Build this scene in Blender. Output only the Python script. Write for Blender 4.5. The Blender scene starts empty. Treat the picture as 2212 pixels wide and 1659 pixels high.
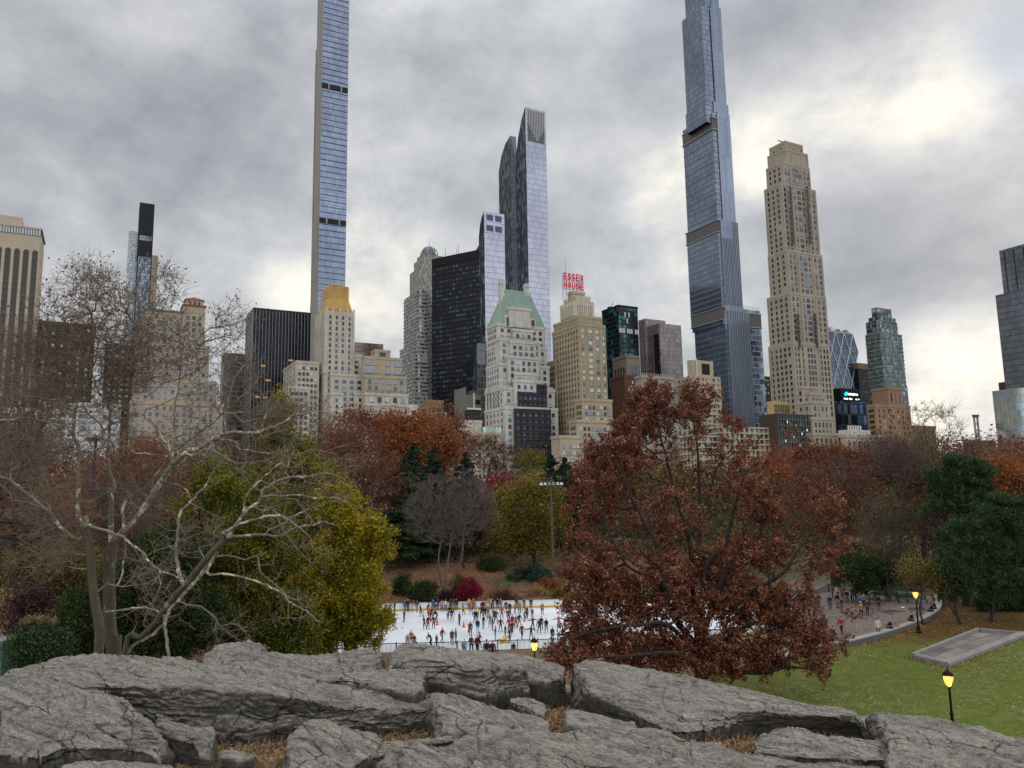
import bpy, bmesh, math, random
import numpy as np
from mathutils import Vector, Matrix, noise as mnoise

# ------------------------------------------------------------------ camera, world, sun, exposure
S = bpy.context.scene
S.view_settings.view_transform = 'Standard'
S.view_settings.look = 'None'
S.view_settings.exposure = 0.25
S.view_settings.gamma = 1.0
S.cycles.use_denoising = True
S.cycles.max_bounces = 5
S.cycles.diffuse_bounces = 2
S.cycles.glossy_bounces = 2
S.cycles.transparent_max_bounces = 8
R = math.radians
EYE = Vector((0, 0, 17.0))
PITCH, ROLL, FPX = R(8.1), R(-1.0), 1659.0
cam = bpy.data.cameras.new('camera')
cam.lens = 27.0
cam.sensor_width = 36.0
cam.clip_start = 0.1
cam.clip_end = 6000
camo = bpy.data.objects.new('camera', cam)
S.collection.objects.link(camo)
CM = Matrix.Rotation(R(90) + PITCH, 3, 'X') @ Matrix.Rotation(ROLL, 3, 'Z')
camo.matrix_world = Matrix.Translation(EYE) @ CM.to_4x4()
S.camera = camo
CMI = CM.transposed()

def ray(px, py):
    return CM @ Vector(((px - 1106) / FPX, -(py - 829.5) / FPX, -1.0))
def P(px, py, Y):
    d = ray(px, py)
    return EYE + d * (Y / d.y)
def PZ(px, py, z):
    d = ray(px, py)
    return EYE + d * ((z - EYE.z) / d.z)
def proj(p):
    q = CMI @ (Vector(p) - EYE)
    return (1106 + FPX * q.x / -q.z, 829.5 - FPX * q.y / -q.z)

def hexc(h, a=1.0):
    r = []
    for i in (0, 2, 4):
        c = int(h[i:i + 2], 16) / 255
        r.append(c / 12.92 if c <= .04045 else ((c + .055) / 1.055) ** 2.4)
    return (*r, a)

class NT:
    def __init__(s, tree):
        s.t = tree; s.n = tree.nodes; s.l = tree.links
    def add(s, typ, ins=None, **kw):
        n = s.n.new(typ)
        for k, v in kw.items(): setattr(n, k, v)
        for k, v in (ins or {}).items(): s.put(n.inputs[k], v)
        return n
    def put(s, sock, v):
        if isinstance(v, bpy.types.NodeSocket): s.l.new(v, sock)
        elif isinstance(v, bpy.types.Node): s.l.new(v.outputs[0], sock)
        else: sock.default_value = v
    def math(s, op, a, b=0.0, c=0.0, clamp=False):
        n = s.n.new('ShaderNodeMath'); n.operation = op; n.use_clamp = clamp
        s.put(n.inputs[0], a); s.put(n.inputs[1], b); s.put(n.inputs[2], c)
        return n.outputs[0]
    def mix(s, f, a, b, mode='MIX'):
        n = s.n.new('ShaderNodeMix'); n.data_type = 'RGBA'; n.blend_type = mode
        s.put(n.inputs[0], f); s.put(n.inputs[6], a); s.put(n.inputs[7], b)
        return n.outputs[2]
    def ramp(s, f, stops, interp='LINEAR'):
        n = s.n.new('ShaderNodeValToRGB'); n.color_ramp.interpolation = interp
        e = n.color_ramp.elements
        while len(e) < len(stops): e.new(0.5)
        for i, (p, c) in enumerate(stops):
            e[i].position = p; e[i].color = c if len(c) == 4 else (*c, 1)
        s.put(n.inputs[0], f)
        return n.outputs[0]
    def noise(s, vec, scale, detail=4, rough=.55, dist=0.0):
        n = s.n.new('ShaderNodeTexNoise')
        s.put(n.inputs['Vector'], vec); n.inputs['Scale'].default_value = scale
        n.inputs['Detail'].default_value = detail; n.inputs['Roughness'].default_value = rough
        n.inputs['Distortion'].default_value = dist
        return n.outputs[0]

SUN_EL, SUN_AZ = R(24), R(42)       # azimuth measured from +Y (view direction) to the right
W = bpy.data.worlds.new('World'); S.world = W; W.use_nodes = True
wn = NT(W.node_tree); W.node_tree.nodes.clear()
tc = wn.add('ShaderNodeTexCoord')
D = tc.outputs['Generated']
sky = wn.add('ShaderNodeTexSky', sky_type='NISHITA', sun_disc=False, sun_elevation=SUN_EL, sun_rotation=SUN_AZ)
sep = wn.add('ShaderNodeSeparateXYZ', {0: D})
zc = wn.math('ADD', wn.math('MAXIMUM', sep.outputs[2], 0.0), 0.16)
comb = wn.add('ShaderNodeCombineXYZ', {0: wn.math('DIVIDE', sep.outputs[0], zc), 1: wn.math('DIVIDE', sep.outputs[1], zc), 2: 0.0})
CP = comb.outputs[0]
DM = wn.add('ShaderNodeMapping', {'Vector': D, 'Scale': (1, 1, 1.45), 'Rotation': (0, R(-14), 0)})
n1 = wn.noise(DM, 2.6, 10, .58, .05)
n2 = wn.noise(DM, 7.5, 12, .62, .12)
n3 = wn.noise(CP, 1.6, 8, .55, .2)
def blob(px, py, size):
    d = ray(px, py).normalized()
    dot = wn.add('ShaderNodeVectorMath', {0: D, 1: tuple(d)}, operation='DOT_PRODUCT').outputs['Value']
    k = 1.0 / (size / FPX) ** 2
    return wn.math('EXPONENT', wn.math('MULTIPLY', wn.math('SUBTRACT', dot, 1.0), k))
BLOBS = [  # px, py, size px, amount (brightness of the deck there)
    (640, 640, 55, .24), (820, 640, 150, .10), (700, 560, 110, .06), (800, 420, 90, .06), (950, 300, 260, .05),
    (1480, 370, 90, .16), (1430, 420, 60, .12), (1600, 330, 70, .22), (1750, 300, 90, .16), (1900, 200, 120, .12), (2000, 190, 50, .14), (2090, 230, 60, .16), (2130, 160, 40, .12), (1850, 240, 40, .16), (1960, 260, 50, .12), (1660, 380, 40, .14), (2150, 330, 110, .18),
    (2050, 740, 160, .14), (2150, 820, 120, .22), (1990, 800, 80, .12), (1450, 640, 90, .20), (1340, 560, 140, .10),
    (1930, 470, 180, -.17), (2080, 560, 160, -.12), (1850, 620, 140, -.08), (1240, 420, 170, -.10), (1350, 180, 260, -.06), (1640, 170, 160, -.10),
    (150, 300, 300, -.06), (520, 300, 200, -.05), (1950, 60, 120, -.02), (600, 150, 200, .02), (30, 640, 130, .04), (420, 560, 140, .03)]
acc = None
for (bx, by, bs, am) in BLOBS:
    v = wn.math('MULTIPLY', blob(bx, by, bs), am)
    acc = v if acc is None else wn.math('ADD', acc, v)
brk = wn.math('MULTIPLY', acc, wn.math('ADD', wn.math('MULTIPLY', n2, 1.7), .15))
lum = wn.math('ADD', wn.math('ADD', brk, wn.math('MULTIPLY', wn.math('SUBTRACT', n1, .5), .78)), wn.math('ADD', wn.math('MULTIPLY', wn.math('SUBTRACT', n2, .5), .66), wn.math('MULTIPLY', wn.math('SUBTRACT', n3, .5), .3)))
lum = wn.math('ADD', lum, .44)
cloud = wn.ramp(lum, [(0.0, hexc('6d7178')), (.22, hexc('92969c')), (.40, hexc('afb1b5')), (.56, hexc('c8c9ca')), (.72, hexc('e6e3da')), (.9, hexc('fffae8'))])
# patches of thin blue between the clouds
gap = wn.math('MULTIPLY', wn.math('ADD', wn.math('ADD', blob(2165, 130, 45), wn.math('MULTIPLY', blob(2195, 80, 50), .4)), wn.math('MULTIPLY', blob(1420, 45, 60), .3)), wn.math('MULTIPLY', n2, .9), clamp=True)
cloud = wn.mix(gap, cloud, hexc('a0b1ca'))
skyc = wn.mix(1.0, sky.outputs[0], (0.08, 0.08, 0.08, 1), 'MULTIPLY')
# the deck overhead and to the north is brightened, an added fill light
back = wn.math('MULTIPLY', wn.math('SUBTRACT', .30, sep.outputs[1]), 1.1, clamp=True)
up = wn.math('MULTIPLY', wn.math('SUBTRACT', sep.outputs[2], .52), 2.4, clamp=True)
boost = wn.math('ADD', 1.0, wn.math('MULTIPLY', wn.math('MAXIMUM', back, up), 1.5))
cl2 = wn.add('ShaderNodeVectorMath', {0: cloud}, operation='SCALE'); wn.put(cl2.inputs['Scale'], boost)
fin = wn.mix(.93, skyc, cl2.outputs[0])
below = wn.math('LESS_THAN', sep.outputs[2], -0.02)
fin = wn.mix(below, fin, (.05, .05, .045, 1))
bg = wn.add('ShaderNodeBackground', {0: fin, 1: 1.0})
wo = wn.add('ShaderNodeOutputWorld', {0: bg})
W.cycles.sampling_method = 'MANUAL'; W.cycles.sample_map_resolution = 512

sun = bpy.data.lights.new('sun', 'SUN'); sun.energy = 0.9; sun.angle = R(14); sun.color = (1, .93, .84)
suno = bpy.data.objects.new('sun', sun); S.collection.objects.link(suno)
sd = Vector((math.sin(SUN_AZ) * math.cos(SUN_EL), math.cos(SUN_AZ) * math.cos(SUN_EL), math.sin(SUN_EL)))
suno.rotation_euler = sd.to_track_quat('Z', 'Y').to_euler()

# ------------------------------------------------------------------ helpers
rnd = random.Random(7)
rng = np.random.default_rng(11)
LINK = S.collection.objects.link
def tag(o, label=None, cat=None, group=None, kind=None):
    if label: o['label'] = label
    if cat: o['category'] = cat
    if group: o['group'] = group
    if kind: o['kind'] = kind
    return o
def empty(name, loc=(0, 0, 0), rz=0.0, label=None, cat=None, group=None):
    o = bpy.data.objects.new(name, None); LINK(o)
    o.location = loc; o.rotation_euler = (0, 0, rz); o.empty_display_size = .2
    return tag(o, label, cat, group)
def mobj(name, me, parent=None, loc=None, rz=0.0, scale=None):
    o = bpy.data.objects.new(name, me); LINK(o)
    if parent: o.parent = parent
    if loc is not None: o.location = loc
    if rz: o.rotation_euler = (0, 0, rz)
    if scale is not None: o.scale = scale
    return o
def npmesh(name, V, F, mats, midx=None, uv=None, smooth=False):
    """V (n,3); F (m,k) all faces k-gons"""
    V = np.asarray(V, dtype=np.float32); F = np.asarray(F, dtype=np.int32)
    me = bpy.data.meshes.new(name)
    n, m = len(V), len(F); k = F.shape[1] if m else 4
    me.vertices.add(n); me.vertices.foreach_set('co', V.ravel())
    me.loops.add(m * k); me.loops.foreach_set('vertex_index', F.ravel())
    me.polygons.add(m)
    me.polygons.foreach_set('loop_start', np.arange(m, dtype=np.int32) * k)
    me.polygons.foreach_set('loop_total', np.full(m, k, dtype=np.int32))
    for mt in (mats if isinstance(mats, (list, tuple)) else [mats]): me.materials.append(mt)
    if midx is not None: me.polygons.foreach_set('material_index', np.asarray(midx, dtype=np.int32))
    if smooth: me.polygons.foreach_set('use_smooth', np.ones(m, dtype=bool))
    if uv is not None:
        l = me.uv_layers.new(name='UVMap'); l.data.foreach_set('uv', np.asarray(uv, dtype=np.float32).ravel())
    me.update(calc_edges=True)
    return me

class MB:
    """collects polygons, then builds one mesh"""
    def __init__(s): s.v = []; s.f = []; s.m = []; s.uv = []; s.mats = []
    def mi(s, m):
        if m not in s.mats: s.mats.append(m)
        return s.mats.index(m)
    def poly(s, pts, m, uv=None):
        b = len(s.v); s.v += [tuple(p) for p in pts]; s.f.append(tuple(range(b, b + len(pts)))); s.m.append(s.mi(m))
        s.uv.append(uv or [(p[0] + p[1], p[2]) for p in pts])
    def box(s, x0, x1, y0, y1, z0, z1, m, top=None, bottom=False):
        top = top or m
        q = [(x0, y0), (x1, y0), (x1, y1), (x0, y1)]
        for i in range(4):
            (ax, ay), (bx, by) = q[i], q[(i + 1) % 4]
            L = math.hypot(bx - ax, by - ay)
            s.poly([(ax, ay, z0), (bx, by, z0), (bx, by, z1), (ax, ay, z1)], m, [(0, z0), (L, z0), (L, z1), (0, z1)])
        s.poly([(x, y, z1) for x, y in q], top)
        if bottom: s.poly([(x, y, z0) for x, y in q[::-1]], top)
    def prism(s, pts, z0, z1, m, top=None, cap=True):
        n = len(pts); u = 0
        for i in range(n):
            a, b = pts[i], pts[(i + 1) % n]; L = math.hypot(b[0] - a[0], b[1] - a[1])
            s.poly([(a[0], a[1], z0), (b[0], b[1], z0), (b[0], b[1], z1), (a[0], a[1], z1)], m, [(u, z0), (u + L, z0), (u + L, z1), (u, z1)])
            u += L
        if cap: s.poly([(p[0], p[1], z1) for p in pts], top or m)
    def frustum(s, p0, p1, r0, r1, k, m, caps=False):
        p0, p1 = Vector(p0), Vector(p1); d = (p1 - p0)
        if d.length < 1e-6: return
        d.normalize(); a = d.orthogonal().normalized(); b = d.cross(a)
        R0 = [p0 + (a * math.cos(t) + b * math.sin(t)) * r0 for t in [2 * math.pi * i / k for i in range(k)]]
        R1 = [p1 + (a * math.cos(t) + b * math.sin(t)) * r1 for t in [2 * math.pi * i / k for i in range(k)]]
        for i in range(k):
            j = (i + 1) % k
            s.poly([R0[i], R0[j], R1[j], R1[i]], m)
        if caps: s.poly(R1, m); s.poly(R0[::-1], m)
    def lathe(s, c, prof, k, m):
        for (r0, z0), (r1, z1) in zip(prof, prof[1:]):
            for i in range(k):
                t0, t1 = 2 * math.pi * i / k, 2 * math.pi * (i + 1) / k
                pts = [(c[0] + r0 * math.cos(t0), c[1] + r0 * math.sin(t0), c[2] + z0), (c[0] + r0 * math.cos(t1), c[1] + r0 * math.sin(t1), c[2] + z0),
                       (c[0] + r1 * math.cos(t1), c[1] + r1 * math.sin(t1), c[2] + z1), (c[0] + r1 * math.cos(t0), c[1] + r1 * math.sin(t0), c[2] + z1)]
                if r0 < 1e-5: pts = pts[1:]
                if r1 < 1e-5: pts = pts[:-1] if r0 >= 1e-5 else pts[:2]
                if len(pts) > 2: s.poly(pts, m)
    def mesh(s, name, smooth=False):
        me = bpy.data.meshes.new(name); me.from_pydata(s.v, [], s.f)
        for m in s.mats: me.materials.append(m)
        me.polygons.foreach_set('material_index', s.m)
        l = me.uv_layers.new(name='UVMap')
        l.data.foreach_set('uv', [c for f in s.uv for p in f for c in p])
        if smooth: me.polygons.foreach_set('use_smooth', [True] * len(s.f))
        me.update(); return me
    def obj(s, name, parent=None, smooth=False, loc=None, rz=0.0):
        return mobj(name, s.mesh(name, smooth), parent, loc, rz)

_mats = {}
def mat(name, col, rough=.8, metal=0.0, spec=.3, var=.0, vscale=3.0, emit=None, estr=1.0, bump=0.0, bscale=20.0, alpha=None):
    if name in _mats: return _mats[name]
    m = bpy.data.materials.new(name); m.use_nodes = True
    t = NT(m.node_tree); b = m.node_tree.nodes['Principled BSDF']
    c = hexc(col) if isinstance(col, str) else (*col, 1)
    b.inputs['Base Color'].default_value = c
    b.inputs['Roughness'].default_value = rough; b.inputs['Metallic'].default_value = metal
    b.inputs['Specular IOR Level'].default_value = spec
    if var or bump:
        g = t.add('ShaderNodeTexCoord').outputs['Object']
    if var:
        nz = t.noise(g, vscale, 6, .6)
        lo = tuple(x * (1 - var) for x in c[:3]) + (1,); hi = tuple(min(1, x * (1 + var)) for x in c[:3]) + (1,)
        t.put(b.inputs['Base Color'], t.ramp(nz, [(.3, lo), (.7, hi)]))
    if bump:
        bn = t.add('ShaderNodeBump', {'Height': t.noise(g, bscale, 8, .65), 'Strength': bump})
        t.put(b.inputs['Normal'], bn.outputs[0])
    if emit:
        b.inputs['Emission Color'].default_value = hexc(emit); b.inputs['Emission Strength'].default_value = estr
    _mats[name] = m
    return m
def glassmat(name, cols, cw, ch, mul=.08, sp=.25, frame='30363f', spand=None, metal=.65, rough=.12, uvoff=0.0):
    """curtain wall: panes of slightly different tint in a grid of mullions and floor bands, laid out in metres"""
    if name in _mats: return _mats[name]
    m = bpy.data.materials.new(name); m.use_nodes = True
    t = NT(m.node_tree); b = m.node_tree.nodes['Principled BSDF']
    s = t.add('ShaderNodeSeparateXYZ', {0: t.add('ShaderNodeUVMap')})
    u = t.math('DIVIDE', s.outputs[0], cw); v = t.math('DIVIDE', s.outputs[1], ch)
    fu, fv = t.math('FRACT', u), t.math('FRACT', v)
    cell = t.add('ShaderNodeCombineXYZ', {0: t.math('FLOOR', u), 1: t.math('FLOOR', v), 2: 0.0})
    wn_ = t.add('ShaderNodeTexWhiteNoise', {'Vector': cell}, noise_dimensions='3D')
    n = len(cols)
    c = t.ramp(wn_.outputs[0], [(i / n, hexc(x)) for i, x in enumerate(cols)], 'CONSTANT')
    soft = t.noise(t.add('ShaderNodeTexCoord').outputs['Object'], .035, 4, .5)
    c = t.mix(1.0, c, t.ramp(soft, [(.3, (.8, .8, .82, 1)), (.7, (1.12, 1.12, 1.1, 1))]), 'MULTIPLY')
    mh = t.math('LESS_THAN', fv, sp); mm = t.math('LESS_THAN', fu, mul)
    c = t.mix(mh, c, hexc(spand or frame)); c = t.mix(mm, c, hexc(frame))
    t.put(b.inputs['Base Color'], c)
    solid = t.math('MAXIMUM', mh, mm)
    t.put(b.inputs['Metallic'], t.math('SUBTRACT', metal, t.math('MULTIPLY', solid, metal * .8)))
    t.put(b.inputs['Roughness'], t.math('ADD', rough, t.math('MULTIPLY', solid, .3)))
    b.inputs['Specular IOR Level'].default_value = .6 if metal > .2 else .22
    # each pane leans a hair its own way, so reflections break up
    nrm = t.add('ShaderNodeBump', {'Height': t.math('MULTIPLY', t.math('ADD', t.math('MULTIPLY', fu, t.math('SUBTRACT', wn_.outputs[0], .5)), t.math('MULTIPLY', fv, .12)), 1.0), 'Strength': .06, 'Distance': .15})
    t.put(b.inputs['Normal'], nrm.outputs[0])
    _mats[name] = m
    return m
def stonemat(name, col, var=.16, dirt='6b6459', dirtamt=.35, course=0.0):
    """masonry: uneven tone, streaks of grime running down, faint courses"""
    if name in _mats: return _mats[name]
    m = bpy.data.materials.new(name); m.use_nodes = True
    t = NT(m.node_tree); b = m.node_tree.nodes['Principled BSDF']
    o = t.add('ShaderNodeTexCoord').outputs['Object']
    c = hexc(col)
    base = t.ramp(t.noise(o, .09, 6, .6), [(.3, tuple(x * (1 - var) for x in c[:3]) + (1,)), (.7, tuple(min(1, x * (1 + var)) for x in c[:3]) + (1,))])
    mp = t.add('ShaderNodeMapping', {'Vector': o, 'Scale': (.9, .9, .06)})
    st = t.ramp(t.noise(mp, 1.0, 5, .6), [(.48, (0, 0, 0, 1)), (.75, (1, 1, 1, 1))])
    base = t.mix(t.math('MULTIPLY', st, dirtamt), base, hexc(dirt))
    fine = t.noise(o, 1.8, 3, .6)
    base = t.mix(.25, base, t.mix(1.0, base, t.ramp(fine, [(.3, (.6, .6, .6, 1)), (.7, (1.3, 1.3, 1.3, 1))]), 'MULTIPLY'))
    if course:
        z = t.math('FRACT', t.math('DIVIDE', t.add('ShaderNodeSeparateXYZ', {0: o}).outputs[2], course))
        base = t.mix(t.math('MULTIPLY', t.math('LESS_THAN', z, .12), .35), base, hexc(dirt))
    t.put(b.inputs['Base Color'], base)
    b.inputs['Roughness'].default_value = .9; b.inputs['Specular IOR Level'].default_value = .2
    _mats[name] = m
    return m
# ------------------------------------------------------------------ buildings
TH = R(28)              # the street grid is turned 28 degrees to the view
GZ = 6.0                # street level
M_DARKWIN = mat('window_dark', '161a20', .15, .3, .6)
M_SKYWIN = mat('window_sky', '6f7f8f', .12, .6, .7)
M_PALEWIN = mat('window_pale', 'b9c0bd', .3, .2, .5)
M_BLUEWIN = mat('window_blue', '3c5068', .12, .55, .7)
M_FRAME = mat('window_frame_paint', '6e675c', .7)
M_LIT = mat('window_lit', 'b08a50', .5, emit='ffb860', estr=.25)
M_ROOF = mat('roof_gravel', '4a4845', .95, var=.2)
M_STEEL = mat('dark_steel', '25272b', .55, .4)
_wm = {}
def winmesh(kind, sill=True):
    """a unit window: glass with a meeting rail inside a frame, sill below; 1 x 1, scaled to size"""
    if kind in _wm: return _wm[kind]
    g = {'d': M_DARKWIN, 's': M_SKYWIN, 'p': M_PALEWIN, 'b': M_BLUEWIN, 'l': M_LIT}[kind]
    b = MB()
    b.box(-.5, .5, -.06, 0, 0, 1, M_FRAME)
    b.poly([(-.45, -.07, .05), (.45, -.07, .05), (.45, -.07, .48), (-.45, -.07, .48)], g)
    b.poly([(-.45, -.07, .53), (.45, -.07, .53), (.45, -.07, .96), (-.45, -.07, .96)], M_DARKWIN if kind == 'p' and 0 else g)
    b.box(-.56, .56, -.16, 0, -.09, 0, M_FRAME)
    _wm[kind] = b.mesh('window'); return _wm[kind]
def _wdata(kind):
    me = winmesh(kind)
    V = np.empty(len(me.vertices) * 3, dtype=np.float32); me.vertices.foreach_get('co', V)
    return V.reshape(-1, 3), [tuple(p.vertices) for p in me.polygons], [me.materials[p.material_index] for p in me.polygons]

class Tier: pass
class Bld:
    def __init__(s, name, label, px, py, Y, cat='building', wall=None, rot=TH, group=None):
        p = P(px, py, Y); s.rot = rot
        s.o = empty(name, (p.x, p.y, GZ), rot, label, cat, group)
        s.L = Vector((p.x, p.y, 0)); s.c, s.s = math.cos(rot), math.sin(rot)
        s.wall = wall; s.wins = []; s.mb = MB(); s.tiers = []
    def w(s, a, b, z):       # local -> world
        return Vector((s.L.x + a * s.c - b * s.s, s.L.y + a * s.s + b * s.c, z))
    def hit(s, px, py, b=None, a=None):      # ray with plane y_local=b or x_local=a -> local coords (absolute z)
        d = ray(px, py); e = EYE - s.L
        la, lb = e.x * s.c + e.y * s.s, -e.x * s.s + e.y * s.c
        da, db = d.x * s.c + d.y * s.s, -d.x * s.s + d.y * s.c
        t = (b - lb) / db if b is not None else (a - la) / da
        return (la + da * t, lb + db * t, EYE.z + d.z * t)
    def solve(s, f, target, lo, hi):
        flo = f(lo) - target
        for _ in range(50):
            m = (lo + hi) / 2; v = f(m) - target
            if (v > 0) == (flo > 0): lo, flo = m, v
            else: hi = m
        return (lo + hi) / 2
    def tier(s, xl, xc, xr, yt, b=0.0, z0=None, m=None, D=None, Wd=None, top=None, draw=True, cornice=0.0, cm=None):
        a0, b0, zt = s.hit(xc, yt, b=b)
        Wd = Wd if Wd is not None else s.solve(lambda k: proj(s.w(a0 + k, b0, zt))[0], xr, 0, 220)
        D = D if D is not None else s.solve(lambda k: proj(s.w(a0, b0 + k, zt))[0], xl, 0, 160)
        t = Tier(); t.a, t.b, t.z1, t.W, t.D = a0, b0, zt, Wd, D; t.z0 = GZ if z0 is None else z0
        m = m or s.wall
        if draw: s.mb.box(t.a, t.a + t.W, t.b, t.b + t.D, t.z0 - GZ, t.z1 - GZ, m, top or M_ROOF)
        if cornice:
            e = cornice
            s.mb.box(t.a - e, t.a + t.W + e, t.b - e, t.b + t.D + e, t.z1 - GZ - 1.0, t.z1 - GZ + .8, cm or m, M_ROOF, bottom=True)
        s.tiers.append(t); return t
    def face(s, t, face):
        return t.W if face == 'N' else t.D
    def pos(s, t, face, u, out=0.0):    # u along the face from the near corner
        if face == 'N': return t.a + u, t.b - out
        return t.a - out, t.b + u
    def windows(s, t, face='N', n=None, du=3.2, dv=3.4, w=1.3, h=1.8, top=2.5, z0=None, mix='dddssbp', skip=None, margin=1.2, cols=None, mul=1, rowskip=None):
        L = s.face(t, face); z = t.z1 - GZ - top - h; zb = (t.z0 if z0 is None else z0) - GZ + .8
        if cols is None:
            n = n or max(1, int((L - 2 * margin) / du)); sp = (L - 2 * margin) / n
            cols = [(margin + sp * (i + .5), w) for i in range(n)]
        elif cols and not isinstance(cols[0], tuple): cols = [(c * L, w) for c in cols]
        else: cols = [(c * L, ww) for c, ww in cols]
        r = 0
        while z > zb:
            if rowskip is None or not rowskip(r):
                for i, (u, ww) in enumerate(cols):
                    if skip and skip(r, i): continue
                    x, y = s.pos(t, face, u)
                    wp = s.w(x, y, z + GZ)
                    q = proj(wp)
                    if q[1] > 1040 or q[0] < -30 or q[0] > 2245 or q[1] < -20: continue
                    if rnd.random() < .015: continue
                    s.wins.append(((wp - EYE).length / (ww * h) ** .5, x, y, z, face, ww, h, rnd.choice(mix)))
            z -= dv; r += 1
    def bands(s, t, m, dv, th=.35, out=.12, top=.0, z0=None, faces='NE', name=None):
        z = t.z1 - GZ - top; zb = (t.z0 if z0 is None else z0) - GZ
        while z > zb:
            for f in faces:
                if f == 'N': s.mb.box(t.a, t.a + t.W, t.b - out, t.b - .001, z - th, z, m, bottom=True)
                else: s.mb.box(t.a - out, t.a - .001, t.b, t.b + t.D, z - th, z, m, bottom=True)
            z -= dv
    def piers(s, t, face, n, m, wd=.4, out=.25, z0=None, zt=None, ends=True, us=None):
        L = s.face(t, face); zb = (t.z0 if z0 is None else z0) - GZ; zt = t.z1 - GZ if zt is None else zt - GZ
        us = us if us is not None else [L * i / n for i in range(0 if ends else 1, n + (1 if ends else 0))]
        for u in us:
            u = min(max(u, wd / 2), L - wd / 2)
            if face == 'N': s.mb.box(t.a + u - wd / 2, t.a + u + wd / 2, t.b - out, t.b - .001, zb, zt, m)
            else: s.mb.box(t.a - out, t.a - .001, t.b + u - wd / 2, t.b + u + wd / 2, zb, zt, m)
    def part(s, name, mb): return mb.obj(name, s.o)
    def done(s, name='wall'):
        s.mb.obj(name, s.o)
        s.wins.sort(key=lambda k: k[0])
        one, rest = s.wins[:100], s.wins[100:]
        for (_, x, y, z, f, w, h, k) in one:
            mobj('window', winmesh(k), s.o, (x, y, z), -R(90) if f == 'E' else 0, (w, 1, h))
        if rest:
            V = []; F = []; MI = []; mats = []; b = 0
            for (_, x, y, z, f, w, h, k) in rest:
                v, fs, ms = _wdata(k)
                q = v * np.array([w, 1, h], dtype=np.float32)
                if f == 'E': q = np.stack([q[:, 1], -q[:, 0], q[:, 2]], 1)
                V.append(q + np.array([x, y, z], dtype=np.float32))
                for ff, mm in zip(fs, ms):
                    if mm not in mats: mats.append(mm)
                    F.append([i + b for i in ff]); MI.append(mats.index(mm))
                b += len(v)
            me = npmesh('windows', np.concatenate(V), np.array(F), mats, MI)
            tag(mobj('window', me, s.o), kind='stuff')
        return s.o
def text_mesh(body, size, m, ext=.15, bold=.0):
    cu = bpy.data.curves.new('txt', 'FONT'); cu.body = body; cu.size = size; cu.extrude = ext; cu.offset = bold; cu.align_x = 'LEFT'; cu.resolution_u = 3
    ob = bpy.data.objects.new('txt', cu); LINK(ob)
    me = bpy.data.meshes.new_from_object(ob.evaluated_get(bpy.context.evaluated_depsgraph_get()))
    bpy.data.objects.remove(ob); me.materials.clear(); me.materials.append(m); return me
CREAM = stonemat('stone_cream', 'c2bbad'); TAN = stonemat('brick_tan', 'a7997f'); TAN2 = stonemat('brick_buff', 'b1a48d'); GREYST = stonemat('stone_grey', 'c3c0b8', dirt='55524d', dirtamt=.45)
WARM = stonemat('brick_warm', 'a99c88'); LIME = stonemat('limestone', 'a39989', dirt='8a7f6e', dirtamt=.2); BRN = stonemat('brick_brown', '4b4038', dirt='3a3029'); RED = stonemat('brick_red', '654a3e', dirt='4a3a32')
GRB = stonemat('brick_taupe', '7d7365'); ORB = stonemat('brick_orange', '96795f'); CONC = stonemat('concrete', '7a756d'); WHT = stonemat('stucco_white', 'cfcdc8', dirtamt=.15)
COPPER = stonemat('copper_green', '8b9f94', var=.12, dirt='5a7468', dirtamt=.5)
GOLD = mat('gilded_crown', 'b08d4c', .5, .15, var=.12, vscale=.5)

# 1 white tower with arched bays, far left
B = Bld('office_tower', 'beige office tower with tall dark arched window bays, cut by the left edge', -70, 480, 430)
st = stonemat('travertine', 'b7ab98', var=.08, dirtamt=.15)
t = B.tier(None, -70, 88, 492, D=30, m=st)
dk = mat('bay_glass', '1d1c1e', .2, .2, .6)
b = MB(); arch = []
nb = 8; L = t.W
H1 = t.z1 - GZ
for i in range(nb):
    u0, u1 = L * (i + .18) / nb, L * (i + .82) / nb; r = (u1 - u0) / 2; zt = H1 - 9
    pts = [(t.a + u0, t.b - .1, 0), (t.a + u1, t.b - .1, 0)] + [(t.a + (u0 + u1) / 2 + r * math.cos(k * math.pi / 10), t.b - .1, zt - r + r * math.sin(k * math.pi / 10)) for k in range(11)]
    a = MB(); a.poly(pts, dk)
    z = zt - r - 1
    while z > 20:
        a.box(t.a + u0 + .1, t.a + u1 - .1, t.b - .3, t.b - .11, z, z + 1.2, mat('bay_spandrel', '4d4740', .6)); z -= 3.9
    B.part('window_bay', a)
a = MB()
for i in range(26):
    u = L * (i + .5) / 26
    a.box(t.a + u - L / 75, t.a + u + L / 75, t.b - .5, t.b + .2, H1 + .1, H1 + 4, mat('metal_white', 'b9bcc0', .4))
a.box(t.a, t.a + L, t.b + .3, t.b + 29, H1, H1 + 3.6, dk); a.box(t.a - .6, t.a + L + .6, t.b - .8, t.b + 30.5, H1 + 4.01, H1 + 5, st, bottom=True)
B.part('parapet', a)
a = MB(); p0 = B.hit(48, 470, b=8); a.box(t.a, p0[0], t.b + 8, t.b + 24, H1 + 5.01, p0[2] - GZ, st); B.part('penthouse', a)
for k in range(2):
    a = MB(); a.box(t.a + L, t.a + L + .15, t.b + 8 + k * 9, t.b + 10 + k * 9, H1 - 16 - k * 5, H1 - 13 - k * 5, dk); B.part('vent', a)
B.done()
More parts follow.
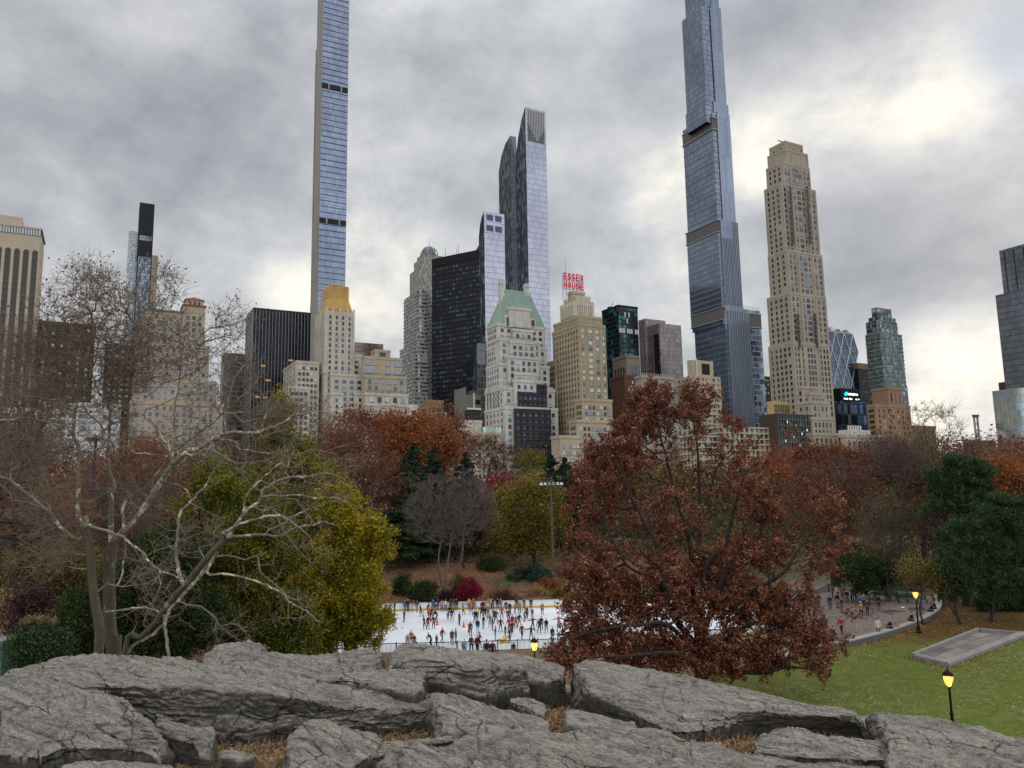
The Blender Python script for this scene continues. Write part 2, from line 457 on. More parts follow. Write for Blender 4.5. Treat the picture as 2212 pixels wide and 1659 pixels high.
# 1b brown block behind the plane tree
B = Bld('apartment_block', 'dark brown brick block behind the bare tree at left', 84, 700, 470)
t = B.tier(None, 84, 205, 695, D=30, m=BRN, cornice=.5); B.windows(t, 'N', du=4.5, dv=3.6, w=1.5, h=1.9, mix='dddp'); B.done()
B = Bld('apartment_block', 'dark brick block with rows of white window frames beside the tan hotel', 228, 748, 455)
t = B.tier(205, 228, 290, 745, m=BRN, cornice=.4); B.windows(t, 'N', du=3.2, dv=3.4, w=1.6, h=1.7, mix='ppd'); B.windows(t, 'E', du=3.2, dv=3.4, w=1.4, h=1.7, mix='pdd'); B.done()
B = Bld('low_building', 'long low white building low down behind the bare tree', 96, 872, 420)
t = B.tier(None, 96, 262, 870, D=24, m=WHT, cornice=.4); B.windows(t, 'N', du=4.6, dv=3.4, w=3.6, h=1.7, mix='sspb'); B.done()
B = Bld('low_building', 'cream building with wide dark windows at the far left edge', -60, 880, 400)
t = B.tier(None, -60, 80, 880, D=20, m=CREAM, cornice=.4); B.windows(t, 'N', du=7.5, dv=4.4, w=4.4, h=3.0, mix='ddb'); B.done()
# 2 slender black tower + neighbours
mo = glassmat('glass_lattice', ['7d8a98', '5f6c7c', '8d98a4', '4c5764'], 1.5, 3.6, .1, .16, '23262b', metal=.6)
B = Bld('slender_tower', 'slender black tower with diagonal bracing rising above the bare tree', 303, 440, 880)
t = B.tier(None, 303, 333.5, 438, D=26, m=mo)
Ht = t.z1 - GZ
blk = mat('black_frame', '17181c', .5, .2)
a = MB(); e = .35
a.box(t.a - e, t.a + t.W + e, t.b - e, t.b + 26, Ht - 66, Ht - 46, blk); a.box(t.a - e, t.a + t.W + e, t.b - e, t.b + 26, Ht - 40, Ht + .5, blk)
for u in (t.a - e, t.a + t.W - .9): a.box(u, u + 1.25, t.b - .5, t.b - .36, 0, Ht, blk)
B.part('frame', a)
a = MB(); z = Ht - 40; fl = 1
while z > 40:
    x0, x1 = (t.a, t.a + t.W) if fl > 0 else (t.a + t.W, t.a)
    a.frustum((x0, t.b - .4, z - 66), (x1, t.b - .4, z), .5, .5, 4, mat('brace', '2c3038', .5)); z -= 66; fl = -fl
B.part('brace', a); B.done('glazing')
B = Bld('glass_tower', 'pale grey glass tower behind the left side of the slender black tower', 279, 500, 930)
t = B.tier(None, 279, 305, 498, D=20, m=glassmat('glass_pale', ['a9b6bd', '95a3ac', 'b6c0c4', '7f909c'], 2, 3.8, .1, .3, '98a0a3', metal=.4))
a = MB()
for k in range(8): a.box(t.a - .2, t.a + t.W + .2, t.b - .3, t.b - .05, t.z1 - GZ - 3 - k * 3.6, t.z1 - GZ - 1.6 - k * 3.6, mat('metal_white', 'b9bcc0', .4))
B.part('louvre', a); B.done('glazing')
B = Bld('office_tower', 'narrow yellowish tower behind the right side of the slender black tower', 328, 552, 940)
t = B.tier(None, 328, 342, 551, D=20, m=TAN2); B.windows(t, 'N', du=2.6, dv=3.5, w=1.2, h=2, mix='sb'); B.done()
# 3 tan hotel with cupola
B = Bld('hotel', 'tan brick hotel with stepped sides and a small red roofed cupola tower', 305, 672, 440)
t = B.tier(292, 305, 397, 671, m=WARM); t0 = t
B.windows(t, 'N', n=6, dv=3.7, w=1.9, h=2.2, mix='bbss', z0=GZ + 55, top=5)
a = MB(); a.box(t.a + 1, t.a + t.W, t.b + .5, t.b + t.D, t.z1 - GZ + .05, t.z1 - GZ + 1.8, mat('green_trim', '4f6a62', .6)); B.part('parapet', a)
t2 = B.tier(390, 396, 444, 660, b=-1.2, m=WARM, D=16); B.windows(t2, 'N', n=3, dv=3.7, w=1.8, h=2.1, mix='bsd', top=6)
t3 = B.tier(397, 402, 440, 646, b=1.2, m=WARM, z0=t2.z1, D=11); B.windows(t3, 'N', n=3, dv=20, w=1.2, h=2.3, top=1, mix='d')
a = MB(); ap = (t3.a + t3.W / 2, t3.b + 5.5, t3.z1 - GZ + 3.0); q = [(t3.a - .7, t3.b - .7), (t3.a + t3.W + .7, t3.b - .7), (t3.a + t3.W + .7, t3.b + 11.7), (t3.a - .7, t3.b + 11.7)]
rr = mat('roof_tile_red', '8a4a3c', .8, var=.2)
for i in range(4):
    p, r = q[i], q[(i + 1) % 4]; a.poly([(*p, t3.z1 - GZ), (*r, t3.z1 - GZ), ap], rr)
a.poly([(*p, t3.z1 - GZ) for p in q[::-1]], rr); B.part('roof', a)
a = MB()
for tt, zz in ((t2, .05), ): a.box(tt.a - .5, tt.a + tt.W + .5, tt.b - .5, tt.b + tt.D, tt.z1 - GZ + zz, tt.z1 - GZ + 1, rr)
B.part('cornice', a)
t4 = B.tier(284, 296, 453, 740, b=-3, m=WARM, cornice=.3); B.windows(t4, 'N', n=11, dv=3.5, w=1.6, h=2.0, mix='bbssd', top=2)
t5 = B.tier(276, 288, 468, 818, b=-6, m=WARM, cornice=.3); B.windows(t5, 'N', n=12, dv=3.5, w=1.6, h=2.0, mix='bbsss', top=2); B.windows(t5, 'E', n=3, dv=3.5, w=1.4, h=2.0, mix='bsd', top=2)
t6 = B.tier(272, 282, 482, 868, b=-8, m=WARM, cornice=.4); B.windows(t6, 'N', n=13, dv=3.5, w=1.6, h=2.0, mix='bss', top=2)
B.done()
B = Bld('office_building', 'grey office slab left of the black office box', 484, 764, 560)
t = B.tier(478, 484, 534, 762, m=glassmat('glass_greyslab', ['3b4046', '51565c', '2c3036'], 1.6, 3.7, .3, .35, '6f6a63', metal=.3)); B.done()
# 4 black office box
bx = glassmat('glass_blackbox', ['14161c', '1c2029', '262c37', '10131a'], 1.6, 3.9, .06, .22, '11131a', metal=.1, rough=.18)
B = Bld('office_building', 'black glass office box with thin white vertical fins', 547, 668, 520)
t = B.tier(532, 547, 672, 667.6, m=bx)
B.piers(t, 'N', 18, mat('fin_white', 'a4a8b0', .5), wd=.17, out=.22); B.piers(t, 'E', 8, mat('fin_white', 'a4a8b0', .5), wd=.14, out=.2)
B.piers(t, 'N', 6, mat('black_frame', '17181c', .5, .2), wd=1.8, out=.15)
a = MB()
for i, (u, z) in enumerate([(.08, 62), (.2, 62), (.24, 50), (.7, 52), (.9, 50), (.93, 50), (.62, 35), (.15, 40)]):
    a.box(t.a + t.W * u, t.a + t.W * u + 3.2, t.b - .32, t.b - .02, t.z1 - GZ - z, t.z1 - GZ - z + 1.1, M_LIT)
tag(B.part('lit_window', a), kind='stuff')
a = MB(); a.box(t.a, t.a + t.W, t.b, t.b + t.D, t.z1 - GZ + .02, t.z1 - GZ + 1.2, blk); B.part('parapet', a)
B.done('glazing')
# 5 super slender glass tower with bronze side
STN = glassmat('glass_blue', ['7f8a9d', '7b869a', '848fa2', '77829a'], 2.2, 5.4, .05, .04, '3a4658', metal=.78, rough=.1)
BRZ = glassmat('bronze_terracotta', ['766e60', '625d54', '8a8070', '5b6066'], 1.1, 60, .3, .0, '8f8674', metal=.3, rough=.35)
B = Bld('skyscraper', 'very slender blue glass skyscraper with a bronze side, cut by the top edge at left', 696, 10, 600)
zt = 480.0; p0 = B.hit(686.3, 650, b=0)
a0 = p0[0]; Wn = B.hit(745.5, 650, b=0)[0] - a0
t = Tier(); t.a, t.b, t.z0, t.z1, t.W = a0, 0, GZ, zt, Wn
def depth_at(px, py): return B.hit(px, py, a=a0)[1]
steps = [(690, 0), (685.0, 60), (682, 110), (681, 140), (680, 207), (677.5, 310), (676, 480), (672, 600), (670, 660)]
dd = []
for (px, py) in steps[1:]:
    d_ = depth_at(px, py); dd.append((d_, B.hit(px, py, a=a0)[2]))
dd = sorted(dd); zs = [zt] + [z for _, z in dd]
for i, (d_, z) in enumerate(dd):
    m_ = MB()
    zlo = GZ if i == 0 else GZ; 
    y0 = 0 if i == 0 else dd[i - 1][0]
    top = z if i else zt
    for (A, Bq) in (((a0, y0), (a0, d_)),):
        B.mb.poly([(a0, d_, 0), (a0, y0, 0), (a0, y0, top - GZ), (a0, d_, top - GZ)], BRZ, [(d_, 0), (y0, 0), (y0, top - GZ), (d_, top - GZ)])
    B.mb.poly([(a0 + Wn, y0, 0), (a0 + Wn, d_, 0), (a0 + Wn, d_, top - GZ), (a0 + Wn, y0, top - GZ)], BRZ)
    B.mb.poly([(a0, y0, top - GZ), (a0 + Wn, y0, top - GZ), (a0 + Wn, d_, top - GZ), (a0, d_, top - GZ)], M_ROOF)
    B.mb.poly([(a0 + Wn, d_, 0), (a0, d_, 0), (a0, d_, top - GZ), (a0 + Wn, d_, top - GZ)], BRZ)
B.mb.poly([(a0, 0, 0), (a0 + Wn, 0, 0), (a0 + Wn, 0, zt - GZ), (a0, 0, zt - GZ)], STN, [(0, 0), (Wn, 0), (Wn, zt - GZ), (0, zt - GZ)])
a = MB()
zl = B.hit(690, 640, b=0)[2]; fh = 5.05
k = 0
while zl + k * fh < zt - 2: 
    z = zl + k * fh - GZ; a.box(a0 + .3, a0 + Wn - .3, -.28, -.02, z, z + .42, mat('floor_edge', '2b3442', .5)); k += 1
tag(B.part('floor_edge', a), kind='stuff')
for py in (178, 470):
    a = MB(); zz = B.hit(696, py, b=0)[2] - GZ; zz2 = B.hit(696, py + 11.5, b=0)[2] - GZ
    a.box(a0 + .1, a0 + Wn - .1, -.4, -.3, zz2, zz, mat('mech_band_dark', '17161a', .6))
    for u in (.25, .72): a.box(a0 + Wn * u, a0 + Wn * u + .9, -.48, -.41, zz2, zz, mat('mech_pale', 'b0a58c', .6))
    B.part('mechanical_band', a)
B.done('glazing')
# 6 cream tower with gilded crown
B = Bld('apartment_tower', 'cream stepped apartment tower topped by a golden crown', 703, 672, 490)
t = B.tier(683, 703, 766, 670, m=CREAM)
B.windows(t, 'N', n=4, dv=3.75, w=1.4, h=2.1, mix='bbdd', top=3); B.windows(t, 'E', n=5, dv=3.75, w=1.2, h=2.0, mix='dbd', top=3)
B.piers(t, 'N', 4, CREAM, wd=1.3, out=.7, z0=t.z1 - 42, zt=t.z1 + 2); B.piers(t, 'E', 6, CREAM, wd=1.0, out=.6, z0=t.z1 - 42, zt=t.z1 + 1.5)
Ht = t.z1 - GZ; cx, cy = t.a + t.W / 2, t.b + t.D / 2
zc0 = B.hit(735, 652, b=cy)[2] - GZ; zc1 = B.hit(735, 638, b=cy)[2] - GZ; zc2 = B.hit(735, 621, b=cy)[2] - GZ
a = MB(); hw, hd = t.W / 2 - 1, t.D / 2 - 1; gw = t.W * .36; gd = t.D * .36
def ring(hw, hd, ch): return [(cx - hw + ch, cy - hd), (cx + hw - ch, cy - hd), (cx + hw, cy - hd + ch), (cx + hw, cy + hd - ch), (cx + hw - ch, cy + hd), (cx - hw + ch, cy + hd), (cx - hw, cy + hd - ch), (cx - hw, cy - hd + ch)]
prev = None
for (hw_, hd_, ch, z) in ((hw, hd, .3, Ht), (hw * .98, hd * .98, 1, Ht + 2.5), (gw, gd, 1.6, zc0), (gw * .98, gd * .98, 1.6, zc1 + 1)):
    rg = [(x, y, z) for x, y in ring(hw_, hd_, ch)]
    if prev:
        for i in range(8): j = (i + 1) % 8; a.poly([prev[i], prev[j], rg[j], rg[i]], GOLD)
    prev = rg
a.poly(prev, GOLD)
B.part('crown', a)
for i, (ux, uy) in enumerate([(-1, -1), (-.33, -1), (.33, -1), (1, -1), (1, 0), (-1, 0), (1, 1), (-1, 1), (0, 1)]):
    a = MB(); X, Y_ = cx + ux * (gw - 1.4), cy + uy * (gd - 1.4); hgt = zc2 + (0 if i % 2 == 0 else -1.5)
    a.prism([(X + 1.5 * math.cos(k * math.pi / 4 + .39), Y_ + 1.5 * math.sin(k * math.pi / 4 + .39)) for k in range(8)], Ht + 3, hgt, GOLD)
    B.part('crown_flute', a)
t2 = B.tier(612, 640, 690, 781, b=5, m=CREAM, cornice=.25); B.windows(t2, 'N', n=5, dv=3.75, w=1.8, h=1.9, mix='dbdp', top=3, margin=1); B.windows(t2, 'E', n=4, dv=3.75, w=1.3, h=1.9, mix='dbd', top=3)
t3 = B.tier(596, 622, 670, 836, b=2, m=CREAM, cornice=.25); B.windows(t3, 'N', n=4, dv=3.75, w=2.2, h=1.9, mix='dbds', top=3)
t4 = B.tier(737, 742, 782, 766, b=2, m=CREAM, cornice=.3); B.windows(t4, 'N', n=2, dv=3.75, w=2.6, h=1.9, mix='bbs', top=3)
t5 = B.tier(696, 715, 788, 808, b=-4, m=CREAM, cornice=.3); B.windows(t5, 'N', n=4, dv=3.75, w=2.6, h=1.9, mix='bbs', top=3.5); B.windows(t5, 'E', n=3, dv=3.75, w=1.3, h=1.9, mix='dbd', top=3)
t6 = B.tier(694, 714, 742, 850, b=-7, m=CREAM, cornice=.3); B.windows(t6, 'N', n=1, dv=4, w=1.6, h=2.1, mix='bd', top=3)
t6 = B.tier(764, 766, 790, 850, b=-7, m=CREAM, cornice=.3, D=6); B.windows(t6, 'N', n=1, dv=4, w=1.6, h=2.1, mix='bd', top=3)
B.done()
# 7 tan stepped building to its right
B = Bld('apartment_building', 'tan apartment building with glazed terraces right of the golden crowned tower', 786, 772, 488)
t = B.tier(781, 786, 869, 771, b=3, m=TAN2, cornice=.25); B.windows(t, 'N', cols=[(.12, 5), (.3, 1.5), (.62, 3.6), (.88, 5)], dv=5.4, h=3.2, mix='ss', top=2)
t1 = B.tier(806, 810, 843, 757, b=5, m=TAN2, D=9, cornice=.2); B.windows(t1, 'N', n=1, dv=30, w=4.5, h=3.4, mix='d', top=.2)
t2 = B.tier(784, 788, 878, 812, b=-1, m=TAN2, cornice=.3); B.windows(t2, 'N', n=6, dv=4.0, w=2.2, h=2.5, mix='ssb', top=2)
t3 = B.tier(786, 790, 882, 850, b=-3.5, m=CREAM, cornice=.35); B.windows(t3, 'N', n=5, dv=5.4, w=2.8, h=3.2, mix='spd', top=2)
t4 = B.tier(787, 791, 885, 873, b=-5, m=CREAM, cornice=.6); B.windows(t4, 'N', n=8, dv=4.2, w=1.8, h=2.6, mix='sbp', top=2)
B.piers(t4, 'N', 16, CREAM, wd=.5, out=.5)
a = MB()
for tt in (t2, t3):
    for i in range(int(tt.W / 1.2)): a.box(tt.a + i * 1.2, tt.a + i * 1.2 + .12, tt.b - .3, tt.b - .2, tt.z1 - GZ + .8, tt.z1 - GZ + 2, M_STEEL)
    a.box(tt.a, tt.a + tt.W, tt.b - .3, tt.b - .2, tt.z1 - GZ + 2.0, tt.z1 - GZ + 2.12, M_STEEL)
B.part('railing', a); B.done()
B = Bld('low_building', 'small white building between the tan apartment building and the brown penthouse block', 884, 878, 470)
t = B.tier(881, 884, 902, 877, m=WHT, cornice=.2); B.windows(t, 'N', n=1, dv=4, w=2.6, h=2.8, mix='d'); B.done()
# 8 reddish glass behind
B = Bld('office_building', 'flat topped reddish glass office block seen above the tan apartment building', 770, 740, 640)
t = B.tier(766, 768, 828, 739, m=glassmat('glass_red', ['7d6f70', '8a7a78', '6a6468'], 2.2, 4.0, .12, .2, '7a4f48', metal=.45)); B.done('glazing')
# 9 rounded residential tower with domed neighbour
RT = glassmat('glass_rounded', ['9aa09f', '6e7474', '383c40', '24282c', 'aeb2ae'], 1.9, 3.3, .08, .34, '8f8c84', spand='8e8b84', metal=.35)
B = Bld('apartment_tower', 'grey apartment tower with rounded corners and striped balconies', 905, 628, 640)
t = B.tier(870, 905, 912, 626, m=RT, draw=False)
def rounded(a0, b0, W_, D_, r, n=5):
    pts = []
    for cx_, cy_, s0 in ((a0 + W_ - r, b0 + r, -90), (a0 + W_ - r, b0 + D_ - r, 0), (a0 + r, b0 + D_ - r, 90), (a0 + r, b0 + r, 180)):
        for k in range(n + 1): an = R(s0 + 90 * k / n); pts.append((cx_ + r * math.cos(an), cy_ + r * math.sin(an)))
    return pts
B.mb.prism(rounded(t.a, t.b, t.W + 6, t.D, 4), 0, t.z1 - GZ, RT, M_ROOF)
zb = B.hit(880, 740, b=0)[2] - GZ
B.mb.prism(rounded(t.a - 2.5, t.b - 1.5, t.W + 9, t.D + 5, 4), 0, zb, RT, M_ROOF)
a = MB()
z = t.z1 - GZ - 4
while z > 30:
    e = .25 if z > zb else 0
    q = rounded(t.a - .3, t.b - .3, t.W + 6.6, t.D + .6, 4) if z > zb else rounded(t.a - 2.8, t.b - 1.8, t.W + 9.6, t.D + 5.6, 4)
    a.prism(q, z, z + 1.0, mat('balcony_band', '96938b', .8), cap=False); z -= 3.3
tag(B.part('balcony_band', a), kind='stuff'); B.done('glazing')
B = Bld('office_tower', 'pale stone and glass tower with a ribbed dome on top', 915, 580, 700)
DT = glassmat('glass_domed', ['8d9493', '5d6365', '787e7e', '454a4d'], 1.6, 3.6, .3, .3, '918a7c', metal=.3)
t = B.tier(896, 906, 934, 577, m=DT, D=26); t2 = B.tier(902, 912, 945, 556, b=2, m=DT, D=22)
t3 = B.tier(907, 914, 946, 548, b=3, m=DT, D=16, Wd=20)
dc = Vector(B.hit(927, 552, b=12)); rad = (B.hit(944, 552, b=12)[0] - B.hit(910, 552, b=12)[0]) / 2
a = MB(); hh = B.hit(927, 534, b=12)[2] - dc.z
a.lathe((dc.x, dc.y, dc.z - GZ - 5), [(rad, 0), (rad, 5)] + [(rad * math.cos(k * math.pi / 16), 5 + hh * math.sin(k * math.pi / 16)) for k in range(1, 9)], 24, mat('dome_glass', '56646a', .2, .5, .6)); B.part('dome', a)
for k in range(8):
    a = MB(); an = k * math.pi / 4 + .2
    pr = [(dc.x + (rad * math.cos(j * math.pi / 16) + .25) * math.cos(an), dc.y + (rad * math.cos(j * math.pi / 16) + .25) * math.sin(an), dc.z - GZ + (hh + .2) * math.sin(j * math.pi / 16)) for j in range(9)]
    for p_, q_ in zip(pr, pr[1:]): a.frustum(p_, q_, .55, .55, 4, mat('dome_rib', 'b5b0a2', .7))
    B.part('dome_rib', a)
a = MB(); a.frustum((dc.x, dc.y, dc.z - GZ + hh), (dc.x, dc.y, dc.z - GZ + hh + 9), .25, .1, 4, M_STEEL); B.part('antenna', a)
B.done('glazing')
# 10 black tower
BK = glassmat('glass_black', ['12151b', '1b212b', '2b3340', '0f1217', '414b59'], 3.4, 3.9, .28, .5, '0b0c10', metal=.08, rough=.18)
B = Bld('office_tower', 'wide black office tower between the domed tower and the lilac glass skyscraper', 933, 560, 640, rot=R(-30))
t = B.tier(None, 933, 1038, 560, D=40, m=BK)
a = MB(); a.box(t.a, t.a + t.W, t.b - .4, t.b, t.z1 - GZ - 7, t.z1 - GZ, mat('black_louvre', '121316', .7)); B.part('parapet', a)
for k, (u, h) in enumerate([(.24, 9), (.48, 7), (.52, 9)]):
    a = MB(); a.frustum((t.a + t.W * u, t.b + 3, t.z1 - GZ), (t.a + t.W * u, t.b + 3, t.z1 - GZ + h), .22, .12, 4, M_STEEL); B.part('antenna', a)
B.done('glazing')
B = Bld('office_tower', 'brown slanted roof just above the black office tower', 1052, 528, 760)
t = B.tier(1012, 1040, 1062, 549, m=BRN, draw=False)
rf = mat('slant_roof', '5b5148', .8)
p = [(t.a, t.b), (t.a + 30, t.b), (t.a + 30, t.b + t.D), (t.a, t.b + t.D)]; z1 = t.z1 - GZ; zh = z1 + 14
B.mb.prism(p, 0, z1, rf, rf)
B.mb.poly([(*p[0], zh), (*p[1], zh), (*p[1], z1), (*p[0], z1)][::-1], rf); B.mb.poly([(*p[0], zh), (*p[0], z1), (*p[3], z1)], rf); B.mb.poly([(*p[1], z1), (*p[1], zh), (*p[2], z1)], rf); B.mb.poly([(*p[0], zh), (*p[3], z1), (*p[2], z1), (*p[1], zh)], rf)
B.done('roof')
# 11 blue glass skyscraper with curved top
LIL = glassmat('glass_lilac', ['9a9eae', '9fa3b3', '9498a9', 'a3a7b6'], 1.5, 4.2, .07, .10, '8c909f', metal=.72, rough=.12)
PIX = glassmat('glass_pixel', ['1d2530', '151c26', '252e39', '1a222c', '44525e', '1a222c', '6a7884', '181f29'], 1.1, 4.2, .0, .0, '202830', metal=.18, rough=.12)
B = Bld('skyscraper', 'lilac glass skyscraper with dark pixelated side and sloping top in the middle', 1142, 600, 545)
def o57(xr_, xc_, xl_, yref, ytopc, back, tm=LIL, sm=PIX, b=0.0, prof=None):
    a0, b0, _ = B.hit(xc_, yref, b=b); W_ = B.hit(xr_, yref, b=b)[0] - a0; D_ = B.hit(xl_, yref, a=a0)[1] - b0
    z1 = B.hit(xc_, ytopc, b=b)[2] - GZ
    prof = prof or [(1, 0)]
    top = [(0, z1)] + [(f * D_, z1 - dz) for f, dz in prof]
    n = len(top)
    side = [(a0, b0 + y, z) for y, z in top]
    B.mb.poly([(a0, b0, 0)] + side + [(a0, b0 + D_, 0)], sm, [(0, 0)] + [(y, z) for y, z in top] + [(D_, 0)])
    B.mb.poly(([(a0 + W_, b0, 0)] + [(a0 + W_, b0 + y, z) for y, z in top] + [(a0 + W_, b0 + D_, 0)])[::-1], sm, ([(0, 0)] + [(y, z) for y, z in top] + [(D_, 0)])[::-1])
    B.mb.poly([(a0, b0, 0), (a0 + W_, b0, 0), (a0 + W_, b0, z1), (a0, b0, z1)], tm, [(0, 0), (W_, 0), (W_, z1), (0, z1)])
    for (y0, z0), (y1, z1_) in zip(top, top[1:]): B.mb.poly([(a0, b0 + y0, z0), (a0 + W_, b0 + y0, z0), (a0 + W_, b0 + y1, z1_), (a0, b0 + y1, z1_)], tm)
    B.mb.poly([(a0 + W_, b0 + D_, 0), (a0, b0 + D_, 0), (a0, b0 + D_, top[-1][1]), (a0 + W_, b0 + D_, top[-1][1])], sm)
    return a0, b0, W_, D_, z1
m1 = o57(1187, 1142, 1113, 600, 232, 0, prof=[(.3, 8), (.55, 18), (.8, 34), (1, 52)])
m2 = o57(1120, 1107, 1080, 560, 294, 0, b=m1[3] - 4, prof=[(.4, 3), (.75, 10), (1, 22)])
m3 = o57(1092, 1047.5, 1035.5, 620, 456, 0, b=4.0, prof=[(.4, 3), (.75, 8), (1, 17)])
a = MB(); a0, b0, W_, D_, z1 = m1; z2 = B.hit(1145, 305, b=0)[2] - GZ
fm = mat('crown_fin', 'b4b5b8', .5)
a.box(a0 + W_ * .1, a0 + W_ * .92, b0 - .1, b0 - .02, z2, z1 - 2, mat('crown_recess', '62656a', .6))
n = 11
for i in range(n):
    u = a0 + W_ * (.11 + .8 * i / (n - 1)); edge = abs(i - n / 2) / (n / 2)
    a.box(u - .3, u + .3, b0 - .4, b0 - .12, z2 + edge * 14, z1 - 2.2, fm)
tag(B.part('crown_fin', a), kind='stuff')
a = MB(); a0, b0, W_, D_, z1 = m3
for i in range(2):
    for j in range(2):
        a = MB(); a.box(a0 + W_ * (.12 + .42 * i), a0 + W_ * (.44 + .42 * i), b0 - .15, b0 - .02, z1 - 6.5 - 8 * j, z1 - 2 - 8 * j, mat('opening_dark', '4a5670', .4)); B.part('window', a)
p5 = o57(1048.5, 1031, 1016, 800, 741, 0, b=-8, prof=[(.25, 6), (.55, 22), (.8, 40), (1, 70)], tm=glassmat('glass_podium', ['c4c6da', 'b8bad0'], 3, 6, .1, .08, '5c6384', metal=.7))
a = MB(); a0, b0, W_, D_, z1 = p5; zz = B.hit(1034, 787, b=-8)[2] - GZ; a.box(a0 + .01, a0 + W_, b0 - .35, b0 - .02, 0, zz, glassmat('glass_podium_dark', ['5d6166', '4a4e54', '6d7074'], 2, 4.5, .15, .25, '6b6b6b', metal=.3)); B.part('lower_glazing', a)
B.done('glazing')
# 12 grey stone building with copper roof
B = Bld('apartment_tower', 'grey stone stepped tower with a steep green copper roof and two chimneys', 1074, 700, 470)
t = B.tier(1051, 1074, 1177, 700, m=GREYST, cornice=.4)
B.windows(t, 'N', n=7, dv=3.9, w=2.0, h=2.1, mix='bdsd', top=2.5); B.windows(t, 'E', n=5, dv=3.9, w=1.3, h=2.0, mix='ddb', top=2.5)
Ht = t.z1 - GZ
zr = B.hit(1115, 629, b=t.b + t.D * .5)[2] - GZ
r0 = B.hit(1091, 629, b=t.b + t.D * .5)[0]; r1 = B.hit(1141, 632, b=t.b + t.D * .5)[0]
a = MB(); z0 = Ht + .9; q = [(t.a, t.b), (t.a + t.W, t.b), (t.a + t.W, t.b + t.D), (t.a, t.b + t.D)]; y0, y1 = t.b + t.D * .4, t.b + t.D * .6
rt = [(r0, y0), (r1, y0), (r1, y1), (r0, y1)]
for i in range(4):
    j = (i + 1) % 4; a.poly([(*q[i], z0), (*q[j], z0), (*rt[j], zr), (*rt[i], zr)], COPPER)
a.poly([(*p, zr) for p in rt], COPPER)
for i in range(20):       # standing seams
    f = (i + .5) / 20; p_ = Vector((t.a + t.W * f, t.b - .05, z0)); q_ = Vector((r0 + (r1 - r0) * f, y0 - .05, zr)); a.frustum(p_, q_, .16, .16, 3, COPPER)
for i in range(9):
    f = (i + .5) / 9; p_ = Vector((t.a - .05, t.b + t.D * f, z0)); q_ = Vector((r0 - .05, y0 + (y1 - y0) * f, zr)); a.frustum(p_, q_, .16, .16, 3, COPPER)
B.part('roof', a)
for (px0, px1, py, bb) in ((1080.6, 1089, 605, t.D * .35), (1135, 1143, 612, t.D * .35)):
    a = MB(); x0, _, z_ = B.hit(px0, py, b=bb); x1 = B.hit(px1, py, b=bb)[0]; a.box(x0, x1 , bb, bb + 3, Ht + 4, z_ - GZ, GREYST); a.box(x0 - .3, x1 + .3, bb - .3, bb + 3.3, z_ - GZ - 2.4, z_ - GZ - 1.6, GREYST, bottom=True); B.part('chimney', a)
# big gable and two dormers
def dormer(x0, x1, yb, yt, bb, dp, arch=True):
    a = MB(); u0, _, zt_ = B.hit(x0, yt, b=bb); u1 = B.hit(x1, yt, b=bb)[0]; zb_ = B.hit(x0, yb, b=bb)[2] - GZ; zt_ -= GZ
    if arch:
        r = (u1 - u0) / 2; pts = [(u0, zb_), (u1, zb_)] + [(u0 + r + r * math.cos(k * math.pi / 8), zt_ - r + r * math.sin(k * math.pi / 8)) for k in range(9)]
        a.poly([(x, bb, z) for x, z in pts], GREYST)
        for i in range(len(pts)):
            p_, q_ = pts[i], pts[(i + 1) % len(pts)]; a.poly([(p_[0], bb, p_[1]), (p_[0], bb + dp, p_[1]), (q_[0], bb + dp, q_[1]), (q_[0], bb, q_[1])], GREYST)
    else:
        a.box(u0, u1, bb, bb + dp, zb_, zt_ - 1.5, GREYST); a.box(u0 - .4, u1 + .4, bb - .4, bb + dp, zt_ - 1.49, zt_, GREYST, bottom=True)
    o = B.part('dormer', a)
    if arch:
        g = MB(); g.box(u0 + .9, u1 - .9, bb - .12, bb - .02, zb_ + .5, zt_ - 1.6, M_DARKWIN); g.obj('window', o)
    return o
dormer(1100, 1145, 706, 663, -.8, 9, False); dormer(1091, 1101, 706, 679, -.6, 6); dormer(1145, 1157, 706, 686, -.6, 6)
def stage(xl, xc, xr, yt, b, n, side=True, w_=2.1, cols=None):
    tt = B.tier(xl, xc, xr, yt, b=b, m=GREYST, cornice=.3)
    B.windows(tt, 'N', n=n, cols=cols, dv=3.9, w=w_, h=2.2, mix='bbsdp', top=2.5)
    if side: B.windows(tt, 'E', n=5, dv=3.9, w=1.3, h=2.0, mix='ddb', top=2.5)
    b_ = MB()
    for i in range(int(tt.W / 1.5)): b_.box(tt.a + i * 1.5, tt.a + i * 1.5 + .1, tt.b - .1, tt.b, tt.z1 - GZ + .8, tt.z1 - GZ + 2, M_STEEL)
    b_.box(tt.a, tt.a + tt.W, tt.b - .12, tt.b - .02, tt.z1 - GZ + 2.0, tt.z1 - GZ + 2.1, M_STEEL)
    B.part('railing', b_)
    return tt
stage(1106, 1108, 1152, 712, -2, 3, False)
stage(1070, 1078, 1168, 732, -4, 6, False)
stage(1098, 1102, 1158, 737, -6.5, 4, False)
stage(1051, 1078, 1181, 745, -3, 7)
stage(1090, 1097, 1164, 770, -8.5, 5, False)
stage(1050, 1079, 1187, 786, -6, 7)
stage(1110, 1112, 1161, 806, -11.5, 3, False)
stage(1049, 1082, 1193, 833, -9, 8)
te = stage(1048, 1088, 1198, 838, -12.5, 8)
stage(1107, 1110, 1172, 822, -14, 4, False)
tb = stage(1047, 1090, 1205, 880, -15, 8)
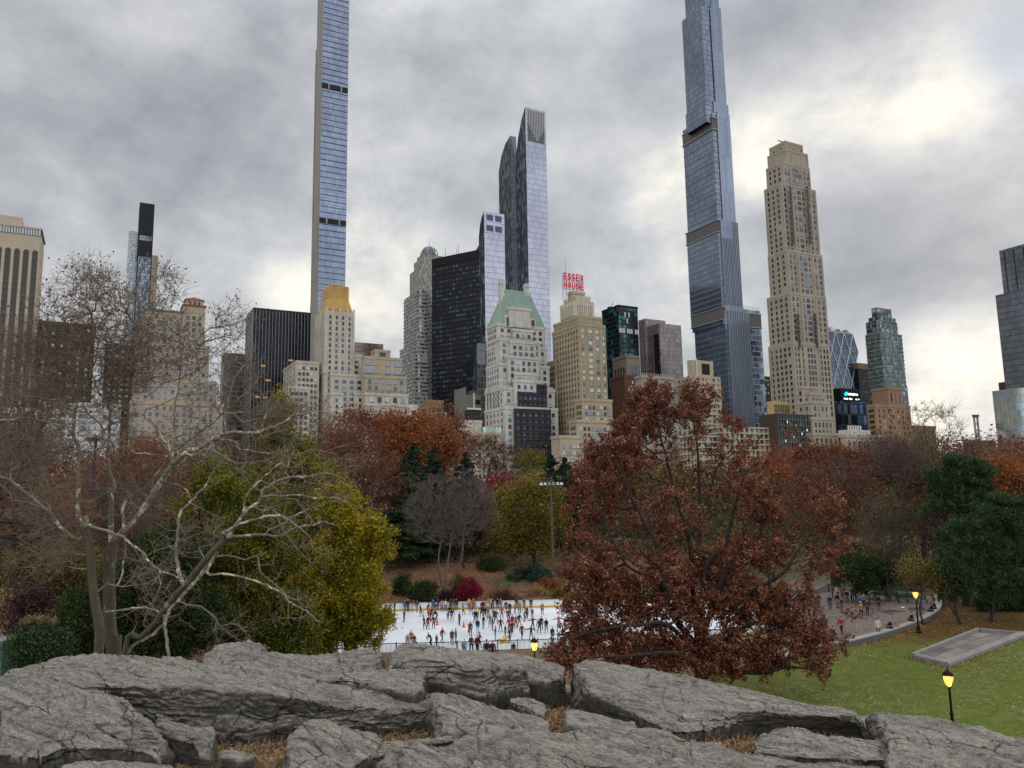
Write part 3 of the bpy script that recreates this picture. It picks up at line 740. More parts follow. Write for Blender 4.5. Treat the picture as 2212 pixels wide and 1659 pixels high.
# scaffold netting over the lower front
NET = mat('scaffold_netting', '35333a', .95, var=.25, vscale=.3)
def net(x0, x1, y0, y1, bb):
    u0, _, z1 = B.hit(x0, y0, b=bb); u1 = B.hit(x1, y0, b=bb)[0]; z0_ = B.hit(x0, y1, b=bb)[2] - GZ; z1 -= GZ; z0_ = max(z0_, 0)
    a = MB(); a.box(u0, u1, bb, bb + 1.4, z0_, z1, NET); 
    z = z0_
    while z < z1: a.box(u0 - .2, u1 + .2, bb - .3, bb - .02, z, z + .35, mat('scaffold_deck', '25242a', .9)); z += 4.0
    k = 0
    while u0 + k * 2.6 < u1: a.box(u0 + k * 2.6, u0 + k * 2.6 + .14, bb - .2, bb - .05, z0_, z1 + .9, mat('scaffold_pole', '4e4d54', .7)); k += 1
    B.part('scaffold', a)
    k = 0
    for i in range(6):
        zz = z1 - 4.5
        while zz > z0_ + 2:
            uu = u0 + (u1 - u0) * (i + .5) / 6
            B.wins.append((50 + k, uu, bb - .03, zz, 'N', 1.8, 1.9, rnd.choice('dddb'))); zz -= 3.9; k += 1
net(1112, 1190, 882, 1010, -17.5); net(1119, 1181, 846, 884, -14.9); net(1160, 1181, 830, 850, -14.8)
B.done()
# 13, 14 low blocks between black tower and the stone tower
B = Bld('low_building', 'orange brick terraced block with a glass penthouse just above the rust trees', 934, 892, 440)
t = B.tier(928, 934, 966, 889, b=6, m=glassmat('glass_pent', ['a9bdb6', '93a8a2'], 2.2, 8, .08, .1, 'c4c6bf', metal=.3)); t = B.tier(932, 938, 978, 902, b=2, m=ORB, cornice=.2); B.windows(t, 'N', n=3, dv=3.6, w=2.2, h=2, mix='ps'); t = B.tier(922, 936, 984, 920, b=0, m=ORB, cornice=.2); B.windows(t, 'N', n=4, dv=3.6, w=2.0, h=2, mix='ps'); B.done()
B = Bld('apartment_block', 'small brown brick block with four narrow windows in front of the black tower', 922, 868, 470)
t = B.tier(915, 921, 958, 866, m=stonemat('brick_umber', '8d7054'), cornice=.2); B.windows(t, 'N', n=4, dv=8, w=1.4, h=4.2, mix='d', top=4); B.done()
B = Bld('office_building', 'grey concrete block with dark louvre bands and a tall white flue', 1005, 837, 478)
t = B.tier(981, 1005, 1006.5, 836, m=CONC, b=6); t = B.tier(984, 1004, 1039, 852, m=CONC, b=0)
a = MB()
for k in range(7): a.box(t.a + t.W * .62, t.a + t.W - .5, t.b - .15, t.b - .02, t.z1 - GZ - 6 - k * 5.4, t.z1 - GZ - 3 - k * 5.4, blk)
B.part('louvre', a)
a = MB(); a.box(t.a + t.W * .5, t.a + t.W * .95, t.b + 3, t.b + 9, t.z1 - GZ, t.z1 - GZ + 3, mat('tank_steel', '55575b', .6)); B.part('tank', a)
for k in range(2):
    a = MB(); u = t.a + t.W * (.50 + .07 * k); a.frustum((u, t.b - .8, 20), (u, t.b - .8, t.z1 - GZ + 1), .32, .32, 6, mat('flue_white', 'c2c2c0', .4)); B.part('flue', a)
B.done()
B = Bld('low_building', 'cream low building with a rooftop greenhouse beside the stone tower', 1003, 938, 430)
t = B.tier(999, 1003, 1085, 936, m=TAN2, cornice=.5); B.windows(t, 'N', n=9, dv=4, w=1.5, h=2.1, mix='pds', top=3)
t1 = B.tier(1000, 1004, 1041, 910, b=4, D=10, m=CREAM, cornice=.2)
t2 = B.tier(1041, 1043, 1082, 922, b=1.5, D=8, m=glassmat('greenhouse_glass', ['a8c0b4', '8fa99c', 'b9cdc4'], 2.0, 9, .1, .03, '3c4a45', metal=.25))
a = MB(); a.box(t1.a + 3, t1.a + t1.W, t1.b + 2, t1.b + 7, t1.z1 - GZ, t1.z1 - GZ + 7, mat('plant_dark', '2d2c2e', .7)); a.box(t1.a + 2.4, t1.a + t1.W + .3, t1.b + 1.4, t1.b + 2, t1.z1 - GZ + 7.01, t1.z1 - GZ + 8, mat('flue_white', 'c2c2c0', .4)); B.part('rooftop_plant', a); B.done()
# 15 big tan hotel with red rooftop letters
B = Bld('hotel', 'large tan brick hotel with stepped shoulders below the red rooftop letters', 1257, 690, 465)
t = B.tier(1196, 1250, 1300, 683, m=TAN, cornice=.25)
B.windows(t, 'N', cols=[(.2, 1.5), (.5, 3.4), (.8, 3.4)], dv=3.65, h=2.1, mix='ssppb', top=4); B.windows(t, 'E', n=8, dv=3.65, w=1.2, h=2.0, mix='dddb', top=4)
B.piers(t, 'E', 8, TAN, wd=.7, out=.45, z0=GZ, zt=t.z1 - 1.2, ends=False); B.piers(t, 'N', 3, TAN, wd=.8, out=.4, zt=t.z1 - 1.2)
a = MB(); a.box(t.a - .5, t.a + .6, t.b + t.D * .45, t.b + t.D * .55, 0, t.z1 - GZ - 8, stonemat('brick_shaft', '6c5d49')); B.part('recess', a)
t1 = B.tier(1211, 1240, 1282, 655, b=5, m=TAN, cornice=.4, cm=CREAM); B.windows(t1, 'N', n=6, dv=30, w=1.0, h=4.6, top=5, mix='d'); B.piers(t1, 'N', 9, CREAM, wd=.9, out=.5, z0=t1.z1 - 8, zt=t1.z1 + 1.8); B.piers(t1, 'E', 7, CREAM, wd=.9, out=.5, z0=t1.z1 - 8, zt=t1.z1 + 1.8)
t2 = B.tier(1219, 1246, 1275, 643, b=7, m=CREAM); B.piers(t2, 'N', 6, CREAM, wd=1.2, out=.4, z0=t2.z1 - 6, zt=t2.z1 + 1.5); B.piers(t2, 'E', 6, CREAM, wd=1.2, out=.4, z0=t2.z1 - 6, zt=t2.z1 + 1.5)
t3 = B.tier(1227, 1236, 1263, 631, b=9, m=TAN2, cornice=.3); B.windows(t3, 'N', n=2, dv=30, w=1, h=2.4, top=3, mix='d')
tl = t3
t4 = B.tier(1193, 1251, 1307, 700, b=-3, m=TAN, cornice=.25); B.windows(t4, 'N', cols=[(.12, 1.5), (.42, 3.4), (.7, 3.4), (.92, 1.5)], dv=3.65, h=2.1, mix='ssppb', top=3); B.windows(t4, 'E', n=9, dv=3.65, w=1.2, h=2.0, mix='dddb', top=3)
B.piers(t4, 'N', 4, TAN, wd=.7, out=.35, zt=t4.z1 - 1.2)
t5 = B.tier(1182, 1200, 1240, 780, b=t.D * .8, m=TAN, cornice=.25, Wd=8); B.windows(t5, 'E', n=5, dv=3.65, w=1.2, h=2.0, mix='dddb', top=3)
t6 = B.tier(1242, 1258, 1322, 863, b=-8, m=TAN, cornice=.35); B.windows(t6, 'N', n=7, dv=3.65, w=1.9, h=2.1, mix='psbd', top=3.5); B.windows(t6, 'E', n=3, dv=3.65, w=1.2, h=2.0, mix='ddb', top=3)
t7 = B.tier(1230, 1246, 1322, 909, b=-11, m=TAN2, cornice=.4); B.windows(t7, 'N', n=8, dv=3.65, w=1.9, h=2.1, mix='psbd', top=3.5); B.windows(t7, 'E', n=3, dv=3.65, w=1.2, h=2.0, mix='ddb', top=3)
t8 = B.tier(1208, 1210, 1262, 943, b=-14, m=TAN2, cornice=.4, D=10); B.windows(t8, 'N', n=6, dv=3.9, w=1.7, h=2.2, mix='pps', top=4.5)
B.done()
# rooftop sign on it
SR = mat('sign_red', '9e1f2b', .5, emit='c22a38', estr=.35); 
so = empty('rooftop_sign', B.o.location, TH, 'red rooftop letters reading ESSEX HOUSE on a steel lattice above the tan hotel', 'sign')
bs = tl.b + 2
ux0, _, _ = B.hit(1217, 600, b=bs); ux1 = B.hit(1261, 600, b=bs)[0]
for word, ya, yb in (('ESSEX', 588.5, 603.5), ('HOUSE', 607.5, 621.5)):
    z1 = B.hit(1217, ya, b=bs)[2] - GZ; z0 = B.hit(1217, yb, b=bs)[2] - GZ; wl = (ux1 - ux0) / 5
    for i, ch in enumerate(word):
        me = text_mesh(ch, 1.0, SR, .05, .015)
        vs = [v.co for v in me.vertices]; mnx, mxx = min(v.x for v in vs), max(v.x for v in vs); mny, mxy = min(v.y for v in vs), max(v.y for v in vs)
        for v in me.vertices:
            x, y, z = v.co; v.co = ((x - mnx) / (mxx - mnx) * wl * .7, -z * 6, (y - mny) / (mxy - mny) * (z1 - z0))
        mobj('letter', me, so, (ux0 + wl * (i + .1), bs, z0))
    a = MB()
    for zz in (z0 - .35, z0 + (z1 - z0) * .45): a.box(ux0 - .3, ux1 + .3, bs + .5, bs + .75, zz, zz + .16, M_STEEL, bottom=True)
    a.obj('rail', so)
a = MB(); zt_ = B.hit(1217, 588, b=bs)[2] - GZ; zb_ = tl.z1 - GZ - 6
pm = mat('lattice_paint', '8e93a0', .6)
for i in range(7):
    u = ux0 + (ux1 - ux0) * i / 6; z_b = zb_ if i < 2 else tl.z1 - GZ
    a.box(u - .12, u + .12, bs + 1.0, bs + 1.24, z_b, zt_, pm)
    if i < 6:
        z = z_b; u2 = ux0 + (ux1 - ux0) * (i + 1) / 6
        while z + 2.4 < zt_: a.frustum((u, bs + 1.1, z), (u2, bs + 1.1, z + 2.4), .07, .07, 3, pm); a.frustum((u2, bs + 1.1, z), (u, bs + 1.1, z + 2.4), .07, .07, 3, pm); z += 2.4
a.obj('lattice', so)
a = MB(); a.frustum((ux0 + 2.4, bs + 1.1, zt_), (ux0 + 2.4, bs + 1.1, zt_ + 9), .1, .05, 4, M_STEEL); a.obj('antenna', so)
# 16 teal glass, 17 grey pink glass
TEAL = glassmat('glass_teal', ['10282c', '16353a', '0d1f24', '24565c', '0f2428', '3e7c80'], 2.2, 3.7, .07, .24, '0d1518', metal=.4)
B = Bld('office_tower', 'dark teal glass office block right of the hotel with the red letters', 1335, 660, 590)
t = B.tier(1300, 1335, 1377, 659, m=TEAL)
a = MB(); a.box(t.a - .3, t.a + t.W + .3, t.b - .3, t.b + t.D, t.z1 - GZ - 1.2, t.z1 - GZ + .3, blk, bottom=True); B.part('parapet', a)
a = MB(); zz = t.z1 - GZ - 22
for i in range(10):
    if i % 4 != 3: a.box(t.a + t.W * (i + .1) / 10, t.a + t.W * (i + .85) / 10, t.b - .2, t.b - .02, zz, zz + 3.6, mat('lit_blind', 'cfd0cc', .6))
for (i, z) in ((3, 9), (5, 9), (4, 14)): a.box(t.a + t.W * (i + .1) / 10, t.a + t.W * (i + .7) / 10, t.b - .2, t.b - .02, t.z1 - GZ - z, t.z1 - GZ - z + 4, mat('lit_blind', 'cfd0cc', .6))
tag(B.part('window_blind', a), kind='stuff')
a = MB(); x0 = t.a + 1; a.frustum((x0, t.b + t.D * .6, t.z1 - GZ), (x0 + 2, t.b + t.D * .45, t.z1 - GZ + 4.5), .35, .2, 4, M_STEEL); a.box(x0 - 1, x0 + 2, t.b + t.D * .55, t.b + t.D * .65, t.z1 - GZ, t.z1 - GZ + 1.6, M_STEEL); B.part('window_washing_crane', a)
B.done('glazing')
PNK = glassmat('glass_pinkgrey', ['877e7c', '7d7472', '918784', '756d6c'], 1.7, 3.9, .05, .1, '6f6664', metal=.5)
B = Bld('office_tower', 'pinkish grey reflective office tower with dark notched strips', 1421, 690, 640)
t = B.tier(1380, 1424, 1471, 698, m=PNK)
t2 = B.tier(1379, 1393, 1437, 688, b=9, m=PNK)
a = MB(); e = .3
for u0, u1 in ((.05, .28), (.36, .6), (.7, .96)): a.box(t.a - e, t.a - .02, t.b + t.D * u0, t.b + t.D * u1, 0, t.z1 - GZ - 8 - 10 * u0, BK)
B.part('dark_glazing', a)
B.done('glazing')
# 18 brown brick tower, cream hotel below, 19 beige banded
B = Bld('apartment_tower', 'grey brown masonry tower with tall green arched windows below the teal block', 1351, 770, 500)
t = B.tier(1323, 1352, 1380, 769, m=GRB, cornice=.35); B.windows(t, 'N', n=3, dv=60, w=2.0, h=9, mix='b', top=6); B.windows(t, 'E', n=4, dv=60, w=1.6, h=8, mix='d', top=7)
t = B.tier(1319, 1349, 1383, 812, b=-4, m=RED, cornice=.3); B.windows(t, 'N', n=3, dv=5, w=1.2, h=2, mix='dp', top=3); B.done()
B = Bld('hotel', 'cream stone hotel with arched top windows half hidden by the red oak', 1386, 815, 470)
t = B.tier(1372, 1386, 1454, 813, m=LIME, cornice=.5); B.windows(t, 'N', n=6, dv=4.0, w=1.8, h=2.4, mix='pds', top=12); B.windows(t, 'N', n=4, dv=90, w=2.4, h=6, mix='b', top=4)
a = MB()
for i in range(14): a.box(t.a + t.W * i / 14, t.a + t.W * (i + .4) / 14, t.b - .5, t.b - .2, t.z1 - GZ + .8, t.z1 - GZ + 2.2, LIME)
B.part('balustrade', a)
t = B.tier(1370, 1384, 1496, 893, b=-8, m=LIME, cornice=.3); B.windows(t, 'N', n=10, dv=3.7, w=1.5, h=2.0, mix='pds', top=3); B.done()
B = Bld('apartment_tower', 'beige apartment tower with pale balcony bands left of the tallest blue glass skyscraper', 1500, 812, 480)
BAND = glassmat('window_ribbon', ['2a3138', '55616b', '8b979b', 'a9b2ae', '20262c'], 2.2, 3.3, .1, .02, '8b8274', metal=.3)
t = B.tier(1463, 1498, 1555, 811, m=BAND)
B.bands(t, stonemat('band_beige', 'b3a68f', dirtamt=.2), 3.3, th=1.5, out=.5); B.piers(t, 'N', 5, TAN2, wd=1.4, out=.45); B.piers(t, 'E', 4, TAN2, wd=1.4, out=.45)
t2 = B.tier(1484, 1494, 1540, 777, b=3, m=TAN2)
a = MB(); a.box(t2.a + t2.W * .45, t2.a + t2.W * .82, t2.b - .2, t2.b - .02, t2.z1 - GZ - 9, t2.z1 - GZ - 2, blk); B.part('louvre', a)
a = MB(); a.frustum((t2.a + 3, t2.b - 1, t2.z1 - GZ - 14), (t2.a + 3, t2.b - 1, t2.z1 - GZ + 1), .4, .4, 6, mat('flue_white', 'c2c2c0', .4)); B.part('flue', a); B.done()
# 20 tallest blue glass skyscraper
CB = glassmat('glass_cool', ['7d889a', '768193', '848fa0', '707b8e'], 1.6, 4.3, .05, .16, '4a5260', spand='525c6c', metal=.72, rough=.1)
CB2 = glassmat('glass_cool_striped', ['848fa3', '7c879c', '8b96a8'], 1.1, 30, .16, .01, '4f6079', metal=.72, rough=.1)
MECH = mat('mech_band', '625f5b', .6, var=.15, vscale=.5); PALE = mat('edge_metal', '9aa0a4', .35, .4)
B = Bld('skyscraper', 'tallest stepped blue glass skyscraper with grey belts, cut by the top edge at right', 1549, 480, 565)
def cpt(xl, xc, xn, xr, yt, yb, b, band=None):
    """one lift of the tower: east side, a plain strip, then the finned north face"""
    z0 = B.hit(xc, yb, b=b)[2]
    t = B.tier(xl, xc, xn, yt, b=b, m=CB, z0=z0)
    t2 = B.tier(xl, xn, xr, yt - 2, b=b - .6, m=CB2, z0=z0, D=t.D)
    if band:
        zb = B.hit(xc, band, b=b)[2]
        a = MB(); a.box(t.a - .3, t.a + t.W, t.b - .3, t.b + t.D + .3, zb - 6 - GZ, zb + 3 - GZ, MECH, bottom=True)
        for zz in (zb - 6.6, zb + 3): a.box(t.a - .9, t.a + t.W, t.b - .9, t.b + t.D + .9, zz - GZ, zz + .6 - GZ, PALE, bottom=True)
        B.part('mechanical_belt', a)
    return t, t2
tA = cpt(1499, 1564, 1572, 1618, 672, 990, -1.0); tB = cpt(1494, 1560, 1566, 1606, 660, 700, -.5, 672)
tC = cpt(1483, 1549, 1556, 1594, 476, 690, 0, 484); tD = cpt(1474.5, 1537, 1549, 1576, 243, 486, .8, 262)
tE = cpt(1481, 1524, 1541, 1573, 220, 262, 1.5); tF = cpt(1473, 1514, 1535, 1557, 12, 240, 2.0)
tG = cpt(1478, 1518, 1532, 1549, -60, 30, 4.0)
a = MB()
for (ta, tb_) in (tA, tC):
    n = 12
    for i in range(n):
        u = tb_.a + tb_.W * (i + .3) / n; a.box(u, u + .28, tb_.b - .5, tb_.b - .02, tb_.z0 - GZ, tb_.z1 - GZ - (14 if i < 8 and tb_ is tC[1] else 0), PALE)
tag(B.part('fin', a), kind='stuff')
a = MB()
for (ta, tb_) in (tA, tB, tC, tD, tF): a.box(ta.a + ta.W * .86, ta.a + ta.W, ta.b - .75, ta.b - .6, ta.z0 - GZ, ta.z1 - GZ, PALE if ta is not tF[0] else CB)
B.part('edge_strip', a)
for k, (ta, tb_) in enumerate((tA, tC, tD)):
    a = MB(); z = ta.z1 - GZ - 14
    while z > ta.z0 - GZ + 1: a.box(ta.a - .35, ta.a - .02, ta.b, ta.b + ta.D, z, z + .35, PALE if k else PALE); a.box(ta.a, ta.a + ta.W * .84, ta.b - .35, ta.b - .02, z, z + .35, PALE); z -= 4.3 * (1 if k < 2 else 2)
    tag(B.part('floor_edge', a), kind='stuff')
B.done('glazing')
B = Bld('office_tower', 'shorter glass wing with grey belt at the right foot of the tallest skyscraper', 1607, 676, 580)
t = B.tier(1600, 1607, 1642, 668, m=glassmat('glass_wing', ['687588', '7d8a9f', '9ca8ba', '454f60'], 2.4, 4.3, .05, .14, '8e969c', metal=.7, rough=.1))
a = MB(); a.box(t.a - .3, t.a + t.W + .3, t.b - .3, t.b + 3, t.z1 - GZ - 14, t.z1 - GZ - 3, MECH, bottom=True)
for zz in (3, 14): a.box(t.a - .6, t.a + t.W + .6, t.b - .8, t.b + 3, t.z1 - GZ - zz, t.z1 - GZ - zz + .6, PALE, bottom=True)
B.part('mechanical_belt', a)
a = MB()
for i in range(18): a.box(t.a + t.W * i / 18, t.a + t.W * i / 18 + .15, t.b, t.b + .1, t.z1 - GZ, t.z1 - GZ + 3.2, PALE)
B.part('railing', a); B.done('glazing')
B = Bld('office_building', 'narrow dark building edge between the glass wing and the beige limestone tower', 1645, 820, 640)
t = B.tier(1640, 1642, 1663, 812, m=BRN); B.windows(t, 'N', n=3, dv=3.6, w=1.4, h=2, mix='dp'); B.done()
# 21 limestone tower
B = Bld('skyscraper', 'tall beige limestone skyscraper with tapered crown right of the stepped glass skyscraper', 1690, 400, 500)
def lime(xl, xc, xr, yt, b, yb, cn=None, nE=3, top=2.5, mix='bbds', mixE='ddb'):
    z0 = B.hit(xc, yb, b=b)[2] if yb else GZ
    t = B.tier(xl, xc, xr, yt, b=b, z0=z0, m=LIME, cornice=.2)
    cols = cn or [(.09, 1.8), (.2, 1.8), (.38, 1.5), (.5, 3.6), (.62, 1.5), (.8, 1.8), (.92, 1.8)]
    B.windows(t, 'N', cols=cols, dv=3.85, h=2.4, mix=mix, top=top)
    B.windows(t, 'E', n=nE, dv=3.85, w=1.7, h=2.2, mix=mixE, top=top)
    B.piers(t, 'N', 3, LIME, wd=1.2, out=.5, us=[0, t.W * .29, t.W * .71, t.W]); B.piers(t, 'E', nE, LIME, wd=.8, out=.4)
    return t
tq = lime(1662, 1695, 1733, 306, 6, 340, cn=[(.3, .9), (.5, .9), (.7, .9), (.9, .9)], nE=2, top=3, mix='d')
lime(1658, 1694, 1744, 322, 4, 400, cn=[(.08, 2.2), (.4, 5), (.7, 5), (.93, 2.0)], nE=3, top=14)
lime(1655, 1690, 1748, 350, 2.5, 410, nE=3)
lime(1651, 1687, 1761, 396, 1, 0, nE=3)
lime(1659, 1700, 1775, 540, -.5, 0, nE=3)
tz = lime(1657, 1706, 1783, 632, -2.0, 0, nE=4)
lime(1660, 1712, 1790, 740, -3.2, 0, cn=[(.06, 1.6), (.15, 1.6), (.27, 1.6), (.42, 1.8), (.5, 1.8), (.58, 1.8), (.76, 1.6), (.86, 1.6), (.95, 1.6)], nE=5, mix='dddb')
for side, f in (('l', .26), ('r', .76)):
    for i in range(22):
        py = 410 + i * 9.0 if i < 14 else 560 + i * 9
        if py > 760: break
        q = B.hit(1687 + (1761 - 1687) * f + (py - 396) * .062, py, b=-1.3 if py < 540 else -3.6)
        a = MB(); a.box(q[0] - 1.3, q[0] + 1.3, q[1] - .9, q[1] + .3, q[2] - GZ, q[2] - GZ + .25, LIME, bottom=True)
        for k in range(7): a.box(q[0] - 1.3 + k * .42, q[0] - 1.24 + k * .42, q[1] - .88, q[1] - .82, q[2] - GZ + .25, q[2] - GZ + 1.2, M_STEEL)
        a.box(q[0] - .9, q[0] + .9, q[1] + .1, q[1] + .28, q[2] - GZ + .3, q[2] - GZ + 2.7, M_DARKWIN)
        B.part('balcony', a)
a = MB(); a.frustum((tq.a + tq.W * .2, tq.b + 5, tq.z1 - GZ + .8), (tq.a + tq.W * .35, tq.b + 5, tq.z1 - GZ + 2.6), .4, .3, 4, M_STEEL, True); a.frustum((tq.a - 1, tq.b + 5, tq.z1 - GZ + 2.9), (tq.a + tq.W * .6, tq.b + 5, tq.z1 - GZ + 2.2), .35, .25, 4, M_STEEL, True); B.part('window_washing_crane', a)
B.done()
B = Bld('apartment_building', 'lower beige limestone villa block with stepped terraces at the foot of the limestone skyscraper', 1752, 868, 455)
for (xl, xc, xr, yt, b, n) in ((1723, 1733, 1768, 836, 6, 3), (1722, 1750, 1782, 850, 3, 4), (1720, 1752, 1791, 868, 0, 4), (1738, 1754, 1800, 903, -3, 5), (1740, 1756, 1811, 937, -6, 5)):
    t = B.tier(xl, xc, xr, yt, b=b, m=LIME, cornice=.35); B.windows(t, 'N', n=n, dv=4.3, w=1.5, h=2.6, mix='dbs', top=2.5); B.windows(t, 'E', n=2, dv=4.3, w=1.2, h=2.4, mix='db', top=2.5)
    for i in range(n):
        a = MB(); u = t.a + t.W * (i + .5) / n; a.box(u - 1.1, u + 1.1, t.b - .9, t.b - .36, t.z1 - GZ - 10, t.z1 - GZ - 9.0, M_STEEL, bottom=True)
        if i % 2 == 0: B.part('balcony', a)
B.done()
# 22 low ones
B = Bld('low_building', 'small yellowish block with slotted parapet below the limestone skyscraper', 1680, 866, 470)
t = B.tier(1656, 1668, 1707, 866, m=mat('yellow_brick', 'b79f70', .9, var=.1, vscale=.2)); B.windows(t, 'N', n=9, dv=60, w=.8, h=5, mix='d', top=2); B.done()
GRD = glassmat('glass_grid', ['1c2323', '3a4846', '566662', '141a1a', '788a84'], 1.7, 3.3, .12, .12, '5b6663', metal=.35)
B = Bld('apartment_building', 'dark glass block with a fine grid of balconies and hanging lamps', 1678, 894, 440)
t = B.tier(1642, 1678, 1755, 893, m=GRD)
tW = B.tier(1640, 1676, 1679, 893, b=-.3, m=BRN)
B.bands(t, mat('grid_slab', '5f6663', .7), 3.3, th=.4, out=.9, faces='N'); 
B.piers(t, 'N', 13, mat('grid_slab', '5f6663', .7), wd=.22, out=.8)
a = MB(); 
for (i, j) in ((3, 2), (6, 3), (8, 5), (5, 6), (10, 4), (2, 7), (7, 8), (9, 9), (4, 10), (11, 7), (6, 11)):
    a.box(t.a + t.W * i / 13 + .3, t.a + t.W * i / 13 + .8, t.b - .8, t.b - .3, t.z1 - GZ - j * 2.2 - 1, t.z1 - GZ - j * 2.2 + .3, mat('lamp_white', 'e8e8e0', .5, emit='ffffff', estr=.5))
tag(B.part('hanging_lamp', a), kind='stuff'); B.done('glazing')
B = Bld('apartment_building', 'wide curved apartment block with pale balcony slabs behind the red oak', 1500, 930, 425)
t = B.tier(1470, 1500, 1790, 940, m=BAND); B.bands(t, stonemat('band_beige', 'b3a68f', dirtamt=.2), 3.2, th=.9, out=1.3); B.piers(t, 'N', 26, TAN2, wd=.5, out=.9); B.piers(t, 'E', 4, TAN2, wd=.7, out=1.1); t = B.tier(1486, 1560, 1688, 921, b=-4, m=BAND)
B.bands(t, stonemat('band_beige', 'b3a68f', dirtamt=.2), 3.2, th=.8, out=1.3); B.piers(t, 'N', 12, TAN2, wd=.7, out=1.1)
B.done()
# 23 diagrid tower
B = Bld('office_tower', 'blue glass tower with white diagonal triangles behind the video screen', 1788, 722, 640)
DG = glassmat('glass_diagrid', ['55677a', '4b5f74', '62768a', '435568'], 1.8, 4.0, .05, .1, '31445a', metal=.65, rough=.1)
z_ = lambda py: B.hit(1820, py, b=0)[2] - GZ
x_ = lambda px, py: B.hit(px, py, b=0)[0]
lv = [(719, 1841), (757.5, 1853), (790.5, 1848), (824.5, 1860), (860, 1855), (900, 1862)]
xl0 = x_(1775, 722)
RIB = mat('diagrid_steel', 'c4c8ca', .35, .3)
pts = [(x_(px, py), z_(py)) for py, px in lv]
for (xa, za), (xb, zb_) in zip(pts, pts[1:]):
    B.mb.poly([(xl0, 0, zb_), (xb, 0, zb_), (xa, 0, za), (xl0, 0, za)], DG, [(0, zb_), (xb - xl0, zb_), (xa - xl0, za), (0, za)])
    B.mb.poly([(xb, 0, zb_), (xb, 30, zb_), (xa, 30, za), (xa, 0, za)], DG)
B.mb.poly([(xl0, 0, pts[0][1]), (pts[0][0], 0, pts[0][1]), (pts[0][0], 30, pts[0][1]), (xl0, 30, pts[0][1])], M_ROOF)
B.mb.poly([(xl0, 30, 0), (xl0, 0, 0), (xl0, 0, pts[0][1]), (xl0, 30, pts[0][1])], DG); B.mb.poly([(pts[-1][0], 30, 0), (xl0, 30, 0), (xl0, 30, pts[0][1]), (pts[0][0], 30, pts[0][1])], DG)
a = MB(); NW = 5
cw = (pts[1][0] - xl0) / 4
def rib(p, q, r=.42): a.frustum(p, q, r, r, 4, RIB)
for k in range(len(pts) - 1):
    (xa, za), (xb, zb_) = pts[k], pts[k + 1]
    rib((xl0, -.2, za), (xa, -.2, za)); rib((xl0, -.2, zb_), (xb, -.2, zb_)); rib((xa, -.2, za), (xb, -.2, zb_))
    off = 0 if k % 2 == 0 else 0
    for j in range(5):
        xm = xl0 + cw * (j + (.5 if k % 2 == 0 else 0)); xe = xl0 + cw * j if k % 2 == 0 else xl0 + cw * (j + .5); xf = xe + (cw if k % 2 == 0 else -cw)
        for xx in ({xl0 + cw * j, xl0 + cw * (j + 1)} if k % 2 == 0 else {xl0 + cw * (j - .5), xl0 + cw * (j + .5)}):
            m_ = xl0 + cw * (j + .5) if k % 2 == 0 else xl0 + cw * j
            p_, q_ = Vector((m_, -.2, za)), Vector((xx, -.2, zb_))
            if min(p_.x, q_.x) < xl0 - .1 or p_.x > xa + .3 or q_.x > xb + .3: continue
            rib(p_, q_)
B.part('diagrid', a)
a = MB(); zt_ = pts[0][1]
a.box(xl0 + 1, pts[0][0], 2, 3, zt_ + 1.4, zt_ + 2.0, PALE, bottom=True)
for u in (.3, .6, .85): a.box(xl0 + (pts[0][0] - xl0) * u - 1.5, xl0 + (pts[0][0] - xl0) * u + 1.5, 1, 4, zt_ + .1, zt_ + 3.2, mat('crane_grey', '7d8082', .6))
a.frustum((xl0 + 3, 1, zt_ + 5), (xl0 + 17, 1, zt_ + 3.4), .5, .3, 4, PALE, True); B.part('window_washing_crane', a); B.done('glazing')
# 24 glass block carrying the screen
B = Bld('office_building', 'blue glass block directly under the black video screen', 1815, 866, 520)
GG = glassmat('glass_mirror', ['4f6a86', '6f8daa', '8fb0cf', '3a4f66', '27384a'], 3.2, 7.5, .06, .16, '2b3640', metal=.8, rough=.08)
t = B.tier(1800, 1815, 1875, 866, m=GG); GBt = t
t2 = B.tier(1797, 1814.5, 1858, 838, b=1.2, m=blk, D=14); B.done('glazing')
so = empty('video_screen', B.o.location, TH, 'black video screen reading GEMINI, 3:02 PM and 42 degrees F on the glass block', 'sign')
bs = .9
sx0, _, sz1 = B.hit(1815.5, 842, b=bs); sx1 = B.hit(1857.5, 842, b=bs)[0]; sz0 = B.hit(1815.5, 865, b=bs)[2]
SW, SH = sx1 - sx0, sz1 - sz0; a = MB(); a.box(sx0, sx1, bs, bs + .28, sz0 - GZ, sz1 - GZ, mat('screen_black', '060608', .4, emit='050507', estr=.3), bottom=True); a.obj('panel', so)
WL = mat('screen_white', 'ffffff', .5, emit='ffffff', estr=1.6); CL = mat('screen_cyan', '20d0e0', .5, emit='19d3e6', estr=1.3)
def sctext(txt, u, v, h, w, m, name='lettering'):
    me = text_mesh(txt, 1.0, m, .01, .012); vs = [q.co for q in me.vertices]
    x0, x1, y0, y1 = min(q.x for q in vs), max(q.x for q in vs), min(q.y for q in vs), max(q.y for q in vs)
    for q in me.vertices: x, y, z = q.co; q.co = (sx0 + SW * u + (x - x0) / (x1 - x0) * w * SW, bs - .08 - z * 4, sz0 - GZ + SH * v + (y - y0) / (y1 - y0) * h * SH)
    mobj(name, me, so)
sctext('GEMINI', .36, .54, .2, .5, WL); sctext('3:02 PM', .13, .12, .15, .42, WL); sctext('42 °F', .72, .12, .13, .22, WL)
a = MB(); cx_, cz_ = sx0 + SW * .26, sz0 - GZ + SH * .65
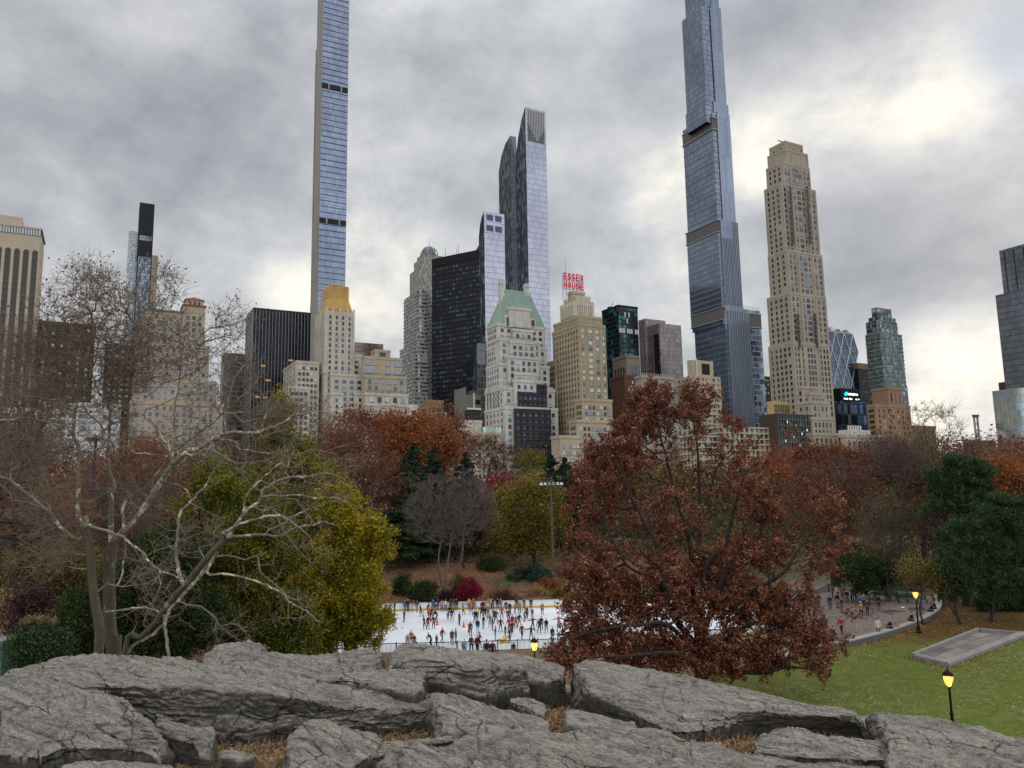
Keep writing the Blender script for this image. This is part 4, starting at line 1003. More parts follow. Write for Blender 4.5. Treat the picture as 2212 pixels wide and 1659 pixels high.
for dx, dz in ((-.035, -.04), (.035, .04)):
    for k in range(14):
        a0_, a1_ = k * math.pi / 7, (k + 1) * math.pi / 7; r = SH * .13
        c_ = (cx_ + dx * SW * .8, cz_ + dz * SH)
        a.frustum((c_[0] + r * math.cos(a0_), bs - .1, c_[1] + r * math.sin(a0_)), (c_[0] + r * math.cos(a1_), bs - .1, c_[1] + r * math.sin(a1_)), .28, .28, 4, CL)
a.obj('emblem', so)
# 25-29
B = Bld('apartment_tower', 'dark narrow tower with brown crown between the triangle glass tower and the green glass tower', 1853, 795, 650)
t = B.tier(1848, 1853, 1882, 794, m=glassmat('dark_balconies', ['15171a', '23262a', '3a3d40'], 3, 3.2, .25, .3, '1b1a1b', metal=.2)); a = MB(); a.box(t.a - .5, t.a + t.W + .5, t.b - .5, t.b + 10, t.z1 - GZ - 1, t.z1 - GZ + 4, stonemat('brick_umber', '8d7054'), bottom=True); B.part('crown', a); B.done('glazing')
GT = glassmat('glass_green', ['3a4a4a', '5c6f6e', '9cb0b0', '2a3838', '7f9391', '46595a'], 1.9, 3.4, .1, .3, '54615e', spand='5a6663', metal=.45)
B = Bld('apartment_tower', 'green grey glass apartment tower with stepped top, standing alone at right', 1898, 690, 600)
t = B.tier(1870, 1893, 1938, 692, m=GT); t = B.tier(1869, 1900, 1948, 718, b=-3, m=GT); B.bands(t, mat('slab_green', '7d8884', .7), 3.4, th=.7, out=.5)
t = B.tier(1876, 1896, 1935, 683, b=1.5, m=GT); t = B.tier(1882, 1894, 1925, 664, b=3, m=GT)
a = MB()
for i in range(2):
    for j in range(2): a.box(t.a + t.W * (.38 + i * .2), t.a + t.W * (.52 + i * .2), t.b - .1, t.b - .02, t.z1 - GZ - 6 - 3.4 * j, t.z1 - GZ - 3.6 - 3.4 * j, M_DARKWIN)
B.part('window', a); t = B.tier(1878, 1910, 1960, 830, b=-5, m=GT); B.done('glazing')
B = Bld('apartment_building', 'brown brick building with a slotted tower below the green glass tower', 1905, 876, 500)
t = B.tier(1872, 1890, 1966, 875, m=ORB, cornice=.2); B.windows(t, 'N', n=7, dv=3.6, w=1.3, h=1.9, mix='ddp'); B.windows(t, 'E', n=3, dv=3.6, w=1.3, h=1.9, mix='ddb')
t = B.tier(1911, 1917, 1948, 838, b=2, m=ORB, cornice=.4, D=12); B.windows(t, 'N', n=3, dv=40, w=1.5, h=6.5, mix='sd', top=3)
t = B.tier(1955, 1966, 2020, 921, b=3, m=ORB, cornice=.3); B.windows(t, 'N', n=6, dv=3.6, w=1.3, h=1.9, mix='ddp')
for k in range(6):
    a = MB(); q = B.hit(1925, 885 + k * 12, b=-.4); a.box(q[0] - 1.6, q[0] + 1.6, q[1] - 1, q[1], q[2] - GZ, q[2] - GZ + 1.0, mat('balcony_grey', '8d8478', .8), bottom=True); B.part('balcony', a)
B.done()
B = Bld('low_building', 'cream low building with rooftop plant left of the brown brick building', 1832, 942, 430)
t = B.tier(1815, 1826, 1912, 941, m=LIME, cornice=.4); B.windows(t, 'N', n=8, dv=4.2, w=2.0, h=2.6, mix='bds', top=3)
a = MB(); a.box(t.a + t.W * .2, t.a + t.W * .75, t.b + 3, t.b + 10, t.z1 - GZ, t.z1 - GZ + 3.8, GREYST)
for i in range(6): a.frustum((t.a + t.W * (.28 + i * .06), t.b + 5, t.z1 - GZ + 3.8), (t.a + t.W * (.28 + i * .06), t.b + 5, t.z1 - GZ + 6.4), .5, .5, 6, mat('flue_white', 'c2c2c0', .4), True)
B.part('rooftop_plant', a); B.done()
B = Bld('low_building', 'low grey building with a pale glass front beside the twin stacks at far right', 2090, 962, 520)
t = B.tier(2080, 2090, 2150, 950, b=6, m=GRB); t = B.tier(2095, 2098, 2186, 966, m=glassmat('glass_hangar', ['a5aaa8', '8d9392', 'b7bbb6'], 5, 3.2, .05, .12, '71706c', metal=.3)); B.bands(t, blk, 40, th=1.8, out=.2, faces='N', top=17); B.done()
B = Bld('twin_stack', 'pair of thin flared stacks rising above the low grey building at right', 2106, 930, 700, cat='stack')
for px in (2103.5, 2110.5):
    q = B.hit(px, 896, b=0); a = MB(); zt_ = q[2] - GZ; a.frustum((q[0], 0, 20), (q[0], 0, zt_ - 3), 1.0, .9, 8, mat('stack_grey', '8d8f93', .6)); a.frustum((q[0], 0, zt_ - 3), (q[0], 0, zt_), 1.0, 1.9, 8, mat('stack_cap', '6d6158', .6), True); B.part('stack', a)
a = MB()
q0, q1 = B.hit(2103.5, 900, b=0), B.hit(2110.5, 900, b=0)
z = 40
while z < q0[2] - GZ - 8: a.frustum((q0[0], 0, z), (q1[0], 0, z + 5), .2, .2, 4, M_STEEL); a.frustum((q1[0], 0, z), (q0[0], 0, z + 5), .2, .2, 4, M_STEEL); z += 6
B.part('brace', a)
# 30 far right tower and its mirror glass base
DKB = glassmat('glass_slate', ['7e8896', '78828f', '848d9b', '8a93a1'], 2.0, 4.1, .04, .12, '2f3a48', metal=.7, rough=.12)
B = Bld('skyscraper', 'slate blue glass skyscraper cut by the right edge', 2330, 494, 480)
t = B.tier(2158, 2330, 2380, 494, m=DKB); 
a = MB()
for i in range(8): a.box(t.a - .3, t.a - .02, t.b + t.D * (i + .45) / 8, t.b + t.D * (i + .45) / 8 + .5, t.z1 - GZ - 34, t.z1 - GZ - 2, M_STEEL)
B.part('fin', a)
t = B.tier(2150, 2334, 2390, 596, b=-3, m=DKB)
a = MB(); a.box(t.a + 3, t.a + 11, t.b + t.D - 3, t.b + t.D + 6, 0, B.hit(2290, 790, b=-4)[2] - GZ, BRN); B.part('plant_room', a)
B.done('glazing')
B = Bld('office_building', 'bright mirror glass block reflecting the sky at the right edge', 2330, 822, 400)
MIR = glassmat('glass_bright', ['b5cbd6', 'c6d3d6', 'bdc9c6', 'd2d5c8'], 2.4, 4.0, .05, .08, '8397a3', metal=.9, rough=.06)
t = B.tier(2143, 2330, 2390, 822, m=MIR); B.done('glazing')
# ------------------------------------------------------------------ noise in numpy
def _hash(ix, iy, iz, s):
    h = (ix * 374761393 + iy * 668265263 + iz * 2147483647 + s * 1274126177) & 0xFFFFFFFF
    h = ((h ^ (h >> 13)) * 1274126177) & 0xFFFFFFFF
    h = ((h ^ (h >> 16)) * 2246822519) & 0xFFFFFFFF
    return ((h ^ (h >> 15)) & 0xFFFFFF) / float(0xFFFFFF)
def vn(p, s=0):
    p = np.asarray(p, dtype=np.float64); i = np.floor(p).astype(np.int64); f = p - i; f = f * f * f * (f * (f * 6 - 15) + 10)
    r = 0
    for dx in (0, 1):
        wx = f[:, 0] if dx else 1 - f[:, 0]
        for dy in (0, 1):
            wy = f[:, 1] if dy else 1 - f[:, 1]
            for dz in (0, 1):
                wz = f[:, 2] if dz else 1 - f[:, 2]
                r = r + wx * wy * wz * _hash(i[:, 0] + dx, i[:, 1] + dy, i[:, 2] + dz, s)
    return r * 2 - 1
def fbm(p, o=4, s=0, g=.5, l=2.03):
    a, r = 1.0, 0; p = np.asarray(p, dtype=np.float64)
    for k in range(o): r = r + a * vn(p + k * 17.3, s + k); p = p * l; a *= g
    return r
def ss(a, b, x):
    t = np.clip((x - a) / (b - a), 0, 1); return t * t * (3 - 2 * t)
# ------------------------------------------------------------------ the lie of the land
RC, RA, RB, RROT = (-6.0, 102.5), 38.0, 15.5, R(3)      # rink centre, half length, half width
def rink_d(x, y, ra=RA, rb=RB):
    dx, dy = x - RC[0], y - RC[1]; c, s = math.cos(RROT), math.sin(RROT)
    u, v = dx * c + dy * s, -dx * s + dy * c
    return (np.abs(u / ra) ** 2.7 + np.abs(v / rb) ** 2.7) ** (1 / 2.7)
def land(x, y):
    x = np.asarray(x, dtype=np.float64); y = np.asarray(y, dtype=np.float64)
    z = 3.2 + 0 * x
    z = z + (5.6 - 3.2) * ss(-18, -28, x) * ss(86, 60, y)
    hill = .3 + 3.9 * ss(117, 142, y) + 2.2 * ss(142, 172, y); pz = ss(22, 28, x); hill = hill + (3.2 + 3.0 * ss(122, 165, y) - hill) * pz
    z = z + (hill - z) * ss(112, 120, y)
    z = z + (1 - ss(-.2, 6, x - 24 - 0.06 * y)) * ss(120, 112, y) * ss(70, 82, y) * ss(-60, -45, x) * (-2.9)   # the rink lies low
    z = z + ss(0, 1, (1.2 - rink_d(x, y)) * 6) * (-.15 - z)
    z = z + 0.25 * ss(22, 60, y) * fbm(np.stack([x * .05, y * .05, x * 0], -1), 3, 5) * (rink_d(x, y) > 1.2) * ss(60, 130, y)
    # the rock knoll we stand on
    rx = (x + 2) / np.where(x > -2, 17.0, 24.0)
    edge = 21.5 - 5.5 * ss(3, 12, x) - 8 * ss(11, 20, x)
    k = ss(0, 1, (edge + 6.5 - y) / 6.5) * ss(26, 17, np.abs(x + 2))
    z = z + (11.5 - z) * k
    return z
def land1(x, y): return float(land(np.array([x]), np.array([y]))[0])
def axis(lo, hi, c, n, p=2.2):
    t = np.linspace(-1, 1, n); v = np.sign(t) * np.abs(t) ** p
    return c + np.where(v < 0, v * (c - lo), v * (hi - c))
xs = np.unique(np.concatenate([axis(-2500, 2500, 0, 120, 3), np.linspace(-60, 60, 161)])); ys = np.unique(np.concatenate([np.linspace(-40, 200, 241), axis(200, 3500, 200, 50, 2)]))
GX, GY = np.meshgrid(xs, ys); gx, gy = GX.ravel(), GY.ravel(); gz = land(gx, gy)
nx, ny = len(xs), len(ys); ii = np.arange(nx * ny).reshape(ny, nx)
F = np.stack([ii[:-1, :-1], ii[:-1, 1:], ii[1:, 1:], ii[1:, :-1]], -1).reshape(-1, 4)
def groundmat():
    m = bpy.data.materials.new('ground_leaf_litter'); m.use_nodes = True; t = NT(m.node_tree); b = m.node_tree.nodes['Principled BSDF']
    g = t.add('ShaderNodeNewGeometry').outputs['Position']
    a = t.noise(g, .12, 6, .6); f = t.noise(g, 2.2, 6, .7)
    lit = t.ramp(f, [(.3, hexc('2e2119')), (.45, hexc('5c3f2a')), (.6, hexc('7e5a3d')), (.75, hexc('3f3122'))])
    grs = t.ramp(f, [(.3, hexc('26301a')), (.6, hexc('47542b')), (.8, hexc('6a5f38'))])
    c = t.mix(t.ramp(a, [(.5, (0, 0, 0, 1)), (.62, (1, 1, 1, 1))]), lit, grs)
    t.put(b.inputs['Base Color'], c); b.inputs['Roughness'].default_value = .95
    t.put(b.inputs['Normal'], t.add('ShaderNodeBump', {'Height': f, 'Strength': .5, 'Distance': .1}).outputs[0]); return m
def lawnmat():
    m = bpy.data.materials.new('lawn_grass'); m.use_nodes = True; t = NT(m.node_tree); b = m.node_tree.nodes['Principled BSDF']
    g = t.add('ShaderNodeNewGeometry').outputs['Position']
    a = t.noise(g, .22, 5, .6); f = t.noise(g, 5.0, 8, .75); s = t.noise(g, 1.1, 5, .6)
    c = t.ramp(f, [(.3, hexc('303b16')), (.5, hexc('505b26')), (.7, hexc('70783a'))])
    c = t.mix(t.ramp(s, [(.44, (0, 0, 0, 1)), (.72, (.65, .65, .65, 1))]), c, hexc('79704a'))
    c = t.mix(t.ramp(a, [(.4, (0, 0, 0, 1)), (.7, (.45, .45, .45, 1))]), c, hexc('556426'))
    sp = t.add('ShaderNodeSeparateXYZ', {0: g})
    # bare soil and needles under the trees at the back of the lawn
    wob = t.math('MULTIPLY', t.noise(g, .35, 4, .6), 9.0)
    back = t.math('SUBTRACT', t.math('ADD', sp.outputs[1], wob), t.math('ADD', 72.0, t.math('MULTIPLY', sp.outputs[0], .06)))
    c = t.mix(t.math('MULTIPLY', back, .28, clamp=True), c, t.ramp(f, [(.3, hexc('33281a')), (.7, hexc('6d5330'))]))
    lf = t.math('SUBTRACT', 12.5, t.math('ADD', sp.outputs[0], t.math('MULTIPLY', wob, .4)))
    c = t.mix(t.math('MULTIPLY', lf, .3, clamp=True), c, t.ramp(f, [(.3, hexc('3b2f22')), (.7, hexc('6f5b42'))]))
    t.put(b.inputs['Base Color'], c); b.inputs['Roughness'].default_value = 1; b.inputs['Specular IOR Level'].default_value = .05
    t.put(b.inputs['Normal'], t.add('ShaderNodeBump', {'Height': f, 'Strength': .5, 'Distance': .06}).outputs[0]); return m
tag(mobj('ground', npmesh('ground', np.stack([gx, gy, gz], -1), F, groundmat(), smooth=True)), kind='structure')
def sheet(name, poly, mt, dz=.02, step=1.0, kind='structure', hfix=None):
    """a sheet laid over the land inside a plan polygon (grid cells whose centre is inside)"""
    px = [p[0] for p in poly]; py = [p[1] for p in poly]
    X = np.arange(min(px), max(px) + step, step); Y = np.arange(min(py), max(py) + step, step)
    A, B_ = np.meshgrid(X, Y); i_ = np.arange(A.size).reshape(A.shape)
    cx, cy = A[:-1, :-1] + step / 2, B_[:-1, :-1] + step / 2
    ins = np.zeros(cx.shape, bool); n = len(poly)
    for k in range(n):
        (x0, y0), (x1, y1) = poly[k], poly[(k + 1) % n]
        if y0 == y1: continue
        c = ((y0 > cy) != (y1 > cy)) & (cx < (x1 - x0) * (cy - y0) / (y1 - y0) + x0); ins ^= c
    F = np.stack([i_[:-1, :-1], i_[:-1, 1:], i_[1:, 1:], i_[1:, :-1]], -1)[ins]
    z = (land(A.ravel(), B_.ravel()) if hfix is None else np.full(A.size, hfix)) + dz
    us, inv = np.unique(F, return_inverse=True); V = np.stack([A.ravel(), B_.ravel(), z], -1)[us]
    return tag(mobj(name, npmesh(name, V, inv.reshape(F.shape), mt, smooth=True)), kind=kind)
LAWN = lawnmat()
# plaza edge, traced on the ground at its own level
wallpx = [(1560, 1462), (1700, 1428), (1756, 1411), (1830, 1396), (1900, 1378), (1950, 1362), (1992, 1345), (2015, 1332), (2026, 1320), (2028, 1306), (2024, 1290)]
wallp = [PZ(px, py, 3.2) for px, py in wallpx]
lawnpoly = [(8, 24), (70, 24), (90, 130), (wallp[-1].x + .3, 130)] + [(p.x, p.y) for p in wallp[::-1]] + [(10, 62)]
sheet('lawn', lawnpoly, LAWN, .05, .7)
PAV = mat('plaza_asphalt_paving', '6f655f', .9, var=.18, vscale=.8, bump=.3, bscale=6)
pl = [(p.x, p.y) for p in wallp] + [(wallp[-1].x - 2, wallp[-1].y + 14), (wallp[-1].x - 30, wallp[-1].y + 12), (26, 112), (25, 96), (27, 80), (24, 70)]
sheet('plaza', pl, PAV, .06, .7)
# ice
ICE = mat('ice', 'dfe5ec', .35, spec=.5, var=.09, vscale=.35)
t_ = NT(ICE.node_tree); g_ = t_.add('ShaderNodeNewGeometry').outputs['Position']; l_ = t_.noise(g_, .9, 3, .5, 2.5); l2_ = t_.noise(g_, 2.2, 3, .5, 3.0)
sc_ = t_.math('MAXIMUM', t_.math('SUBTRACT', 1.0, t_.math('DIVIDE', t_.math('ABSOLUTE', t_.math('SUBTRACT', l_, .5)), .012), clamp=True), t_.math('SUBTRACT', 1.0, t_.math('DIVIDE', t_.math('ABSOLUTE', t_.math('SUBTRACT', l2_, .48)), .012), clamp=True))
t_.put(ICE.node_tree.nodes['Principled BSDF'].inputs['Base Color'], t_.mix(t_.math('MULTIPLY', sc_, .35), t_.ramp(t_.noise(g_, .12, 5, .6), [(.35, hexc('cfd8e2')), (.65, hexc('edf0f3'))]), hexc('a9b4c0')))
th = np.linspace(0, 2 * math.pi, 97)[:-1]
def rinkpt(t, k=1.0, off=0.0):
    c, s = math.cos(t), math.sin(t); r = (abs(c / (RA * k + off)) ** 2.7 + abs(s / (RB * k + off)) ** 2.7) ** (-1 / 2.7)
    u, v = c * r, s * r; cr, sr = math.cos(RROT), math.sin(RROT)
    return (RC[0] + u * cr - v * sr, RC[1] + u * sr + v * cr)
a = MB(); a.poly([(*rinkpt(t), .02) for t in th], ICE); tag(a.obj('ice'), kind='structure')
# boards round the far side, dark railing round the near side
WB = mat('board_white', 'dfe1e2', .4); YB = mat('kick_yellow', 'c99a2a', .5)
rb = empty('rink_boards', (RC[0], RC[1], 0), 0, 'low white rink boards with a yellow kick strip along the far edge of the ice', 'rink boards')
def loc(p): return (p[0] - RC[0], p[1] - RC[1])
far = [t for t in np.linspace(-.35, math.pi + .35, 90)]
for nm, z0, z1, off, m in (('panel', .27, 1.08, .05, WB), ('kick_strip', .0, .27, .0, YB), ('cap_rail', 1.08, 1.14, -.03, mat('cap_grey', 'b9bcbf', .5))):
    a = MB()
    for t0, t1 in zip(far, far[1:]):
        p, q, p2, q2 = loc(rinkpt(t0, 1, off)), loc(rinkpt(t1, 1, off)), loc(rinkpt(t0, 1, .2)), loc(rinkpt(t1, 1, .2))
        a.poly([(*q, z0), (*p, z0), (*p, z1), (*q, z1)], m); a.poly([(*p2, z0), (*q2, z0), (*q2, z1), (*p2, z1)], m); a.poly([(*q, z1), (*p, z1), (*p2, z1), (*q2, z1)], m)
    a.obj(nm, rb)
BT = mat('board_letter', '55585c', .6)
for word, u, z0, h, wd in (('WOLLMAN', 0, .68, .26, 2.3), ('NYC', 1.45, .36, .22, .85)):
    me = text_mesh(word, 1.0, BT, .005, .01); vs = [q.co for q in me.vertices]; x0, x1, y0, y1 = min(q.x for q in vs), max(q.x for q in vs), min(q.y for q in vs), max(q.y for q in vs)
    pb = PZ(1011, 1316, 0.0); pa = PZ(1021, 1316, 0.0); dr = Vector((pa.x - pb.x, pa.y - pb.y, 0)).normalized()
    best = min(far, key=lambda t: abs(rinkpt(t)[0] - pb.x)); bp = rinkpt(best); bq = rinkpt(best - .03); dr = Vector((bq[0] - bp[0], bq[1] - bp[1], 0)).normalized()
    for q in me.vertices:
        x, y, z = q.co; s_ = (x - x0) / (x1 - x0) * wd + u; w_ = Vector((bp[0], bp[1], 0)) + dr * (s_ - 1.0)
        q.co = (w_.x - RC[0] + dr.y * .12, w_.y - RC[1] - dr.x * .12 - .1 - z * 2, z0 + (y - y0) / (y1 - y0) * h)
    mobj('lettering', me, rb)
RAILM = mat('railing_black', '17181b', .5, .3)
def railing(name, label, pts, h, cat='railing', gap=.14, step=2.2, parent=None, m=None):
    """pts: world points on the ground; posts every step, pickets every gap"""
    m = m or RAILM
    o = empty(name, pts[0], 0, label, cat); p0 = Vector(pts[0]); rails, pick = MB(), MB(); dist = 0; nextp = 0; nextk = 0
    for a_, b_ in zip(pts, pts[1:]):
        a_, b_ = Vector(a_) - p0, Vector(b_) - p0; L = (b_ - a_).length; d = (b_ - a_) / L
        for z in (.12, h - .05): rails.frustum(a_ + Vector((0, 0, z)), b_ + Vector((0, 0, z)), .045, .045, 4, m)
        while nextp < dist + L:
            q = a_ + d * (nextp - dist); pb_ = MB(); pb_.box(q.x - .05, q.x + .05, q.y - .05, q.y + .05, q.z, q.z + h + .08, m); pb_.obj('post', o); nextp += step
        while nextk < dist + L:
            q = a_ + d * (nextk - dist); pick.box(q.x - .017, q.x + .017, q.y - .017, q.y + .017, q.z + .1, q.z + h - .05, m); nextk += gap
        dist += L
    rails.obj('rail', o); tag(pick.obj('picket', o), kind='stuff'); return o
near = [(*rinkpt(t, 1, .25), .0) for t in np.linspace(math.pi + .9, 2 * math.pi - .35, 40)]
railing('railing', 'black picket railing along the near edge of the ice', near, 1.15)
# low stone seat wall round the plaza
ST = mat('granite', '5f5d5a', .8, var=.15, vscale=3, bump=.2)
wl = empty('seat_wall', (wallp[5].x, wallp[5].y, 3.2), 0, 'low curved granite seat wall between the plaza and the lawn', 'wall')
def smoothpath(P_, n=8):
    P_ = [Vector(p) for p in P_]; out = []
    Q = [P_[0] * 2 - P_[1]] + P_ + [P_[-1] * 2 - P_[-2]]
    for i in range(1, len(Q) - 2):
        for k in range(n):
            t = k / n; out.append(.5 * ((2 * Q[i]) + (-Q[i - 1] + Q[i + 1]) * t + (2 * Q[i - 1] - 5 * Q[i] + 4 * Q[i + 1] - Q[i + 2]) * t * t + (-Q[i - 1] + 3 * Q[i] - 3 * Q[i + 1] + Q[i + 2]) * t ** 3))
    out.append(P_[-1]); return out
sp_ = smoothpath(wallp, 4)
def ribbon(path, o0, o1, z0, z1, m, base):
    a = MB(); n = len(path); prev = None
    for i, p in enumerate(path):
        d = (path[min(i + 1, n - 1)] - path[max(i - 1, 0)]); d.z = 0; d.normalize(); nn = Vector((-d.y, d.x, 0))
        A_ = [p + nn * o0 - base + Vector((0, 0, z0)), p + nn * o0 - base + Vector((0, 0, z1)), p + nn * o1 - base + Vector((0, 0, z1)), p + nn * o1 - base + Vector((0, 0, z0))]
        if prev:
            for k in range(3): a.poly([prev[k], A_[k], A_[k + 1], prev[k + 1]], m)
        else: a.poly(A_, m)
        prev = A_
    a.poly(prev[::-1], m); return a
bs_ = Vector((wallp[5].x, wallp[5].y, 3.2))
ribbon(sp_, -.28, .28, -.3, .42, ST, bs_).obj('base', wl); ribbon(sp_, -.34, .34, .425, .52, mat('granite_cap', '8f8d89', .75, var=.12, vscale=2), bs_).obj('coping', wl)
# empty stone basin on the lawn
c4 = [PZ(px, py, 3.25) for px, py in ((1966, 1420), (2051, 1441), (2219, 1374), (2108, 1364))]
ctr = sum(c4, Vector()) / 4
bo = empty('stone_basin', (ctr.x, ctr.y, 3.2), 0, 'long empty stone rectangle with raised kerbs set in the lawn', 'basin')
L4 = [p - ctr for p in c4]
def slabm():
    m = bpy.data.materials.new('slab_paving'); m.use_nodes = True; t = NT(m.node_tree); b = m.node_tree.nodes['Principled BSDF']
    br = t.add('ShaderNodeTexBrick', {'Vector': t.add('ShaderNodeTexCoord').outputs['UV'], 'Color1': hexc('8f8578'), 'Color2': hexc('3a3a40'), 'Mortar': hexc('46423d'), 'Scale': 1.0, 'Mortar Size': .05, 'Brick Width': 2.6, 'Row Height': 1.15}); br.offset = .37
    nz = t.noise(t.add('ShaderNodeTexCoord').outputs['Object'], 1.5, 6, .6)
    t.put(b.inputs['Base Color'], t.mix(.18, br.outputs[0], t.ramp(nz, [(.3, hexc('4d4740')), (.7, hexc('9a9185'))]))); b.inputs['Roughness'].default_value = .85; return m
SLB = slabm()
w1 = (L4[2] - L4[1]).length; w2 = (L4[0] - L4[1]).length
a = MB(); a.poly([L4[1] + Vector((0, 0, .1)), L4[2] + Vector((0, 0, .1)), L4[3] + Vector((0, 0, .1)), L4[0] + Vector((0, 0, .1))], SLB, [(0, 0), (w1, 0), (w1, w2), (0, w2)]); a.obj('floor', bo)
KB = mat('kerb_stone', '807e7c', .8, var=.2, vscale=1.2, bump=.2)
for i in range(4):
    p, q = L4[i], L4[(i + 1) % 4]; inn = (-(p + q) / 2).normalized(); n_ = Vector((-(q - p).y, (q - p).x, 0)).normalized()
    if n_.dot(inn) < 0: n_ = -n_
    wd = .62 if i in (1,) else .42; hh = .42
    d = (q - p).normalized(); p2, q2 = p + d * (.0 if i % 2 else .45), q - d * (0 if i % 2 else .45)
    a = MB(); P0 = [p2, q2]; prof = [(-.02, 0), (-.02, hh * .7), (.12, hh), (wd, hh * .96), (wd, 0.0)]
    for (o0, z0), (o1, z1) in zip(prof, prof[1:]): a.poly([p2 + n_ * o0 + Vector((0, 0, z0)), q2 + n_ * o0 + Vector((0, 0, z0)), q2 + n_ * o1 + Vector((0, 0, z1)), p2 + n_ * o1 + Vector((0, 0, z1))], KB)
    for e in (p2, q2): a.poly([e + n_ * o + Vector((0, 0, z)) for o, z in prof], KB)
    a.obj('kerb', bo)
# ------------------------------------------------------------------ bedrock ledges in the foreground
def rockmat(name, soil=False):
    m = bpy.data.materials.new(name); m.use_nodes = True; t = NT(m.node_tree); b = m.node_tree.nodes['Principled BSDF']
    g = t.add('ShaderNodeNewGeometry'); p = g.outputs['Position']
    mp = t.add('ShaderNodeMapping', {'Vector': p, 'Rotation': (R(8), R(6), R(-28)), 'Scale': (1.9, .36, .30)}, vector_type='TEXTURE')
    big = t.noise(p, .9, 6, .6); st = t.noise(mp, 2.0, 10, .68, .6); fine = t.noise(p, 22, 8, .75); med = t.noise(p, 4.5, 8, .7)
    c = t.ramp(st, [(.27, hexc('413f3c')), (.4, hexc('6d6964')), (.52, hexc('8c867e')), (.7, hexc('a7a096'))])
    c = t.mix(t.ramp(big, [(.35, (0, 0, 0, 1)), (.7, (.7, .7, .7, 1))]), c, hexc('9f978b'))
    c = t.mix(.55, c, t.mix(1.0, c, t.ramp(fine, [(.32, (.3, .3, .3, 1)), (.48, (.9, .9, .9, 1)), (.68, (1.6, 1.6, 1.56, 1))]), 'MULTIPLY'))
    c = t.mix(t.ramp(med, [(.56, (0, 0, 0, 1)), (.7, (.5, .5, .5, 1))]), c, hexc('4c4a48'))
    # painted wrinkle shade: dark threads where noise crosses its middle, at two sizes
    for sc_, wd_, am_ in ((3.2, .030, .55), (8.5, .035, .5), (20.0, .05, .4)):
        w0 = t.noise(t.add('ShaderNodeMapping', {'Vector': p, 'Rotation': (0, 0, R(-28)), 'Scale': (2.6, .85, .75)}, vector_type='TEXTURE'), sc_, 5, .6, .5)
        ln = t.math('SUBTRACT', 1.0, t.math('DIVIDE', t.math('ABSOLUTE', t.math('SUBTRACT', w0, .5)), wd_), clamp=True)
        c = t.mix(t.math('MULTIPLY', ln, am_), c, hexc('34312e'))
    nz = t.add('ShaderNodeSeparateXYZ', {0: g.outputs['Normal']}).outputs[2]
    steep = t.math('SUBTRACT', 1.0, t.math('DIVIDE', nz, .62), clamp=True)     # dark stain on steep walls, with their shade painted into the colour
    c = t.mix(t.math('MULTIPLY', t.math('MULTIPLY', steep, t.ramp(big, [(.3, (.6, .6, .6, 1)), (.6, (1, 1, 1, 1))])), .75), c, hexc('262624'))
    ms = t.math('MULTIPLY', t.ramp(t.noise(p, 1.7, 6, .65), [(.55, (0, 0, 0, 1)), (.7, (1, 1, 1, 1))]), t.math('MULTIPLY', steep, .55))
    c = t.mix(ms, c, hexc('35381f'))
    # thin dark cracks following the grain
    vo = t.add('ShaderNodeTexVoronoi', {'Vector': t.add('ShaderNodeMapping', {'Vector': t.mix(.12, p, t.add('ShaderNodeTexNoise', {'Vector': p, 'Scale': 1.5, 'Detail': 4.0}).outputs['Color']), 'Rotation': (0, 0, R(-34)), 'Scale': (2.1, .6, 1.0)}, vector_type='TEXTURE'), 'Scale': 1.1}, feature='DISTANCE_TO_EDGE')
    cr = t.ramp(vo.outputs['Distance'], [(0.0, (1, 1, 1, 1)), (.018, (0, 0, 0, 1))])
    crm = t.math('MULTIPLY', cr, t.ramp(big, [(.45, (0, 0, 0, 1)), (.55, (1, 1, 1, 1))]))
    c = t.mix(t.math('MULTIPLY', crm, .8), c, hexc('1d1c1b'))
    if soil:
        at = t.add('ShaderNodeAttribute', attribute_name='soil', attribute_type='GEOMETRY').outputs['Fac']
        so_ = t.ramp(t.math('ADD', at, t.math('MULTIPLY', t.math('SUBTRACT', t.noise(p, 3.0, 6, .7), .5), .8)), [(.42, (0, 0, 0, 1)), (.5, (1, 1, 1, 1))])
        c = t.mix(so_, c, t.ramp(t.noise(p, 14, 8, .75), [(.3, hexc('261d16')), (.48, hexc('52402f')), (.62, hexc('7a6148')), (.75, hexc('97805e'))]))
    t.put(b.inputs['Base Color'], c); b.inputs['Roughness'].default_value = .85; b.inputs['Specular IOR Level'].default_value = .25
    h = t.math('ADD', t.math('ADD', t.math('MULTIPLY', st, 1.0), t.math('MULTIPLY', fine, .22)), t.math('SUBTRACT', t.math('MULTIPLY', med, .5), t.math('MULTIPLY', crm, .6)))
    t.put(b.inputs['Normal'], t.add('ShaderNodeBump', {'Height': h, 'Strength': 1.0, 'Distance': .085}).outputs[0])
    return m
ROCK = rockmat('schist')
def resamp(pl, n):
    p = np.array([tuple(P(*q)) for q in pl]); d = np.r_[0, np.cumsum(np.linalg.norm(np.diff(p, axis=0), axis=1))]
    t = np.linspace(0, d[-1], n); return np.stack([np.interp(t, d, p[:, k]) for k in range(3)], -1)
def _sm(a, it):
    for _ in range(it): a[1:-1] = (a[:-2] + 2 * a[1:-1] + a[2:]) / 4
    return a
